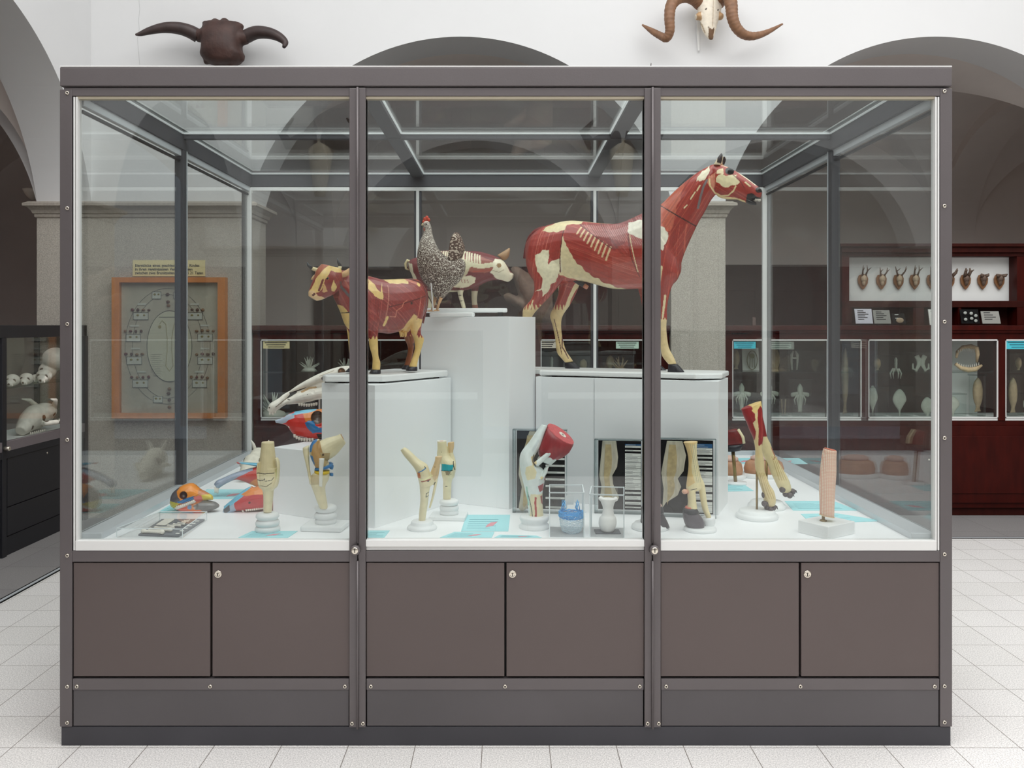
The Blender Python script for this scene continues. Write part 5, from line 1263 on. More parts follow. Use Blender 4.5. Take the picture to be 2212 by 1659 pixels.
# blue mesh hoof cast
fb = Fr(1236, 2.965, 0); bb = Vector((*fb.p(1236, 1150).xy, ZD)); tb = thing('mesh_hoof_cast', 'bright blue and pale mesh cast shaped like a hoof inside a clear cube', 'cast', bb)
def mesh_shell(name, rows, m, th, seed):
    bm = NB(); loft(bm, fb, rows[0], rows[1], 0, 26, 4)
    rnd = random.Random(seed)
    for v in bm.verts: v.co += Vector((rnd.uniform(-1, 1), rnd.uniform(-1, 1), rnd.uniform(-1, 1))) * .0022
    bmesh.ops.triangulate(bm, faces=bm.faces, quad_method='SHORT_EDGE')
    o = obj(name, bm, m, tb); w = o.modifiers.new('w', 'WIREFRAME'); w.thickness = th; return o
mesh_shell('vessel_net', ([(1209, 1110, 1260, 1110), (1209, 1122, 1260, 1122), (1210, 1134, 1259, 1134), (1215, 1146, 1254, 1146), (1226, 1153, 1244, 1153)], [.03, .034, .034, .03, .014]), mat('pale_blue_net', (218, 236, 244), .4), .0011, 3)
mesh_shell('crown_net', ([(1208, 1104, 1260, 1104), (1207, 1110, 1261, 1110), (1209, 1118, 1260, 1118)], [.03, .036, .034]), mat('blue_net', (74, 176, 236), .4), .0022, 5)
bm = NB(); rnd = random.Random(8)
for x0, x1 in ((1213, 1218), (1252, 1247)):
    for k in range(5): tube(bm, [fb.p(x0 + rnd.uniform(-3, 3), 1110, rnd.uniform(-.01, .01)), fb.p(x1 + rnd.uniform(-5, 5), 1096, rnd.uniform(-.008, .008)), fb.p(x1 + rnd.uniform(-4, 4), 1080 + rnd.uniform(-2, 6), rnd.uniform(-.006, .006))], [.0022, .0018, .001], 6)
obj('vessel_prong', bm, mat('blue_net', (74, 176, 236)), tb, True)
bm = NB(); q = fb.p(1228, 1090, .03); box(bm, q.x - .01, q.x + .018, q.y, q.y + .001, q.z, q.z + .032); tag(obj('price_card', bm, PAPER, tb), None, None)
bpy.data.objects['price_card'].name = 'small_card'
# white bone
fw_ = Fr(1313, 2.965, 0); bw = Vector((*fw_.p(1313, 1150).xy, ZD)); tw = thing('white_bone_cast', 'white plaster bone cast with a waisted vase shape inside a clear cube', 'cast', bw)
bm = NB(); box(bm, bw.x - .046, bw.x + .042, bw.y - .03, bw.y + .03, ZD, ZD + .004); obj('slate_base', bm, mat('slate', (90, 94, 100), .7), tw)
bm = NB()
loft(bm, fw_, [(1296, 1076, 1332, 1077), (1298, 1085, 1328, 1086), (1302, 1097, 1325, 1097), (1300, 1112, 1327, 1112), (1295, 1118, 1331, 1118), (1293, 1132, 1332, 1132), (1297, 1144, 1327, 1144), (1301, 1148, 1323, 1148)], [.022, .02, .016, .02, .028, .032, .026, .02], 0, 20, 3)
ball(bm, fw_.p(1298, 1077), (.009, .012, .008)); ball(bm, fw_.p(1330, 1078), (.009, .012, .008))
finish('bone', fuse(bm, .0026, 3), mat('plaster_white', (242, 240, 236), .7), tw, True)

# bone tray under a clear lid at the front left
def tray():
    q = [deck(299, 1158), deck(386, 1161), deck(442, 1125), deck(349, 1125)]
    t = thing('bone_tray', 'dark tray of small limb bones under a clear lid at the front left corner', 'tray', sum(q, Vector()) / 4)
    bm = NB(); prism(bm, [p + Vector((0, 0, .0005)) for p in q], (0, 0, .006)); obj('tray', bm, mat('slate_grey', (104, 108, 114), .6), t)
    A = lambda u, v, h=.0068: q[0] + (q[1] - q[0]) * u + (q[3] - q[0]) * v + (q[2] - q[1] - q[3] + q[0]) * (u * v) + Vector((0, 0, h))
    bones = [((.05, .05), (.62, .03), .008), ((.15, .16), (.72, .18), .0075), ((.2, .3), (.68, .33), .006), ((.42, .46), (.74, .48), .005), ((.5, .56), (.78, .58), .0045), ((.55, .66), (.74, .68), .004), ((.6, .75), (.76, .77), .0035), ((.6, .84), (.74, .86), .003)]
    for a, b_, r in bones:
        bm = NB(); p0, p1 = A(*a, .0068 + r), A(*b_, .0068 + r); d = p1 - p0
        tube(bm, [p0, p0 + d * .06, p0 + d * .2, p0 + d * .5, p0 + d * .8, p0 + d * .94, p1], [r * .6, r * 1.05, r * .7, r * .6, r * .7, r * 1.05, r * .6], 12); obj('bone', bm, BONEW, t, True)
    bm = NB(); prism(bm, [A(.1, .55), A(.34, .55), A(.34, .96), A(.1, .96)], (0, 0, .004)); obj('shoulder_bone', bm, BONEW, t, bevel=.002)
    for i in range(6):
        bm = NB(); prism(bm, [A(.86, .08 + i * .15), A(.95, .08 + i * .15), A(.95, .13 + i * .15), A(.86, .13 + i * .15)], (0, 0, .001)); obj('number_tag', bm, PAPER, t)
    h = .032; e = Vector((0, 0, h)); k = [deck(252, 1161), deck(394, 1163), deck(447, 1124), deck(345, 1124)]
    bm = NB(); prism(bm, [p + Vector((0, 0, .0003)) for p in k], e); obj('clear_lid', bm, ACRY, t)
    bm = NB()
    for i in range(4): tube(bm, [k[i] + e, k[(i + 1) % 4] + e], .0014, 6); tube(bm, [k[i] + Vector((0, 0, .001)), k[i] + e], .0014, 6)
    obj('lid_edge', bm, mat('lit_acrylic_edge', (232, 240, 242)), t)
tray()

# cyan text cards lying on the deck
def card(pts, label, pink=True, seed=1):
    q = [deck(x, min(y, 1162)) for x, y in pts]
    bm = NB(); prism(bm, [p + Vector((0, 0, .0004)) for p in q], (0, 0, .0016))
    o = tag(obj('text_card', bm, CYAN), label, 'text card', 'cyan text cards on the deck of the case')
    A = lambda u, v: q[0] + (q[1] - q[0]) * u + (q[3] - q[0]) * v + (q[2] - q[1] - q[3] + q[0]) * (u * v) + Vector((0, 0, .0021))
    rnd = random.Random(seed); bm = NB()
    for i in range(5):
        v = .15 + i * .13; u1 = rnd.uniform(.5, .9); prism(bm, [A(.1, v), A(u1, v), A(u1, v + .02), A(.1, v + .02)], (0, 0, .0002))
    obj('print', bm, mat('print_teal', (96, 164, 176), .8), o)
    if pink:
        bm = NB(); prism(bm, [A(.5, .2), A(.66, .3), A(.74, .55), A(.6, .5), A(.52, .35)], (0, 0, .0004)); obj('drawing', bm, mat('print_pink', (222, 150, 160), .8), o)
card([(515, 1176), (622, 1176), (643, 1148), (545, 1148)], 'cyan card with a pink drawing in front of the leftmost joint model', True, 1)
card([(786, 1176), (830, 1176), (842, 1147), (795, 1147)], 'small cyan card beside the left mullion, in front of the second plinth', False, 2)
card([(996, 1148), (1098, 1148), (1102, 1113), (1008, 1113)], 'cyan card with a pink drawing right of the square footed elbow joint', True, 3)
card([(950, 1176), (1062, 1176), (1068, 1150), (982, 1150)], 'cyan card lying along the sill before the elbow joint', True, 4)
card([(1068, 1176), (1170, 1176), (1158, 1158), (1080, 1156)], 'cyan card tucked before the foot of the red thigh model', True, 5)
card([(1713, 1103), (1852, 1103), (1800, 1083), (1695, 1083)], 'cyan card behind the pink fibre column, farther from the glass', True, 6)
card([(1752, 1131), (1908, 1126), (1808, 1110), (1730, 1111)], 'cyan card between the fibre block and the right side glass', False, 7)
card([(1560, 1002), (1640, 1002), (1632, 990), (1560, 990)], 'cyan card at the back, right of the plinth under the horse', True, 8)
card([(1560, 1062), (1628, 1061), (1602, 1044), (1560, 1044)], 'cyan card beside the right plinth, behind the dog leg stand', False, 9)
card([(1650, 1003), (1745, 1003), (1725, 990), (1640, 990)], 'cyan card at the back right corner near the side glass', True, 10)
card([(340, 1108), (416, 1108), (432, 1089), (372, 1089)], 'cyan card under the small painted skull', False, 11)
card([(430, 1078), (540, 1078), (552, 1058), (446, 1058)], 'cyan card behind the small painted skull, under the long painted skull', True, 12)

# ---------------------------------------------------------------- skulls
def teeth_row(t, fr, pts, n, wpx, hpx, w, ang=0, m=None):
    m = m or BONEW; sp = spline([(*p, 0) for p in pts], 8)
    cum = np.r_[0, np.cumsum(np.hypot(np.diff(sp[:, 0]), np.diff(sp[:, 1])))]
    for i in range(n):
        s = cum[-1] * (i + .5) / n; x = np.interp(s, cum, sp[:, 0]); y = np.interp(s, cum, sp[:, 1])
        bm = NB(); k = wpx * .46
        loft(bm, fr, [(x - k, y, x + k, y), (x - k * .95 + ang * .4, y + hpx * .6, x + k * .95 + ang * .4, y + hpx * .6), (x - k * .6 + ang, y + hpx, x + k * .6 + ang, y + hpx * .92)], [fr.m(wpx * .42)] * 2 + [fr.m(wpx * .25)], w, 8, 1)
        obj('tooth', bm, m, t, True)
def horse_skull():
    fr = Fr(650, 3.56, 14); b = Vector((*fr.p(690, 900).xy, .945))
    t = thing('horse_skull', 'long white horse skull held up behind the cow board, snout down left', 'skull', b)
    bm = NB()
    loft(bm, fr, [(625, 845, 627, 848), (640, 834, 645, 842), (660, 822, 668, 834), (685, 809, 692, 826), (712, 798, 718, 822), (739, 791, 745, 822), (760, 790, 766, 835)], [.004, .012, .018, .024, .032, .042, .04], 0, 16, 3)
    loft(bm, fr, [(577, 886, 587, 894), (582, 873, 598, 887), (592, 866, 606, 880), (602, 860, 612, 872), (612, 852, 616, 864), (624, 845, 626, 852)], [.014, .026, .026, .018, .012, .006], 0, 16, 3)
    loft(bm, fr, [(596, 876, 602, 884), (610, 866, 618, 874), (626, 858, 636, 868), (640, 850, 648, 862)], [.018, .016, .016, .02], 0, 14, 3)
    loft(bm, fr, [(616, 866, 620, 874), (640, 849, 646, 872), (662, 841, 668, 868), (690, 836, 694, 862), (725, 830, 730, 862), (760, 815, 770, 860)], [.012, .024, .03, .036, .042, .04], 0, 16, 3)
    loft(bm, fr, [(640, 846, 645, 853), (665, 836, 672, 845), (700, 818, 706, 842)], [.008, .012, .02], 0, 12, 3)
    painted(bm, fr, 0.0016, (236, 230, 218), lambda P: (P.line([(652, 846), (668, 838), (682, 836)], (196, 164, 124), .004), P.spot(582, 880, .003, (90, 76, 62)), P.spot(664, 851, .002, (70, 60, 52)), P.line([(596, 878), (614, 864), (622, 858)], (120, 104, 86), .0016), P.dent(699, 817, .010, .008, -1, (70, 58, 50)), P.dent(676, 846, .008, .003, -1), P.dent(737, 802, .016, .016, -1, (110, 84, 64)), P.spot(735, 800, .004, (150, 110, 80)),
        P.line([(622, 862), (626, 863)], (60, 52, 46), .0018), P.line([(690, 812), (720, 800)], (180, 166, 146), .0012)), 'cranium', t, m=BONEPAINT)
    teeth_row(t, fr, [(644, 870), (665, 872), (686, 869)], 8, 5.4, 7, -.016); teeth_row(t, fr, [(580, 890), (588, 891), (597, 886)], 3, 5, 6, -.01)
    bm = NB(); tube(bm, [b, fr.p(690, 856)], .004, 10); obj('support_rod', bm, ALUW, t)
BONEPAINT = mat('bone_paint', (230, 224, 210), 0.6, noise=(40, .1), vcol=True, bump=(70, .3))
horse_skull()
RED1, ORG, BLU1, GRB, LBL = (206, 50, 40), (222, 128, 40), (26, 110, 168), (150, 166, 186), (110, 186, 214)
GLP = mat('glossy_paint', (200, 100, 80), .28, noise=(40, .08), vcol=True, coat=.4, bump=(60, .2))
def red_skull():
    fr = Fr(660, 3.45, 12); b = Vector((*fr.p(665, 952).xy, .945))
    t = thing('painted_skull', 'skull painted red, orange and blue on the lowest plinth box, below the white skull', 'skull', b)
    bm = NB()
    loft(bm, fr, [(594, 908, 596, 914), (603, 905, 606, 915), (614, 900, 620, 920), (626, 893, 630, 934), (640, 889, 640, 941), (655, 887, 658, 945), (675, 885, 678, 948), (700, 883, 702, 944), (726, 888, 728, 935)], [.006, .010, .016, .026, .034, .04, .044, .048, .045], 0, 18, 3, 2.2)
    loft(bm, fr, [(662, 912, 672, 910), (666, 920, 680, 914), (675, 930, 690, 920), (694, 930, 700, 916), (712, 926, 712, 916)], [.012, .016, .016, .014, .012], -.036, 12, 3)
    loft(bm, fr, [(632, 890, 636, 894), (660, 885, 664, 890), (685, 883, 688, 888)], [.008, .014, .016], 0, 12, 2)
    def fn(P):
        P.poly([(590, 904), (615, 900), (638, 890), (636, 900), (624, 906), (618, 913), (592, 918)], (176, 188, 204))
        P.poly([(654, 892), (690, 882), (735, 882), (735, 905), (700, 912), (672, 906), (660, 908)], ORG)
        P.poly([(630, 896), (640, 886), (690, 880), (682, 886), (655, 893)], LBL)
        P.spot(686, 900, .026, (98, 72, 56)); P.dent(686, 900, .026, .022, -1, (84, 62, 48)); P.poly([(658, 912), (668, 905), (676, 908), (682, 917), (692, 920), (715, 914), (715, 930), (690, 932), (675, 934), (668, 924)], BLU1)
        P.poly([(684, 935), (735, 930), (735, 955), (690, 955)], (30, 20, 20))
    painted(bm, fr, 0.0015, RED1, fn, 'cranium', t, m=GLP)
    teeth_row(t, fr, [(634, 936), (642, 942), (654, 946), (678, 946)], 8, 6, 7.5, -.02); teeth_row(t, fr, [(621, 918), (630, 922)], 1, 8, 5, -.014, 2)
    bm = NB(); tube(bm, [b, fr.p(690, 930)], .008, 10); obj('support_rod', bm, BLACK, t)
red_skull()
def small_skull():
    fr = Fr(420, 3.29, 0); b = Vector((*fr.p(420, 1105).xy, ZD))
    t = thing('painted_skull', 'small round painted skull, orange eye rim and grey brain case, leftmost on the deck', 'skull', b)
    bm = NB()
    loft(bm, fr, [(369, 1080, 374, 1096), (373, 1065, 384, 1100), (386, 1053, 398, 1096), (400, 1046, 412, 1090), (416, 1044, 426, 1084), (430, 1055, 438, 1082), (444, 1062, 448, 1080), (458, 1070, 460, 1080)], [.02, .034, .042, .044, .036, .026, .02, .01], 0, 20, 3)
    loft(bm, fr, [(375, 1094, 380, 1100), (395, 1090, 398, 1105), (415, 1082, 418, 1107), (440, 1080, 444, 1107), (462, 1084, 464, 1100), (472, 1090, 473, 1096)], [.012, .026, .034, .034, .026, .01], 0, 16, 3)
    def fn(P):
        P.poly([(365, 1085), (372, 1060), (392, 1052), (398, 1066), (396, 1078), (388, 1082), (376, 1082)], (88, 86, 92)); P.poly([(365, 1076), (388, 1082), (396, 1082), (380, 1100), (366, 1100)], (190, 180, 30))
        P.poly([(388, 1058), (398, 1044), (420, 1040), (432, 1052), (432, 1066), (420, 1072), (404, 1076), (392, 1070)], (236, 142, 34)); P.dent(404, 1066, .016, .02, -1, (74, 38, 28)); P.dent(428, 1090, .012, .008, -1)
        P.poly([(390, 1078), (426, 1068), (428, 1074), (404, 1083), (392, 1082)], BLU1); P.poly([(424, 1070), (442, 1068), (440, 1078), (428, 1082)], (222, 96, 90)); P.poly([(438, 1068), (470, 1066), (472, 1082), (456, 1088), (442, 1080)], (214, 190, 44))
        P.poly([(440, 1080), (474, 1082), (474, 1104), (440, 1108), (424, 1090)], (116, 114, 112)); P.poly([(376, 1098), (412, 1086), (412, 1108), (380, 1108)], (222, 100, 80)); P.poly([(410, 1094), (440, 1098), (446, 1108), (416, 1108)], (226, 110, 50))
        P.line([(384, 1096), (402, 1090), (424, 1081)], (240, 238, 232), .005); P.spot(416, 1092, .009, (110, 150, 190))
    painted(bm, fr, 0.0014, (200, 120, 60), fn, 'cranium', t, m=GLP)
    teeth_row(t, fr, [(380, 1093), (398, 1088), (420, 1079)], 10, 4.2, 5, -.034)
small_skull()
def long_skull():
    fr = Fr(525, 3.30, 12); b = Vector((*fr.p(540, 1104).xy, ZD))
    t = thing('painted_skull', 'red and orange painted skull with pale blue nose bone behind the leftmost joint model', 'skull', b)
    bm = NB()
    loft(bm, fr, [(481, 1106, 486, 1115), (484, 1096, 494, 1112), (497, 1083, 510, 1104), (516, 1070, 522, 1103), (530, 1061, 536, 1103), (550, 1052, 556, 1102), (572, 1050, 576, 1100), (596, 1054, 598, 1094)], [.010, .018, .026, .036, .042, .046, .046, .04], 0, 18, 3)
    loft(bm, fr, [(483, 1094, 487, 1099), (505, 1076, 510, 1082), (530, 1056, 536, 1062), (544, 1050, 548, 1054)], [.010, .014, .014, .01], 0, 12, 3)
    painted(bm, fr, 0.0015, (196, 56, 60), lambda P: (P.poly([(478, 1120), (480, 1088), (500, 1074), (514, 1068), (508, 1086), (512, 1100), (500, 1112)], (166, 184, 204)), P.line([(484, 1096), (508, 1078), (542, 1052)], LBL, .008), P.poly([(520, 1068), (548, 1048), (600, 1046), (600, 1066), (560, 1064), (534, 1068)], ORG), P.spot(541, 1081, .0045, (60, 20, 20)), P.poly([(484, 1100), (497, 1088), (498, 1100), (486, 1110)], (90, 90, 94)),
        P.poly([(530, 1100), (600, 1092), (600, 1110), (530, 1112)], (150, 80, 60))), 'cranium', t, m=GLP)
    teeth_row(t, fr, [(530, 1100), (548, 1098), (575, 1094)], 10, 5, 5, -.03); teeth_row(t, fr, [(522, 1100), (526, 1101)], 1, 6, 7, -.02, 2); teeth_row(t, fr, [(482, 1112), (492, 1110)], 3, 5, 5, -.008)
long_skull()
def upper_skull():
    fr = Fr(520, 3.60, 14); b = Vector((*fr.p(560, 1062).xy, ZD))
    t = thing('painted_skull', 'long grey-blue and red painted skull with its snout raised over the cyan card', 'skull', b)
    bm = NB()
    loft(bm, fr, [(462, 1046, 472, 1056), (468, 1038, 480, 1050), (484, 1031, 494, 1042), (505, 1022, 512, 1036), (530, 1014, 536, 1044), (556, 1008, 560, 1054), (585, 1004, 588, 1066), (612, 1008, 614, 1066)], [.012, .022, .02, .024, .034, .042, .048, .046], 0, 18, 3)
    loft(bm, fr, [(510, 998, 514, 1002), (530, 999, 536, 1004), (560, 1000, 566, 1010), (590, 1000, 592, 1014)], [.006, .014, .022, .03], 0, 14, 3)
    painted(bm, fr, 0.0015, (204, 76, 66), lambda P: (P.poly([(458, 1060), (462, 1036), (510, 1016), (545, 1006), (548, 1014), (515, 1028), (495, 1044), (476, 1056)], (160, 172, 192)), P.poly([(505, 994), (600, 996), (600, 1012), (556, 1006), (530, 1006)], LBL), P.poly([(530, 1050), (556, 1028), (620, 1024), (620, 1066), (550, 1066)], (226, 140, 70)), P.line([(500, 1022), (530, 1012), (548, 1006)], (70, 66, 70), .0032)), 'cranium', t, m=GLP)
    teeth_row(t, fr, [(463, 1052), (472, 1054)], 3, 4.5, 13, -.008); teeth_row(t, fr, [(545, 1056), (575, 1062)], 6, 6, 6, -.03)
    bm = NB(); tube(bm, [b, fr.p(560, 1040)], .008, 10); obj('support_rod', bm, ALUW, t)
upper_skull()
def pale_skull(px_, z, lab, s=1.0):
    fr = Fr(px_, z, 30); b = Vector((*fr.p(px_, 1000).xy, ZD)); t = thing('animal_skull', lab, 'skull', b)
    c = b + Vector((0, 0, .085 * s)); bm = NB(); q = lambda x, y, h: c + Vector((x * s, y * s, h * s))
    tube(bm, [q(.02, .14, .02), q(0, .05, .03), q(-.01, -.06, .01), q(-.02, -.15, -.02), q(-.03, -.22, -.04)], [.05 * s, .075 * s, .07 * s, .05 * s, .03 * s], 18)
    for k in (-1, 1): tube(bm, [q(k * .05, -.10, -.02), q(k * .10, -.02, 0), q(k * .075, .08, -.02)], .016 * s, 10)
    ball(bm, q(0, .04, -.05), (.05 * s, .08 * s, .035 * s))
    me = fuse(bm, .004, 2); P = Paint(me, fr, (226, 220, 204), 60, .001)
    for k in (-1, 1): P.where(np.linalg.norm(P.co - np.array(q(k * .062 - .01, -.075, .03)), axis=1) < .027 * s, (90, 78, 64))
    P.where(np.linalg.norm(P.co - np.array(q(-.03, -.245, -.035)), axis=1) < .02 * s, (90, 78, 64))
    P.done(); finish('cranium', me, BONEPAINT, t, True)
    for k in (-1, 1):
        bm = NB(); tube(bm, [q(k * .03, .06, .08), q(k * .05, .07, .125), q(k * .06, .06, .15)], [.014 * s, .01 * s, .002], 8); obj('bone_spur', bm, BONEW, t, True)
    for i in range(8):
        bm = NB(); ball(bm, q(-.052 + .005 * i * .4, -.19 + i * .015, -.062), (.005 * s, .006 * s, .010 * s), 8, 6); obj('tooth', bm, BONEW, t, True)
pale_skull(556, 4.05, 'pale horned animal skull behind the grey-blue snouted painted skull', .72)
# ---------------------------------------------------------------- things hung on the walls of the court
HORN = mat('dark_horn', (58, 44, 42), .5, noise=(20, .25), bump=(40, .4))
def bison():
    z = YW - CAMY - .16; fr = Fr(480, z, 0)
    t = thing('bison_skull', 'dark brown horned bison skull hung high on the white wall, upper left', 'skull', fr.p(480, 142) + Vector((0, .16, 0)))
    bm = NB()
    loft(bm, fr, [(441, 48, 520, 50), (438, 60, 523, 62), (434, 75, 522, 80), (437, 92, 522, 100), (436, 108, 523, 110), (434, 120, 528, 120), (446, 134, 520, 134), (462, 141, 508, 140)], [.06, .09, .11, .12, .12, .11, .09, .05], 0, 24, 3, 2.4)
    loft(bm, fr, [(418, 62, 424, 90), (430, 62, 436, 92), (445, 66, 446, 92)], [.05, .055, .06], 0, 16, 2); loft(bm, fr, [(540, 66, 536, 94), (526, 66, 524, 98), (512, 66, 512, 96)], [.05, .055, .06], 0, 16, 2)
    for x, y in ((446, 52), (466, 47), (486, 46), (508, 53), (518, 57)): ball(bm, fr.p(x, y), (.03, .04, .022), 12, 8)
    for x, y in ((446, 132), (470, 139), (486, 136), (498, 140), (522, 126)): ball(bm, fr.p(x, y), (.022, .03, .026), 12, 8)
    me = fuse(bm, .009, 3); finish('cranium', me, mat('brown_bone', (62, 39, 33), .6, noise=(14, .3), bump=(40, .6)), t, True)
    for pts, rad in (([(428, 78), (410, 68), (385, 61), (355, 60), (325, 66), (304, 73), (293, 75)], [15, 14.5, 13, 11, 8, 5, 2]), ([(532, 79), (550, 71), (570, 70), (590, 74), (606, 82), (616, 92), (613, 102)], [14.5, 14, 13, 11.5, 9.5, 7, 3.5])):
        bm = NB(); sp = spline([(*p, r) for p, r in zip(pts, rad)], 4)
        tube(bm, [fr.p(a, b, -.0 - .10 * i / len(sp)) for i, (a, b, r) in enumerate(sp)], [fr.m(r) for a, b, r in sp], 16); obj('horn', bm, HORN, t, True)
    bm = NB(); box(bm, fr.p(470, 0).x, fr.p(490, 0).x, YW - .16, YW - .001, fr.p(0, 105).z, fr.p(0, 85).z); obj('wall_bracket', bm, BLACK, t)
bison()
def ram():
    z = YW - CAMY - .12; fr = Fr(1530, z, 0)
    t = thing('ram_skull', 'white ram skull with wide brown spiral horns hung at the top of the wall', 'skull', fr.p(1530, 86) + Vector((0, .12, 0)))
    bm = NB()
    loft(bm, fr, [(1512, -22, 1560, -22), (1508, -4, 1562, -4), (1506, 12, 1560, 12), (1508, 30, 1556, 32), (1512, 45, 1553, 42), (1514, 58, 1549, 55), (1520, 72, 1545, 70), (1530, 85, 1540, 86)], [.05, .055, .055, .05, .042, .034, .026, .012], 0, 20, 3)
    for x in (1508, 1556): ball(bm, fr.p(x, 36), (.026, .04, .024), 14, 10)
    painted(bm, fr, .006, (232, 222, 204), lambda P: (P.poly([(1527, 60), (1536, 66), (1541, 62), (1540, 88), (1530, 84)], (110, 82, 58), P.w < .02), P.line([(1536, 5), (1537, 60)], (190, 172, 148), .003), P.spot(1522, 25, .006, (70, 56, 44)), P.spot(1548, 26, .006, (70, 56, 44)), P.poly([(1502, 28), (1513, 28), (1514, 46), (1504, 44)], (186, 150, 110)), P.poly([(1551, 28), (1562, 28), (1560, 46), (1550, 44)], (186, 150, 110)), P.line([(1512, 48), (1522, 72)], (180, 160, 132), .003)), 'cranium', t, m=BONEPAINT)
    RH = mat('ridged_horn', (128, 92, 66), .55, noise=(30, .2))
    A = [(1512, 8), (1500, -4), (1482, -10), (1462, -4), (1449, 14), (1446, 40), (1447, 66), (1440, 82), (1428, 78), (1410, 68), (1388, 54)]; Ra = [14, 15, 15, 14, 12, 11, 10, 9, 8, 6.5, 2]
    B = [(1552, 8), (1558, -6), (1566, -16), (1576, -6), (1580, 14), (1582, 36), (1590, 58), (1606, 74), (1628, 78), (1656, 70), (1690, 52)]; Rb = [13, 14, 15, 14, 13, 12, 11, 10, 8.5, 6, 2]
    for pts, rad in ((A, Ra), (B, Rb)):
        sp = spline([(*p, r) for p, r in zip(pts, rad)], 10); bm = NB(); n = len(sp)
        tube(bm, [fr.p(a, b, .02 - .16 * sin(pi * i / n)) for i, (a, b, r) in enumerate(sp)], [fr.m(r * (1 + .035 * sin(i * 1.9))) for i, (a, b, r) in enumerate(sp)], 16); obj('horn', bm, RH, t, True)
    bm = NB(); tube(bm, [fr.p(1536, 20, .02), fr.p(1536, 20, .118)], .02, 10); obj('wall_bracket', bm, ALUW, t)
ram()
bm = NB(); q = W(1508, 44, YW - CAMY - .02); tube(bm, [q, q + Vector((0, 0, -.10)), q + Vector((.004, 0, -.222))], [.011, .011, .007], 10, flat=.4)
tag(obj('hanging_strap', bm, mat('pale_plastic', (222, 222, 220), .5)), 'pale plastic strip hanging on the wall below the ram skull', 'strap')
# horned head behind the case, only a horn tip shows over it
fh = Fr(1405, 5.9, 0); th = thing('antelope_horn', 'dark horn whose tip rises just above the case header', 'horn', fh.p(1392, 205))
bm = NB(); tube(bm, [fh.p(1392, 196), fh.p(1399, 178), fh.p(1404, 158), fh.p(1406.5, 136)], [.022, .017, .010, .002], 12); obj('horn', bm, mat('grey_horn_dull', (84, 80, 78), .6), th, True)
bm = NB(); lathe(bm, fh.p(1392, 205), [(.03, 0), (.034, .02), (.02, .04), (0, .045)], 16); tube(bm, [fh.p(1392, 200), fh.p(1392, 200) + Vector((0, YW - fh.p(1392, 200).y - .002, 0))], .02, 10); obj('mount', bm, WOODD, th, True)

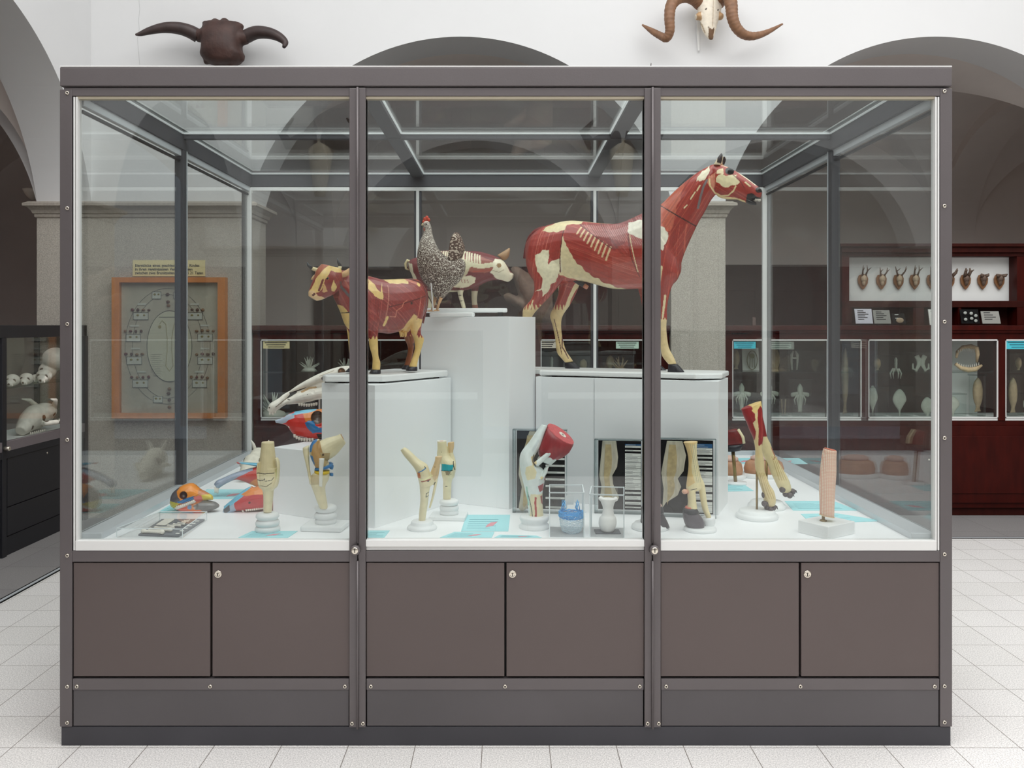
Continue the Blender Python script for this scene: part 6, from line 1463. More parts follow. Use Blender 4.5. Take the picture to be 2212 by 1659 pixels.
# framed specimen chart on the left pillar, and its label
FZ = YW - CAMY - .05
def poster():
    fr = Fr(364, FZ, 0); t = thing('framed_chart', 'orange wooden framed chart of small organ specimens arranged in an oval on the stone pillar', 'framed chart', fr.p(364, 904) + Vector((0, .05, 0)))
    P = lambda x, y, w=0: fr.p(x, y, w)
    def slab(name, x0, y0, x1, y1, w0, w1, m, par=t):
        a, b = P(x0, y1, w0), P(x1, y0, w0); bm = NB(); box(bm, a.x, b.x, a.y, a.y + (w1 - w0), a.z, b.z); return obj(name, bm, m, par)
    slab('backing', 246, 604, 482, 898, .03, .048, mat('aged_paper', (206, 196, 178), .85, noise=(8, .08)))
    for x0, y0, x1, y1 in ((241, 599, 257, 904), (470, 599, 486, 904), (257, 599, 470, 610), (257, 893, 470, 904)):
        slab('frame_side', x0, y0, x1, y1, -.01, .049, PINE)
    slab('cover_glass', 257, 610, 470, 893, .004, .007, GLASS)
    ov = lambda cx, cy, rx, ry, w, k=40: [P(cx + rx * cos(2 * pi * i / k), cy + ry * sin(2 * pi * i / k), w) for i in range(k)]
    bm = NB(); prism(bm, ov(366, 748, 48, 76, .0285), (0, .0015, 0)); o = obj('oval_sheet', bm, mat('cream_oval', (226, 220, 196), .85), t)
    LN = mat('chart_line', (60, 62, 62), .8)
    bm = NB(); r = ov(366, 748, 48.6, 77, .028); tube(bm, r + r[:1], .0016, 5); obj('oval_outline', bm, LN, o)
    bm = NB(); tube(bm, [P(345, 700, .0275), P(350, 692, .0275), P(358, 700, .0275), P(361, 730, .0275), P(361, 760, .0275), P(358, 790, .0275), P(366, 802, .0275), P(374, 790, .0275), P(371, 760, .0275), P(371, 730, .0275), P(376, 700, .0275), P(384, 692, .0275), P(390, 700, .0275)], .0022, 5)
    ball(bm, P(345, 706, .027), (.012, .002, .012), 12, 6); ball(bm, P(388, 706, .027), (.012, .002, .012), 12, 6); obj('drawing', bm, mat('drawing_ochre', (176, 164, 116), .8), o)
    bm = NB()
    for i in range(12): a, b = P(326 if i < 10 else 330, 766 + i * 4.2, .0275), P(346 if i % 3 else 350, 766 + i * 4.2, .0275); box(bm, a.x, b.x, a.y, a.y + .0006, a.z, a.z + .0022)
    a = P(343, 686, .0275); box(bm, a.x, a.x + .15, a.y, a.y + .0006, a.z, a.z + .006); obj('print', bm, mat('chart_ink', (120, 116, 104), .8), o)
    bm = NB(); r = ov(362, 748, 92, 125, .0285, 60); tube(bm, r + r[:1], .0011, 5); r = ov(362, 748, 76, 112, .0285, 60); tube(bm, r + r[:1], .0011, 5); obj('ring_line', bm, LN, t)
    cards = [(338, 638, 20, 16), (304, 683, 33, 16), (288, 730, 32, 16), (290, 779, 33, 17), (303, 829, 34, 17), (341, 863, 21, 15), (421, 683, 32, 16), (443, 729, 33, 16), (443, 779, 33, 16), (431, 829, 32, 17), (384, 638, 18, 15), (392, 862, 18, 14)]
    CD = mat('specimen_card', (222, 220, 208), .8)
    rnd = random.Random(5); ORGN = [mat('organ_brown', (96, 62, 44), .5, noise=(60, .3)), mat('organ_tan', (150, 112, 80), .5, noise=(60, .3)), mat('organ_red', (112, 50, 44), .5)]
    for cx, cy, w, h in cards:
        c = slab('specimen_card', cx - w / 2, cy - h / 2, cx + w / 2, cy + h / 2, .026, .029, CD)
        bm = NB()
        for x0, y0, x1, y1 in ((-w / 2, -h / 2, w / 2, -h / 2 + .8), (-w / 2, h / 2 - .8, w / 2, h / 2), (-w / 2, -h / 2, -w / 2 + .8, h / 2), (w / 2 - .8, -h / 2, w / 2, h / 2)):
            a, b = P(cx + x0, cy + y1, .0252), P(cx + x1, cy + y0, .0252); box(bm, a.x, b.x, a.y, a.y + .001, a.z, b.z)
        obj('card_border', bm, LN, c)
        bm = NB(); ball(bm, P(cx - w * .2, cy - 2, .0255), (.010, .003, .008), 10, 6); ball(bm, P(cx + w * .22, cy - 2, .0255), (.008, .003, .007), 10, 6); obj('spot_drawing', bm, mat('drawing_olive', (156, 140, 84), .7), c)
        if w > 25:
            slab('strip_label', cx - 10 + (cx < 362) * 3, cy - 28, cx + 9 + (cx < 362) * 3, cy - 24, .026, .029, CD)
            for k in range(4):
                bm = NB(); ball(bm, P(cx - w * .55 + k * w * .36, cy - 14 + rnd.uniform(-1, 1), .024), (rnd.uniform(.009, .014), .008, rnd.uniform(.008, .012)), 12, 8); obj('specimen', bm, rnd.choice(ORGN), t, True)
    for x, y in ((362, 636), (363, 652), (364, 660), (366, 840), (364, 850), (366, 864), (366, 879)):
        bm = NB(); ball(bm, P(x, y, .024), (.014, .008, .011), 12, 8); obj('specimen', bm, rnd.choice(ORGN), t, True)
poster()
def text(name, body, size, width, loc, m, parent):
    """lettering turned into a mesh, fitted to the measured width"""
    c = bpy.data.curves.new(name, 'FONT'); c.body = body; c.size = size; c.extrude = .0004; c.offset = .0005; c.space_word = 1.2
    o = bpy.data.objects.new(name, c); S.collection.objects.link(o)
    dg = bpy.context.evaluated_depsgraph_get(); me = bpy.data.meshes.new_from_object(o.evaluated_get(dg)); bpy.data.objects.remove(o)
    w = max(v.co.x for v in me.vertices); k = width / w
    me.transform(Matrix.Translation(loc) @ Matrix.Rotation(pi / 2, 4, 'X') @ Matrix.Diagonal((k, 1, 1, 1))); me.materials.clear()
    return finish(name, me, m, parent)
fr_ = Fr(364, YW - CAMY - .004, 0)
sg = thing('text_sign', 'cream German text sign fixed to the pillar above the framed chart', 'sign', fr_.p(364, 598))
bm = NB(); a, b = fr_.p(287, 597), fr_.p(443, 562); box(bm, a.x, b.x, a.y - .002, a.y + .003, a.z, b.z); obj('board', bm, CREAMP, sg)
for i, (s_, w_) in enumerate((('Eierstöcke eines geschlechtsreifen Rindes', 139), ('in ihren regelmässigen Veränderungen', 124), ('zwischen zwei Brunstzeiten innerhalb 21 Tagen', 147))):
    p_ = fr_.p(292, 576.5 + i * 8)
    text('text_line', s_, .030, fr_.m(w_), (p_.x, a.y - .0025, p_.z), INK, sg)

# ---------------------------------------------------------------- wooden museum cabinets in the arches
CY0 = YW + .05                                          # front plane of the cabinets
cz = CY0 - CAMY
def Z(y, z=cz): return CAMZ + (CY - y) * z / F
def Xp(x, z=cz): return (x - CX) * z / F
ZL, ZT, ZWB, ZWT = Z(707), Z(703) , Z(903), Z(733)
CW = mat('cabinet_white', (226, 228, 226), .6)
def cabinet(x0, x1, wins, label):
    t = thing('specimen_cabinet', label, 'cabinet', ((x0 + x1) / 2, CY0 + .2, 0))
    def pb(name, m, *b, par=t, bev=.003):
        bm = NB()
        for q in b: box(bm, *q)
        return obj(name, bm, m, par, bevel=bev)
    D = .40
    pb('ledge', WOOD, (x0, x1, CY0 - .03, CY0 + D, ZT - .035, ZT), (x0, x1, CY0 - .018, CY0 + D, ZT - .055, ZT - .035))
    pb('frieze', WOOD, (x0, x1, CY0, CY0 + D, ZWT, ZT - .055))
    pb('floor_board', CW, (x0, x1, CY0 + .005, CY0 + D, ZWB - .02, ZWB))
    pb('back_board', WOODD, (x0, x1, CY0 + D - .02, CY0 + D, ZWB, ZWT))
    edges = [x0] + [v for w in wins for v in w] + [x1]
    for a, b in zip(edges[0::2], edges[1::2]):
        if b - a > .003: pb('stile', WOOD, (a, b, CY0, CY0 + .06, ZWB - .02, ZWT))
    for a, b in wins:
        pb('window_pane', GLASS, (a, b, CY0 + .012, CY0 + .017, ZWB, ZWT), bev=0)
        pb('window_bead', ALUW, (a, b, CY0 - .002, CY0 + .012, ZWT - .010, ZWT), (a, b, CY0 - .002, CY0 + .012, ZWB, ZWB + .006), (a, a + .006, CY0 - .002, CY0 + .012, ZWB, ZWT), (b - .006, b, CY0 - .002, CY0 + .012, ZWB, ZWT), bev=0)
        zs = Z(804); pb('glass_shelf', glass('shelf_glass', (.86, .94, .92), 1.5), (a + .01, b - .01, CY0 + .05, CY0 + D - .02, zs - .008, zs), bev=0)
    pb('lower_body', WOOD, (x0, x1, CY0 + .01, CY0 + D, .06, ZWB - .02)); pb('plinth', WOODD, (x0, x1, CY0 + .03, CY0 + D, 0, .06))
    n = max(1, round((x1 - x0) / .75)); w = (x1 - x0) / n
    for i in range(n):
        a, b = x0 + i * w, x0 + (i + 1) * w
        d = pb('door', WOOD, (a + .008, b - .008, CY0 - .004, CY0 + .012, .10, ZWB - .06))
        pb('door_panel', WOOD, (a + .07, b - .07, CY0 - .012, CY0 - .003, .17, ZWB - .13), par=d, bev=.007)
        bm = NB(); lathe(bm, (b - .03, CY0 - .004, .42), [(.008, 0), (.008, .006), (0, .007)], 10, axis=(0, -1, 0)); obj('key_plate', bm, CHROME, d, True)
    return t
cC = cabinet(-1.888, 1.200, [(Xp(563), Xp(884)), (Xp(905), Xp(1150)), (Xp(1168), Xp(1428))], 'red-brown glazed specimen cabinet in the middle arch, behind the case')
cR = cabinet(1.611, 4.70, [(Xp(1582), Xp(1788)), (Xp(1811), Xp(1861)), (Xp(1876), Xp(2156)), (Xp(2172), Xp(2380))], 'red-brown glazed specimen cabinet in the right arch')

# upper glazed hutch with antlers
HY = CY0 + .26; hz = HY - CAMY
bm = NB(); box(bm, Xp(2062), Xp(2160), CY0 + .30, CY0 + .31, ZWB + .002, ZWT - .01)
obj('white_panel', bm, CW, cR)
def hutch():
    X = lambda x: Xp(x, hz); ZZ = lambda y: Z(y, hz)
    t = thing('antler_showcase', 'dark wooden showcase top with a white panel, standing on the right cabinet ledge', 'showcase', ((X(1812) + X(2330)) / 2, HY + .1, ZT))
    def pb(name, m, *b, par=t, bev=.003):
        bm = NB()
        for q in b: box(bm, *q)
        return obj(name, bm, m, par, bevel=bev)
    xa, xb = X(1818), 4.68
    pb('cornice', WOODD, (X(1811), xb, HY - .05, HY + .15, ZZ(534), ZZ(527)), (X(1815), xb, HY - .03, HY + .15, ZZ(546), ZZ(534)))
    pb('top_rail', WOODD, (xa, xb, HY - .01, HY + .13, ZZ(554), ZZ(546))); pb('middle_rail', WOODD, (xa, xb, HY - .01, HY + .13, ZZ(664), ZZ(650)))
    for a, b in ((1818, 1834), (2196, 2216)): pb('stile', WOOD, (X(a), X(b), HY - .008, HY + .13, ZT, ZZ(554)))
    pb('white_panel', CW, (X(1834), xb, HY + .10, HY + .12, ZZ(650), ZZ(554)), bev=0)
    pb('dark_back', WOODD, (xa, xb, HY + .12, HY + .14, ZT, ZZ(540)), bev=0)
    for a, b in ((1818, 1840), (1972, 1996), (2070, 2076), (2200, 2216)): pb('low_stile', WOOD, (X(a), X(b), HY - .004, HY + .1, ZT, ZZ(664)))
    return X, ZZ
X_, ZZ_ = hutch()
SHD = mat('shield_wood', (134, 92, 58), .5, noise=(20, .15)); ANT = mat('antler', (92, 74, 62), .6, noise=(40, .2))
def trophy(px_, kind, lab):
    fr = Fr(px_, hz + .085, 0); t = thing('antler_trophy', lab, 'antlers', fr.p(px_, 626) + Vector((0, .012, 0)), 'roe antlers on wooden shields in the showcase')
    bm = NB(); prism(bm, [fr.p(px_ + a, b, -.012) for a, b in ((-8, 594), (0, 592), (8, 594), (11, 602), (10, 612), (5, 620), (0, 626), (-5, 620), (-10, 612), (-11, 602))], (0, .02, 0)); obj('shield', bm, SHD, t, bevel=.004)
    bm = NB(); ball(bm, fr.p(px_ + 1, 602, -.03), (.022, .022, .03), 14, 10); ball(bm, fr.p(px_ + 1, 609, -.03), (.014, .016, .03), 12, 8); obj('skull_plate', bm, mat('old_bone', (176, 156, 130), .6) if kind < 4 else ANT, t, True)
    rnd = random.Random(int(px_))
    for s in (-1, 1):
        bm = NB(); k = (1.0, .8, .9, 1.0, .9, .7, .75, .25, .2)[kind]; r = .006 if kind < 5 else .012
        a, b, c = fr.p(px_ + 1 + s * 3, 597, -.03), fr.p(px_ + 4 + s * (5 + kind % 3 * 2), 597 - 12 * k, -.05), fr.p(px_ + 4 + s * (4 + kind % 3 * 4), 597 - 24 * k, -.045)
        tube(bm, [a, b, c], [r * 1.3, r, r * .35], 8)
        if kind not in (7, 8): tube(bm, [b, fr.p(px_ + 10 + s * 7, 597 - 19 * k, -.07)], [r * .8, r * .3], 8)
        obj('antler', bm, ANT, t, True)
pos = (1865, 1905, 1942, 1977, 2014, 2052, 2087, 2124, 2160)
labs = ('slim two tined antlers on a shield, first from the left in the showcase', 'dark crooked antlers on a shield, second from the left', 'wide curved antlers on a shield, third from the left', 'straight pale antlers on a shield, fourth from the left',
        'antlers on a shield just left of the case corner post', 'antlers on a shield mostly hidden by the case corner post', 'thick dark antlers on a shield, third from the right end', 'small dark stub antlers on a shield, second from the right end', 'rounded stub antlers on a shield, last at the right end')
for i, (p_, l_) in enumerate(zip(pos, labs)): trophy(p_, i, l_)

# sheets and boxes on the ledge under the antlers
def sheet(name, x0, y0, x1, y1, m, lab, cat, lines=0, z=hz - .07, lean=.03):
    fr = Fr((x0 + x1) / 2, z, 0); a, b = fr.p(x0, y1), fr.p(x1, y0); a.z = max(a.z, ZT)
    bm = NB(); obox(bm, a, (b.x - a.x, 0, 0), (0, .006, 0), (0, lean, b.z - a.z)); o = tag(obj(name, bm, m), lab, cat)
    if lines:
        bm = NB(); h = b.z - a.z
        for i in range(lines):
            k = .85 - .7 * i / lines; box(bm, a.x + .02, a.x + (b.x - a.x) * (.5 + .35 * ((i * 7) % 5) / 5), a.y + lean * k - .002, a.y + lean * k, a.z + h * k, a.z + h * k + .005)
        obj('print', bm, INK if m is not BLACK else PAPER, o)
    return o
sheet('printed_sheet', 1849, 667, 1886, 699, mat('lilac_paper', (206, 206, 216), .8), 'white printed sheet leaning on the ledge at the left of the showcase', 'sheet', 6)
sheet('printed_sheet', 1889, 670, 1925, 699, mat('grey_paper', (150, 150, 144), .8), 'grey printed sheet leaning beside the small black frame', 'sheet', 5)
bf = sheet('picture_frame', 1930, 677, 1957, 699, BLACK, 'small black framed picture leaning on the ledge below the antlers', 'picture', 2)
bm = NB(); q = W(1944, 692, hz - .075); ball(bm, q, (.03, .004, .02), 14, 8); obj('fossil', bm, mat('old_bone', (176, 156, 130)), bf, True)
sb = sheet('specimen_board', 2077, 668, 2117, 699, BLACK, 'black board with pale specimens under the rightmost antlers', 'board', 0)
bm = NB()
for x, y in ((2085, 676), (2098, 677), (2108, 682), (2086, 690), (2099, 688), (2108, 693)): ball(bm, W(x, y, hz - .075), (.014, .003, .012), 10, 6)
obj('specimen', bm, mat('pale_specimen', (170, 176, 170), .6), sb, True)
sheet('printed_sheet', 2123, 672, 2162, 699, mat('grey_paper', (150, 150, 144)), 'grey printed sheet right of the black specimen board', 'sheet', 4)
sheet('photo_strip', 2009, 668, 2018, 702, PAPER, 'narrow strip of small pictures beside the case edge', 'strip', 5)
bm = NB(); q = W(1631, 702, cz); box(bm, q.x - .011, q.x + .011, q.y + .02, q.y + .04, ZT, ZT + .062); box(bm, q.x - .007, q.x + .007, q.y + .019, q.y + .02, ZT + .004, ZT + .018)
tag(obj('wax_block', bm, mat('brown_label', (86, 66, 60), .5)), 'small upright dark tag on the ledge beside the horse muzzle post', 'tag')
# thermometer box on the frieze
dm = thing('climate_meter', 'small black climate meter with a green display on the cabinet frieze', 'meter', W(1592, 723, cz))
a, b = W(1581, 722, cz), W(1613, 712, cz); bm = NB(); box(bm, a.x, b.x, CY0 - .012, CY0 - .001, a.z, b.z); obj('housing', bm, BLACK, dm)
a, b = W(1605, 719, cz), W(1612, 714.5, cz); bm = NB(); box(bm, a.x, b.x, CY0 - .0135, CY0 - .012, a.z, b.z); obj('display', bm, mat('green_display', (30, 190, 150), .4, emit=.5), dm)

# label cards on the cabinet windows
def wlabel(x0, y0, x1, y1, m, lab):
    a, b = W(x0, y1, cz), W(x1, y0, cz); bm = NB(); box(bm, a.x, b.x, CY0 + .006, CY0 + .0095, a.z, b.z); o = tag(obj('label_card', bm, m), lab, 'label card')
    bm = NB(); h = b.z - a.z; w = b.x - a.x
    for i in range(3): box(bm, a.x + w * (.06 + .06 * i), a.x + w * (.9 - .05 * i), CY0 + .0052, CY0 + .006, a.z + h * (.74 - .28 * i), a.z + h * (.84 - .28 * i))
    obj('print', bm, mat('print_dark_teal', (40, 100, 116), .8) if m is CYAND else INK, o)
wlabel(1586, 738, 1633, 753, CYAND, 'turquoise label card in the first window right of the granite pillar')
wlabel(2174, 736, 2240, 754, CYAND, 'turquoise label card at the far right edge of the picture')
wlabel(568, 737, 625, 753, CREAMP, 'cream label card in the middle cabinet window, left of the cow')
wlabel(1160, 737, 1201, 752, mat('pale_label', (214, 206, 190), .8), 'pale label card in the window behind the hind legs of the horse')
wlabel(1331, 738, 1380, 753, mat('mint_label', (196, 222, 206), .8), 'mint label card in the window under the belly of the horse')
wlabel(1656, 738, 1716, 755, mat('grey_label', (130, 136, 128), .8), 'grey label card in the window right of the case corner profile')

# specimen jars
WET = mat('wet_white', (206, 206, 194), .5, noise=(30, .1)); WETB = mat('wet_tan', (176, 152, 120), .5, noise=(30, .2))
JG = glass('jar_glass', (.93, .955, .945), 1.45)
ZF, ZSH = ZWB, Z(804)
def jar(px0, px1, ytop, shelf, lab, build, round_=False, group='specimen jars in the glazed cabinets', depth=.10, zc=.16):
    z = cz + zc; base = ZF if not shelf else ZSH
    x0, x1 = (px0 - CX) * z / F, (px1 - CX) * z / F; zt = CAMZ + (CY - ytop) * z / F; yc = z + CAMY
    c = Vector(((x0 + x1) / 2, yc, base + .001)); t = thing('specimen_jar', lab, 'specimen jar', c, group)
    bm = NB()
    if round_: lathe(bm, c, [((x1 - x0) / 2, 0), ((x1 - x0) / 2, zt - base), (0, zt - base)], 24)
    else: box(bm, x0, x1, yc - depth / 2, yc + depth / 2, base + .001, zt)
    obj('glass_wall', bm, JG, t)
    bm = NB()
    if round_: lathe(bm, Vector((c.x, c.y, zt)), [((x1 - x0) / 2 + .008, 0), ((x1 - x0) / 2 + .008, .01), (0, .011)], 24)
    else: box(bm, x0 - .004, x1 + .004, yc - depth / 2 - .004, yc + depth / 2 + .004, zt + .0004, zt + .006)
    obj('lid', bm, glass('lid_glass', (.75, .8, .79), 1.5), t)
    fr = Fr((px0 + px1) / 2, z, 0); bm = NB(); m = build(bm, fr) or WET
    obj('specimen', bm, m, t, True)
    return t
def ray(cx, cy, w, h, cut=0):
    def f(bm, fr):
        loft(bm, fr, [(cx - w * .1, cy - h * .55, cx + w * .1, cy - h * .55), (cx - w * .36, cy - h * .36, cx + w * .36, cy - h * .36), (cx - w * .5, cy - h * .05, cx + w * .5, cy - h * .05), (cx - w * .32, cy + h * .22, cx + w * .3, cy + h * .2), (cx - w * .1, cy + h * .42, cx + w * .1, cy + h * .42), (cx - w * .04, cy + h * .6, cx + w * .05, cy + h * .6), (cx + w * .02, cy + h * .85, cx + w * .06, cy + h * .85)], [.008, .014, .016, .014, .01, .006, .003], 0, 14, 3)
    return f
def squid(cx, top, s=1.0, fins=True):
    def f(bm, fr):
        loft(bm, fr, [(cx - 1, top, cx + 1, top), (cx - 6 * s, top + 9 * s, cx + 6 * s, top + 9 * s), (cx - 5 * s, top + 20 * s, cx + 5 * s, top + 20 * s), (cx - 6 * s, top + 27 * s, cx + 6 * s, top + 27 * s), (cx - 5 * s, top + 40 * s, cx + 5 * s, top + 40 * s), (cx - 4 * s, top + 58 * s, cx + 4 * s, top + 58 * s)], [.004, .016, .016, .018, .014, .008], 0, 14, 3)
        if fins:
            for k in (-1, 1): loft(bm, fr, [(cx + k * 4, top + 17, cx + k * 4, top + 24), (cx + k * 12, top + 18, cx + k * 11, top + 27), (cx + k * 19, top + 20, cx + k * 17, top + 29), (cx + k * 20, top + 24, cx + k * 19, top + 27)], [.008, .008, .007, .003], 0, 10, 2)
        for k in (-2, -1, 1, 2): tube(bm, [fr.p(cx + k * 3, top + 24, -.012), fr.p(cx + k * 6, top + 34, -.02), fr.p(cx + k * 5, top + 46, -.012)], [.007, .006, .002], 8)
    return f
def fish(cx, top, bot, w):
    def f(bm, fr):
        h = bot - top
        loft(bm, fr, [(cx - 1, top, cx + 2, top), (cx - w * .4, top + h * .15, cx + w * .4, top + h * .15), (cx - w * .5, top + h * .4, cx + w * .5, top + h * .4), (cx - w * .42, top + h * .65, cx + w * .45, top + h * .65), (cx - w * .2, top + h * .85, cx + w * .22, top + h * .85), (cx - w * .4, top + h, cx + w * .35, top + h * .98)], [.006, .024, .03, .026, .012, .004], 0, 14, 3)
        return WETB
    return f
def fork(cx, top, bot, w):
    def f(bm, fr):
        h = bot - top
        for k in (-1, 1): tube(bm, [fr.p(cx + k * 2, top), fr.p(cx + k * w * .5, top + h * .2), fr.p(cx + k * w * .55, top + h * .45), fr.p(cx + k * w * .42, bot)], [.004, .012, .009, .006], 8)
        tube(bm, [fr.p(cx - w * .4, top + h * .38), fr.p(cx + w * .4, top + h * .38)], .007, 8)
    return f
jar(1584, 1622, 822, 0, 'clear jar with a brown squid specimen, first on the lower shelf beside the granite pillar', squid(1602, 828), True)
jar(1650, 1680, 824, 0, 'narrow jar with a pale squid behind the case corner profile', squid(1662, 827, 1.0))
jar(1708, 1748, 820, 0, 'square jar with a white winged squid specimen', squid(1728, 829, 1.05))
jar(1685, 1700, 855, 0, 'small jar with two thin strips between the two squid jars', lambda bm, fr: (tube(bm, [fr.p(1688, 862), fr.p(1690, 895)], .005, 6), tube(bm, [fr.p(1697, 862), fr.p(1695, 895)], .005, 6), WETB)[2])
jar(1813, 1838, 744, 0, 'tall narrow jar holding a long brown fish', fish(1825, 752, 895, 14), False, depth=.09)
jar(1875, 1909, 836, 0, 'jar with a white ray specimen whose tail bends, left of three ray jars', ray(1885, 862, 22, 52))
jar(1920, 1966, 834, 0, 'jar with a diamond shaped white ray, middle of three ray jars', ray(1943, 866, 30, 46))
jar(1982, 2030, 851, 0, 'jar with a round white ray beside the case edge', ray(2003, 880, 28, 40))
jar(2036, 2080, 851, 0, 'jar with a pale ray just right of the case corner post', ray(2058, 876, 30, 36))
jar(2095, 2127, 811, 0, 'cylindrical jar with a brown and white fish hung beside a rod', fish(2112, 816, 890, 20), True)
jar(2174, 2202, 810, 0, 'jar with a wrinkled pale cucumber-like specimen in the last window', fish(2188, 816, 892, 17))
jar(2206, 2236, 850, 0, 'jar cut by the right picture edge in the last window', ray(2220, 876, 20, 36))
jar(1881, 1910, 768, 1, 'small square jar with a reddish specimen on the upper shelf', fish(1895, 774, 800, 14), depth=.05)
jar(1922, 1954, 768, 1, 'small square jar with a yellowish frog-like specimen on the upper shelf', squid(1935, 772, .5, False), depth=.05)
jar(1967, 2012, 763, 1, 'flat jar with two pale S-shaped specimens on the upper shelf', lambda bm, fr: [tube(bm, [fr.p(1989 + k * 9, 768), fr.p(1989 + k * 4, 778), fr.p(1989 + k * 4, 788), fr.p(1989 + k * 10, 800), fr.p(1989 + k * 17, 796), fr.p(1989 + k * 17, 785)], [.02, .02, .016, .012, .009, .005], 10, flat=.4) for k in (-1, 1)] and None, depth=.05)
jar(1581, 1601, 752, 1, 'green-tinted jar with a pointed specimen beside the anatomy print', fish(1590, 756, 798, 15), depth=.06)
jar(2186, 2212, 765, 1, 'small jar with a white slip on the upper shelf of the last window', fish(2200, 772, 800, 10), depth=.05)
# anatomy print, boards, shark jaw on the shelf
def shelf_board(x0, y0, x1, y1, m, lab, spec, msp, cat='board', name='specimen_board'):
    z = cz + .2; fr = Fr((x0 + x1) / 2, z, 0); a, b = fr.p(x0, y1), fr.p(x1, y0); a.z = ZSH + .001
    bm = NB(); obox(bm, a, (b.x - a.x, 0, 0), (0, .006, 0), (0, .02, b.z - a.z)); o = tag(obj(name, bm, m), lab, cat)
    f2 = Fr((x0 + x1) / 2, z - .012, 0); bm = NB(); spec(bm, f2); obj('specimen' if m is BLACK else 'drawing', bm, msp, o, True)
def egg(cx, cy, rx, ry):
    def f(bm, fr):
        r = [fr.p(cx + rx * cos(2 * pi * i / 30), cy + ry * sin(2 * pi * i / 30)) for i in range(30)]; tube(bm, r + r[:1], .003, 6)
        for k in (-.4, 0, .4): tube(bm, [fr.p(cx + rx * k, cy - ry * .3), fr.p(cx + rx * k * 1.2, cy + ry * .8)], .0025, 6)
        ball(bm, fr.p(cx, cy - ry * .45), (.02, .002, .02), 12, 8)
    return f
shelf_board(1604, 752, 1640, 803, PAPER, 'white anatomy print of an oval animal leaning on the upper shelf', egg(1625, 778, 11, 20), mat('olive_line', (116, 116, 84), .8), 'print', 'anatomy_print')
shelf_board(1703, 754, 1728, 801, BLACK, 'black board with a pale fork-shaped specimen on the upper shelf', fork(1716, 758, 799, 12), WET)
fz = Fr(1670, cz + .16, 0); bm = NB(); loft(bm, fz, [(1670, 747, 1672, 747), (1662, 760, 1682, 760), (1659, 775, 1685, 775), (1661, 790, 1683, 788), (1666, 797, 1680, 797), (1662, 803, 1684, 803)], [.005, .025, .03, .028, .016, .02], 0, 18, 3)
tag(obj('shell_specimen', bm, WETB, smooth=True), 'pale oval armoured specimen on the upper shelf behind the case corner profile', 'specimen')
def jaw():
    z = cz + .15; fr = Fr(2095, z, 0); t = thing('shark_jaw', 'open toothed shark jaw standing on the glass shelf right of the case', 'shark jaw', fr.p(2095, 803))
    JB = mat('jaw_bone', (214, 186, 146), .5, noise=(50, .2))
    U = [(2066, 772), (2068, 760), (2080, 750), (2098, 748), (2110, 752), (2112, 765), (2110, 782)]; Lw = [(2064, 786), (2076, 795), (2092, 799), (2108, 797), (2121, 789)]
    bm = NB(); tube(bm, [fr.p(x, y, .05 * sin(i)) for i, (x, y) in enumerate(U)], [.008, .012, .016, .017, .016, .014, .008], 12); obj('upper_jaw', bm, JB, t, True)
    bm = NB(); tube(bm, [fr.p(x, y, -.04) for x, y in Lw], [.012, .016, .02, .018, .008], 12); obj('lower_jaw', bm, JB, t, True)
    for i in range(9):
        bm = NB(); x = 2070 + i * 4.5; y = 756 - 4 * sin(i / 8 * pi); tube(bm, [fr.p(x, y, -.01), fr.p(x + 1, y + 7, -.01)], [.005, .0006], 6); obj('tooth', bm, BONEW, t, True)
    for i in range(11):
        bm = NB(); x = 2068 + i * 4.6; y = 789 + 6 * sin(i / 10 * pi); tube(bm, [fr.p(x, y, -.045), fr.p(x + .5, y - 7, -.045)], [.005, .0006], 6); obj('tooth', bm, BONEW, t, True)
    bm = NB(); a = fr.p(2083, 803); box(bm, a.x, a.x + .055, a.y - .03, a.y + .03, ZSH + .0005, ZSH + .012); obj('stand', bm, PAPER, t)
jaw()
# middle cabinet: corals and fans on the shelf, cardboard model
def coral(cx, cy, s, lab, m=None, base=None, seed=1):
    z = cz + .14; fr = Fr(cx, z, 0); b = fr.p(cx, cy); b.z = (ZSH if base is None else base) + .001
    t = thing('coral_specimen', lab, 'coral', b); rnd = random.Random(seed); bm = NB()
    lathe(bm, b, [(.07 * s, 0), (.05 * s, .02 * s), (.02 * s, .03 * s), (0, .031 * s)], 14)
    for i in range(11):
        a = rnd.uniform(-1.2, 1.2); tip = b + Vector((sin(a) * .09 * s, rnd.uniform(-.02, .02), .02 + cos(a) * .10 * s)); tube(bm, [b + Vector((0, 0, .01)), (b + tip) / 2 + Vector((rnd.uniform(-.01, .01), 0, .005)), tip], [.009 * s, .007 * s, .002], 7)
    obj('branches', bm, m or WET, t, True)
coral(668, 800, .9, 'white branching coral on the cabinet shelf below the cow head', seed=2)
coral(590, 880, 1.6, 'tall pale sea fan on the lower cabinet shelf left of the white skull', WET, ZF, 3)
coral(746, 795, .8, 'thin pale coral on the shelf beside the left mullion', seed=6)
coral(1340, 798, .9, 'tan coral on the shelf behind the front legs of the horse', WETB, seed=7)
jar(1246, 1276, 770, 1, 'wide jar with a tan specimen on the shelf behind the hind legs of the horse', fish(1260, 776, 801, 16), depth=.06)
jar(1304, 1332, 762, 1, 'jar with a yellowish pale specimen on the shelf under the horse belly', fish(1318, 768, 801, 17), depth=.06)
jar(1180, 1204, 766, 1, 'jar with a white cone-shaped specimen behind the hind hoof of the horse', squid(1192, 770, .5, False), depth=.06)
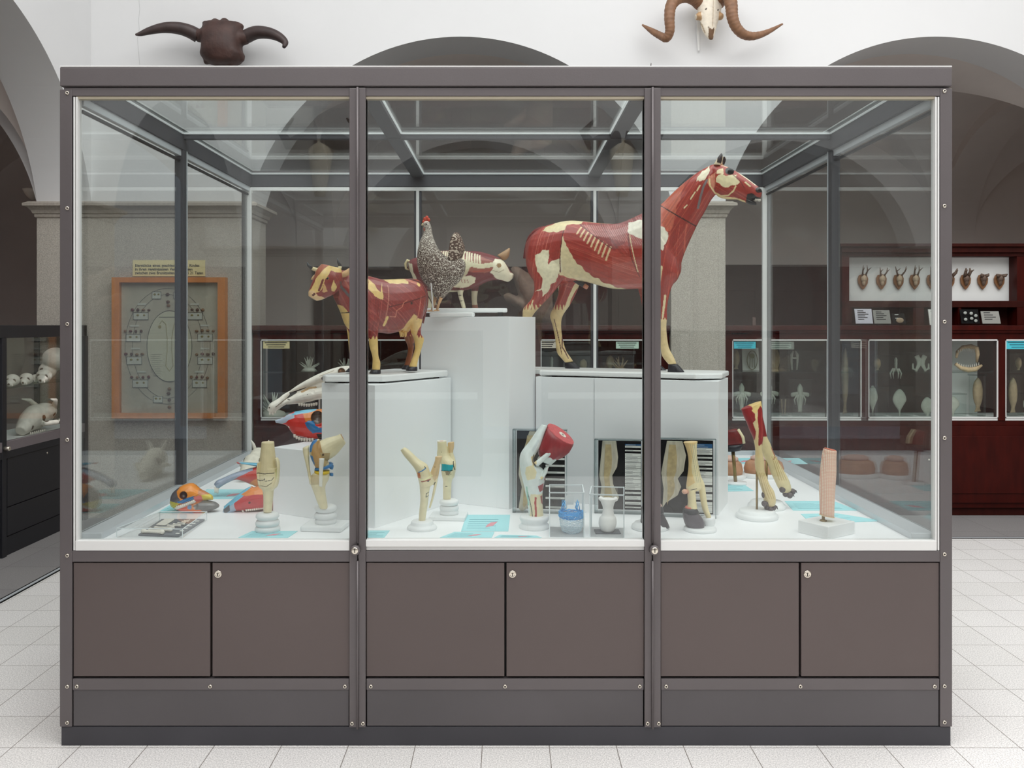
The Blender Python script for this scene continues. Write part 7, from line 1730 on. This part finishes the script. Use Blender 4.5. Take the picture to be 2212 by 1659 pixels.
# brown hump-backed specimen on the ledge of the middle cabinet
def hump():
    z = cz + .12; fr = Fr(1130, z, 0); b = fr.p(1130, 700); b.z = ZT
    t = thing('brown_fossil', 'brown rough hump-backed fossil on the cabinet ledge behind the pig snout', 'fossil', b)
    bm = NB()
    loft(bm, fr, [(1102, 580, 1108, 600), (1110, 575, 1116, 625), (1122, 577, 1126, 660), (1138, 588, 1140, 690), (1152, 592, 1156, 701), (1172, 594, 1176, 702), (1192, 605, 1194, 702)], [.05, .09, .12, .14, .14, .12, .06], 0, 18, 3)
    loft(bm, fr, [(1086, 638, 1092, 650), (1098, 632, 1104, 658), (1112, 638, 1120, 668), (1130, 642, 1134, 680)], [.03, .06, .09, .09], -.04, 16, 3)
    finish('body', fuse(bm, .009, 2), mat('brown_fossil', (104, 84, 72), .75, noise=(22, .3), bump=(40, .8)), t, True)
    bm = NB(); lathe(bm, b + Vector((.14, 0, 0)), [(.15, 0), (.15, .02), (0, .021)], 24, sy=.7); obj('base', bm, WOODD, t)
hump()

# ---------------------------------------------------------------- black case with skulls in the left arch
def black_case():
    xf = XL - .008; y0, y1 = .30, 3.30; yp = 2.30; xb = XL - .38
    t = thing('black_display_case', 'low black steel display case with skulls in the left arch', 'display case', ((xf + xb) / 2, (y0 + y1) / 2, 0))
    def pb(name, m, *b, par=t, bev=.002):
        bm = NB()
        for q in b: box(bm, *q)
        return obj(name, bm, m, par, bevel=bev)
    pb('base', STEELK, (xb, xf - .012, y0, y1, 0, .115), (xb, xf - .02, y0, y1, .115, .64))
    for a, b in ((y0 + .02, 1.26), (1.27, yp - .035), (yp + .035, 3.02)):
        d = pb('door', STEELK, (xf - .022, xf - .006, a, b, .30, .60)); pb('kick_panel', STEELK, (xf - .022, xf - .007, a, b, .12, .295))
        bm = NB(); lathe(bm, (xf - .006, b - .24 if b > 3 else b - .08, .565), [(.007, 0), (.007, .003), (0, .003)], 12, axis=(1, 0, 0)); obj('lock', bm, CHROME, d, True)
    pb('door', STEELK, (xf - .022, xf - .006, 3.03, y1, .30, .60))
    pb('sill', mat('grey_sill', (128, 120, 124), .4, .3), (xf - .03, xf, y0, y1, .645, .705)); pb('bottom_rail', STEELK, (xf - .03, xf, y0, y1, .60, .645))
    pb('shelf_floor', CW, (xb + .01, xf - .03, y0, y1, .66, .70))
    pb('top_frame', STEELK, (xf - .045, xf, y0, y1, 1.34, 1.418), (xb, xb + .04, y0, y1, 1.34, 1.418), (xb, xf, y1 - .04, y1, 1.34, 1.418), (xb, xf, y0, y0 + .04, 1.34, 1.418))
    for y in (y0, yp - .03, y1 - .03): pb('post', STEELK, (xf - .035, xf + .002, y, y + .045, 0, 1.34))
    for y in (y0, y1 - .03): pb('back_post', STEELK, (xb, xb + .03, y, y + .03, .64, 1.34))
    bm = NB(); lathe(bm, (xf + .002, yp - .01, .665), [(.014, 0), (.014, .03), (.011, .034), (0, .034)], 16, axis=(1, 0, 0)); obj('lock_boss', bm, CHROME, t, True)
    pb('glass_side', GLASS, (xf - .02, xf - .015, y0 + .04, yp - .03, .705, 1.34), (xf - .02, xf - .015, yp + .015, y1 - .03, .705, 1.34), bev=0)
    pb('glass_end', GLASS, (xb + .03, xf - .035, y1 - .012, y1 - .007, .705, 1.34), bev=0); pb('glass_back', GLASS, (xb + .005, xb + .01, y0, y1, .705, 1.34), bev=0)
    pb('glass_shelf', glass('shelf_glass', (.86, .94, .92)), (xb + .03, xf - .05, y0 + .05, y1 - .05, 1.022, 1.03), bev=0)
    return xf, xb
xf_, xb_ = black_case()
SKM = mat('skull_white', (230, 226, 214), .55, noise=(30, .1), vcol=True, bump=(50, .25))
def left_skull(name, px_, py, x, zb, s, lab, kind):
    """skull standing at depth found from its column px_ on the shelf line x"""
    z = x * F / (px_ - CX); c = Vector((x, z + CAMY, zb)); t = thing(name, lab, 'skull', c); bm = NB()
    def at(a, b_, c_): return c + Vector((a, b_, c_)) * s
    if kind == 'human':
        ball(bm, at(0, .01, .15), (.085 * s, .10 * s, .085 * s), 24, 16); ball(bm, at(-.035, -.03, .07), (.06 * s, .06 * s, .06 * s)); ball(bm, at(-.05, -.04, .03), (.045 * s, .045 * s, .03 * s))
        holes = [(at(-.05, -.10, .085), .02), (at(-.105, -.02, .09), .02), (at(-.09, -.07, .06), .012)]
    elif kind == 'small':
        ball(bm, at(0, 0, .045), (.05 * s, .055 * s, .045 * s)); ball(bm, at(.02, -.055, .03), (.034 * s, .04 * s, .028 * s)); ball(bm, at(.03, -.085, .02), (.02 * s, .024 * s, .018 * s))
        holes = [(at(.045, -.045, .05), .015), (at(-.01, -.06, .052), .014), (at(.034, -.108, .02), .009)]
    else:
        tube(bm, [at(.02, -.30, .03), at(.02, -.26, .055), at(.0, -.16, .085), at(-.02, -.05, .10), at(-.03, .08, .11)], [.035 * s, .05 * s, .07 * s, .085 * s, .07 * s], 18)
        for k in (-1, 1): tube(bm, [at(k * .07, -.12, .06), at(k * .11, -.02, .06), at(k * .08, .08, .06)], .018 * s, 10)
        ball(bm, at(0, .02, .13), (.08 * s, .09 * s, .06 * s))
        holes = [(at(.085, -.10, .10), .03), (at(-.075, -.10, .11), .03), (at(.03, -.335, .045), .022), (at(.06, -.24, .05), .016), (at(.09, .02, .1), .025)]
    me = fuse(bm, .004 * s + .001, 2); P = Paint(me, Fr(px_, z, 0), (228, 224, 212), 60, .001)
    for h, r in holes: P.where(np.linalg.norm(P.co - np.array(h), axis=1) < r * s, (86, 66, 50))
    P.done(); finish('cranium', me, SKM, t, True)
    for i in range(6 if kind != 'big' else 8):
        bm = NB(); q = {'human': at(-.075 + i * .012, -.082 + i * .001, .02), 'small': at(.012 + i * .007, -.095 + abs(i - 2.5) * .006, .012), 'big': at(.065, -.26 + i * .024, .012)}[kind]
        ball(bm, q, (.005 * s, .005 * s, .009 * s), 8, 6); obj('tooth', bm, BONEW, t, True)
    if kind == 'big':
        for k in (-1, 1):
            bm = NB(); tube(bm, [at(k * .06, .04, .16), at(k * .09, .0, .21), at(k * .10 , -.08, .225)], [.02 * s, .014 * s, .003], 10); obj('horn', bm, BONEW, t, True)
    return t
xs_ = XL - .13
left_skull('human_skull', 118, 0, xs_, 1.031, .98, 'white domed human skull, farthest on the shelf of the black case', 'human')
left_skull('animal_skull', 95, 0, xs_ + .06, 1.031, 1.0, 'small white cat-like skull in front of the human skull', 'small')
left_skull('animal_skull', 77, 0, xs_ - .02, 1.031, .6, 'tiny white skull between two larger small skulls', 'small')
left_skull('animal_skull', 57, 0, xs_ + .05, 1.031, .85, 'small round white skull, second from the post of the black case', 'small')
left_skull('animal_skull', 27, 0, xs_ + .04, 1.031, .85, 'small white skull with rusty stain beside the post of the black case', 'small')
left_skull('goat_skull', 92, 0, xs_ + .02, .701, .98, 'large white horned skull on the floor of the black case', 'big')

# ---------------------------------------------------------------- buffalo skulls on the wall behind the viewer, seen mirrored in the glass
def buffalo(xc, lab):
    yb = YB + .12; t = thing('buffalo_skull', lab, 'skull', (xc, YB + .02, 3.0)); c = Vector((xc, yb, 3.42))
    bm = NB(); tube(bm, [c + Vector((0, 0, .1)), c, c + Vector((0, .04, -.2)), c + Vector((0, .06, -.42)), c + Vector((0, .05, -.55))], [.10, .15, .12, .085, .06], 18, flat=.8); obj('cranium', bm, BONE, t, True)
    for k in (-1, 1):
        bm = NB(); tube(bm, [c + Vector((k * .04, .02, .1)), c + Vector((k * .2, .05, .08)), c + Vector((k * .36, .04, .05)), c + Vector((k * .44, .04, .18)), c + Vector((k * .3, .04, .34))], [.10, .10, .07, .05, .01], 14); obj('horn', bm, HORN, t, True)
    bm = NB(); box(bm, xc - .03, xc + .03, YB + .001, yb, 3.36, 3.44); obj('wall_bracket', bm, BLACK, t)
buffalo(-2.12, 'horned buffalo skull on the wall behind the viewer, mirrored in the left pane')
buffalo(1.30, 'horned buffalo skull mirrored near the right mullion at the top of the middle pane')

def mirrored_case(xc, lab):
    """low dark case that stands behind the viewer and shows only as a reflection"""
    x0, x1, y0, y1 = xc - 1.1, xc + 1.1, -5.75, -5.0
    t = thing('low_display_case', lab, 'display case', (xc, -5.4, 0))
    def pb(name, m, *b):
        bm = NB()
        for q in b: box(bm, *q)
        return obj(name, bm, m, t)
    pb('base', STEELK, (x0, x1, y0, y1, 0, .72)); pb('floor_board', CW, (x0 + .02, x1 - .02, y0 + .02, y1 - .02, .72, .73))
    for x in (x0, x1 - .03):
        for y in (y0, y1 - .03): pb('post', STEELK, (x, x + .03, y, y + .03, .72, 1.30))
    pb('top_frame', STEELK, (x0, x1, y1 - .03, y1, 1.30, 1.36), (x0, x1, y0, y0 + .03, 1.30, 1.36), (x0, x0 + .03, y0, y1, 1.30, 1.36), (x1 - .03, x1, y0, y1, 1.30, 1.36))
    pb('glass_side', GLASS, (x0 + .03, x1 - .03, y1 - .018, y1 - .012, .73, 1.30)); pb('back_panel', WOODD, (x0 + .03, x1 - .03, y0 + .01, y0 + .03, .73, 1.30))
mirrored_case(-1.35, 'low dark display case behind the viewer, mirrored in the left half of the front glass')
mirrored_case(1.45, 'low dark display case behind the viewer, mirrored in the right half of the front glass')
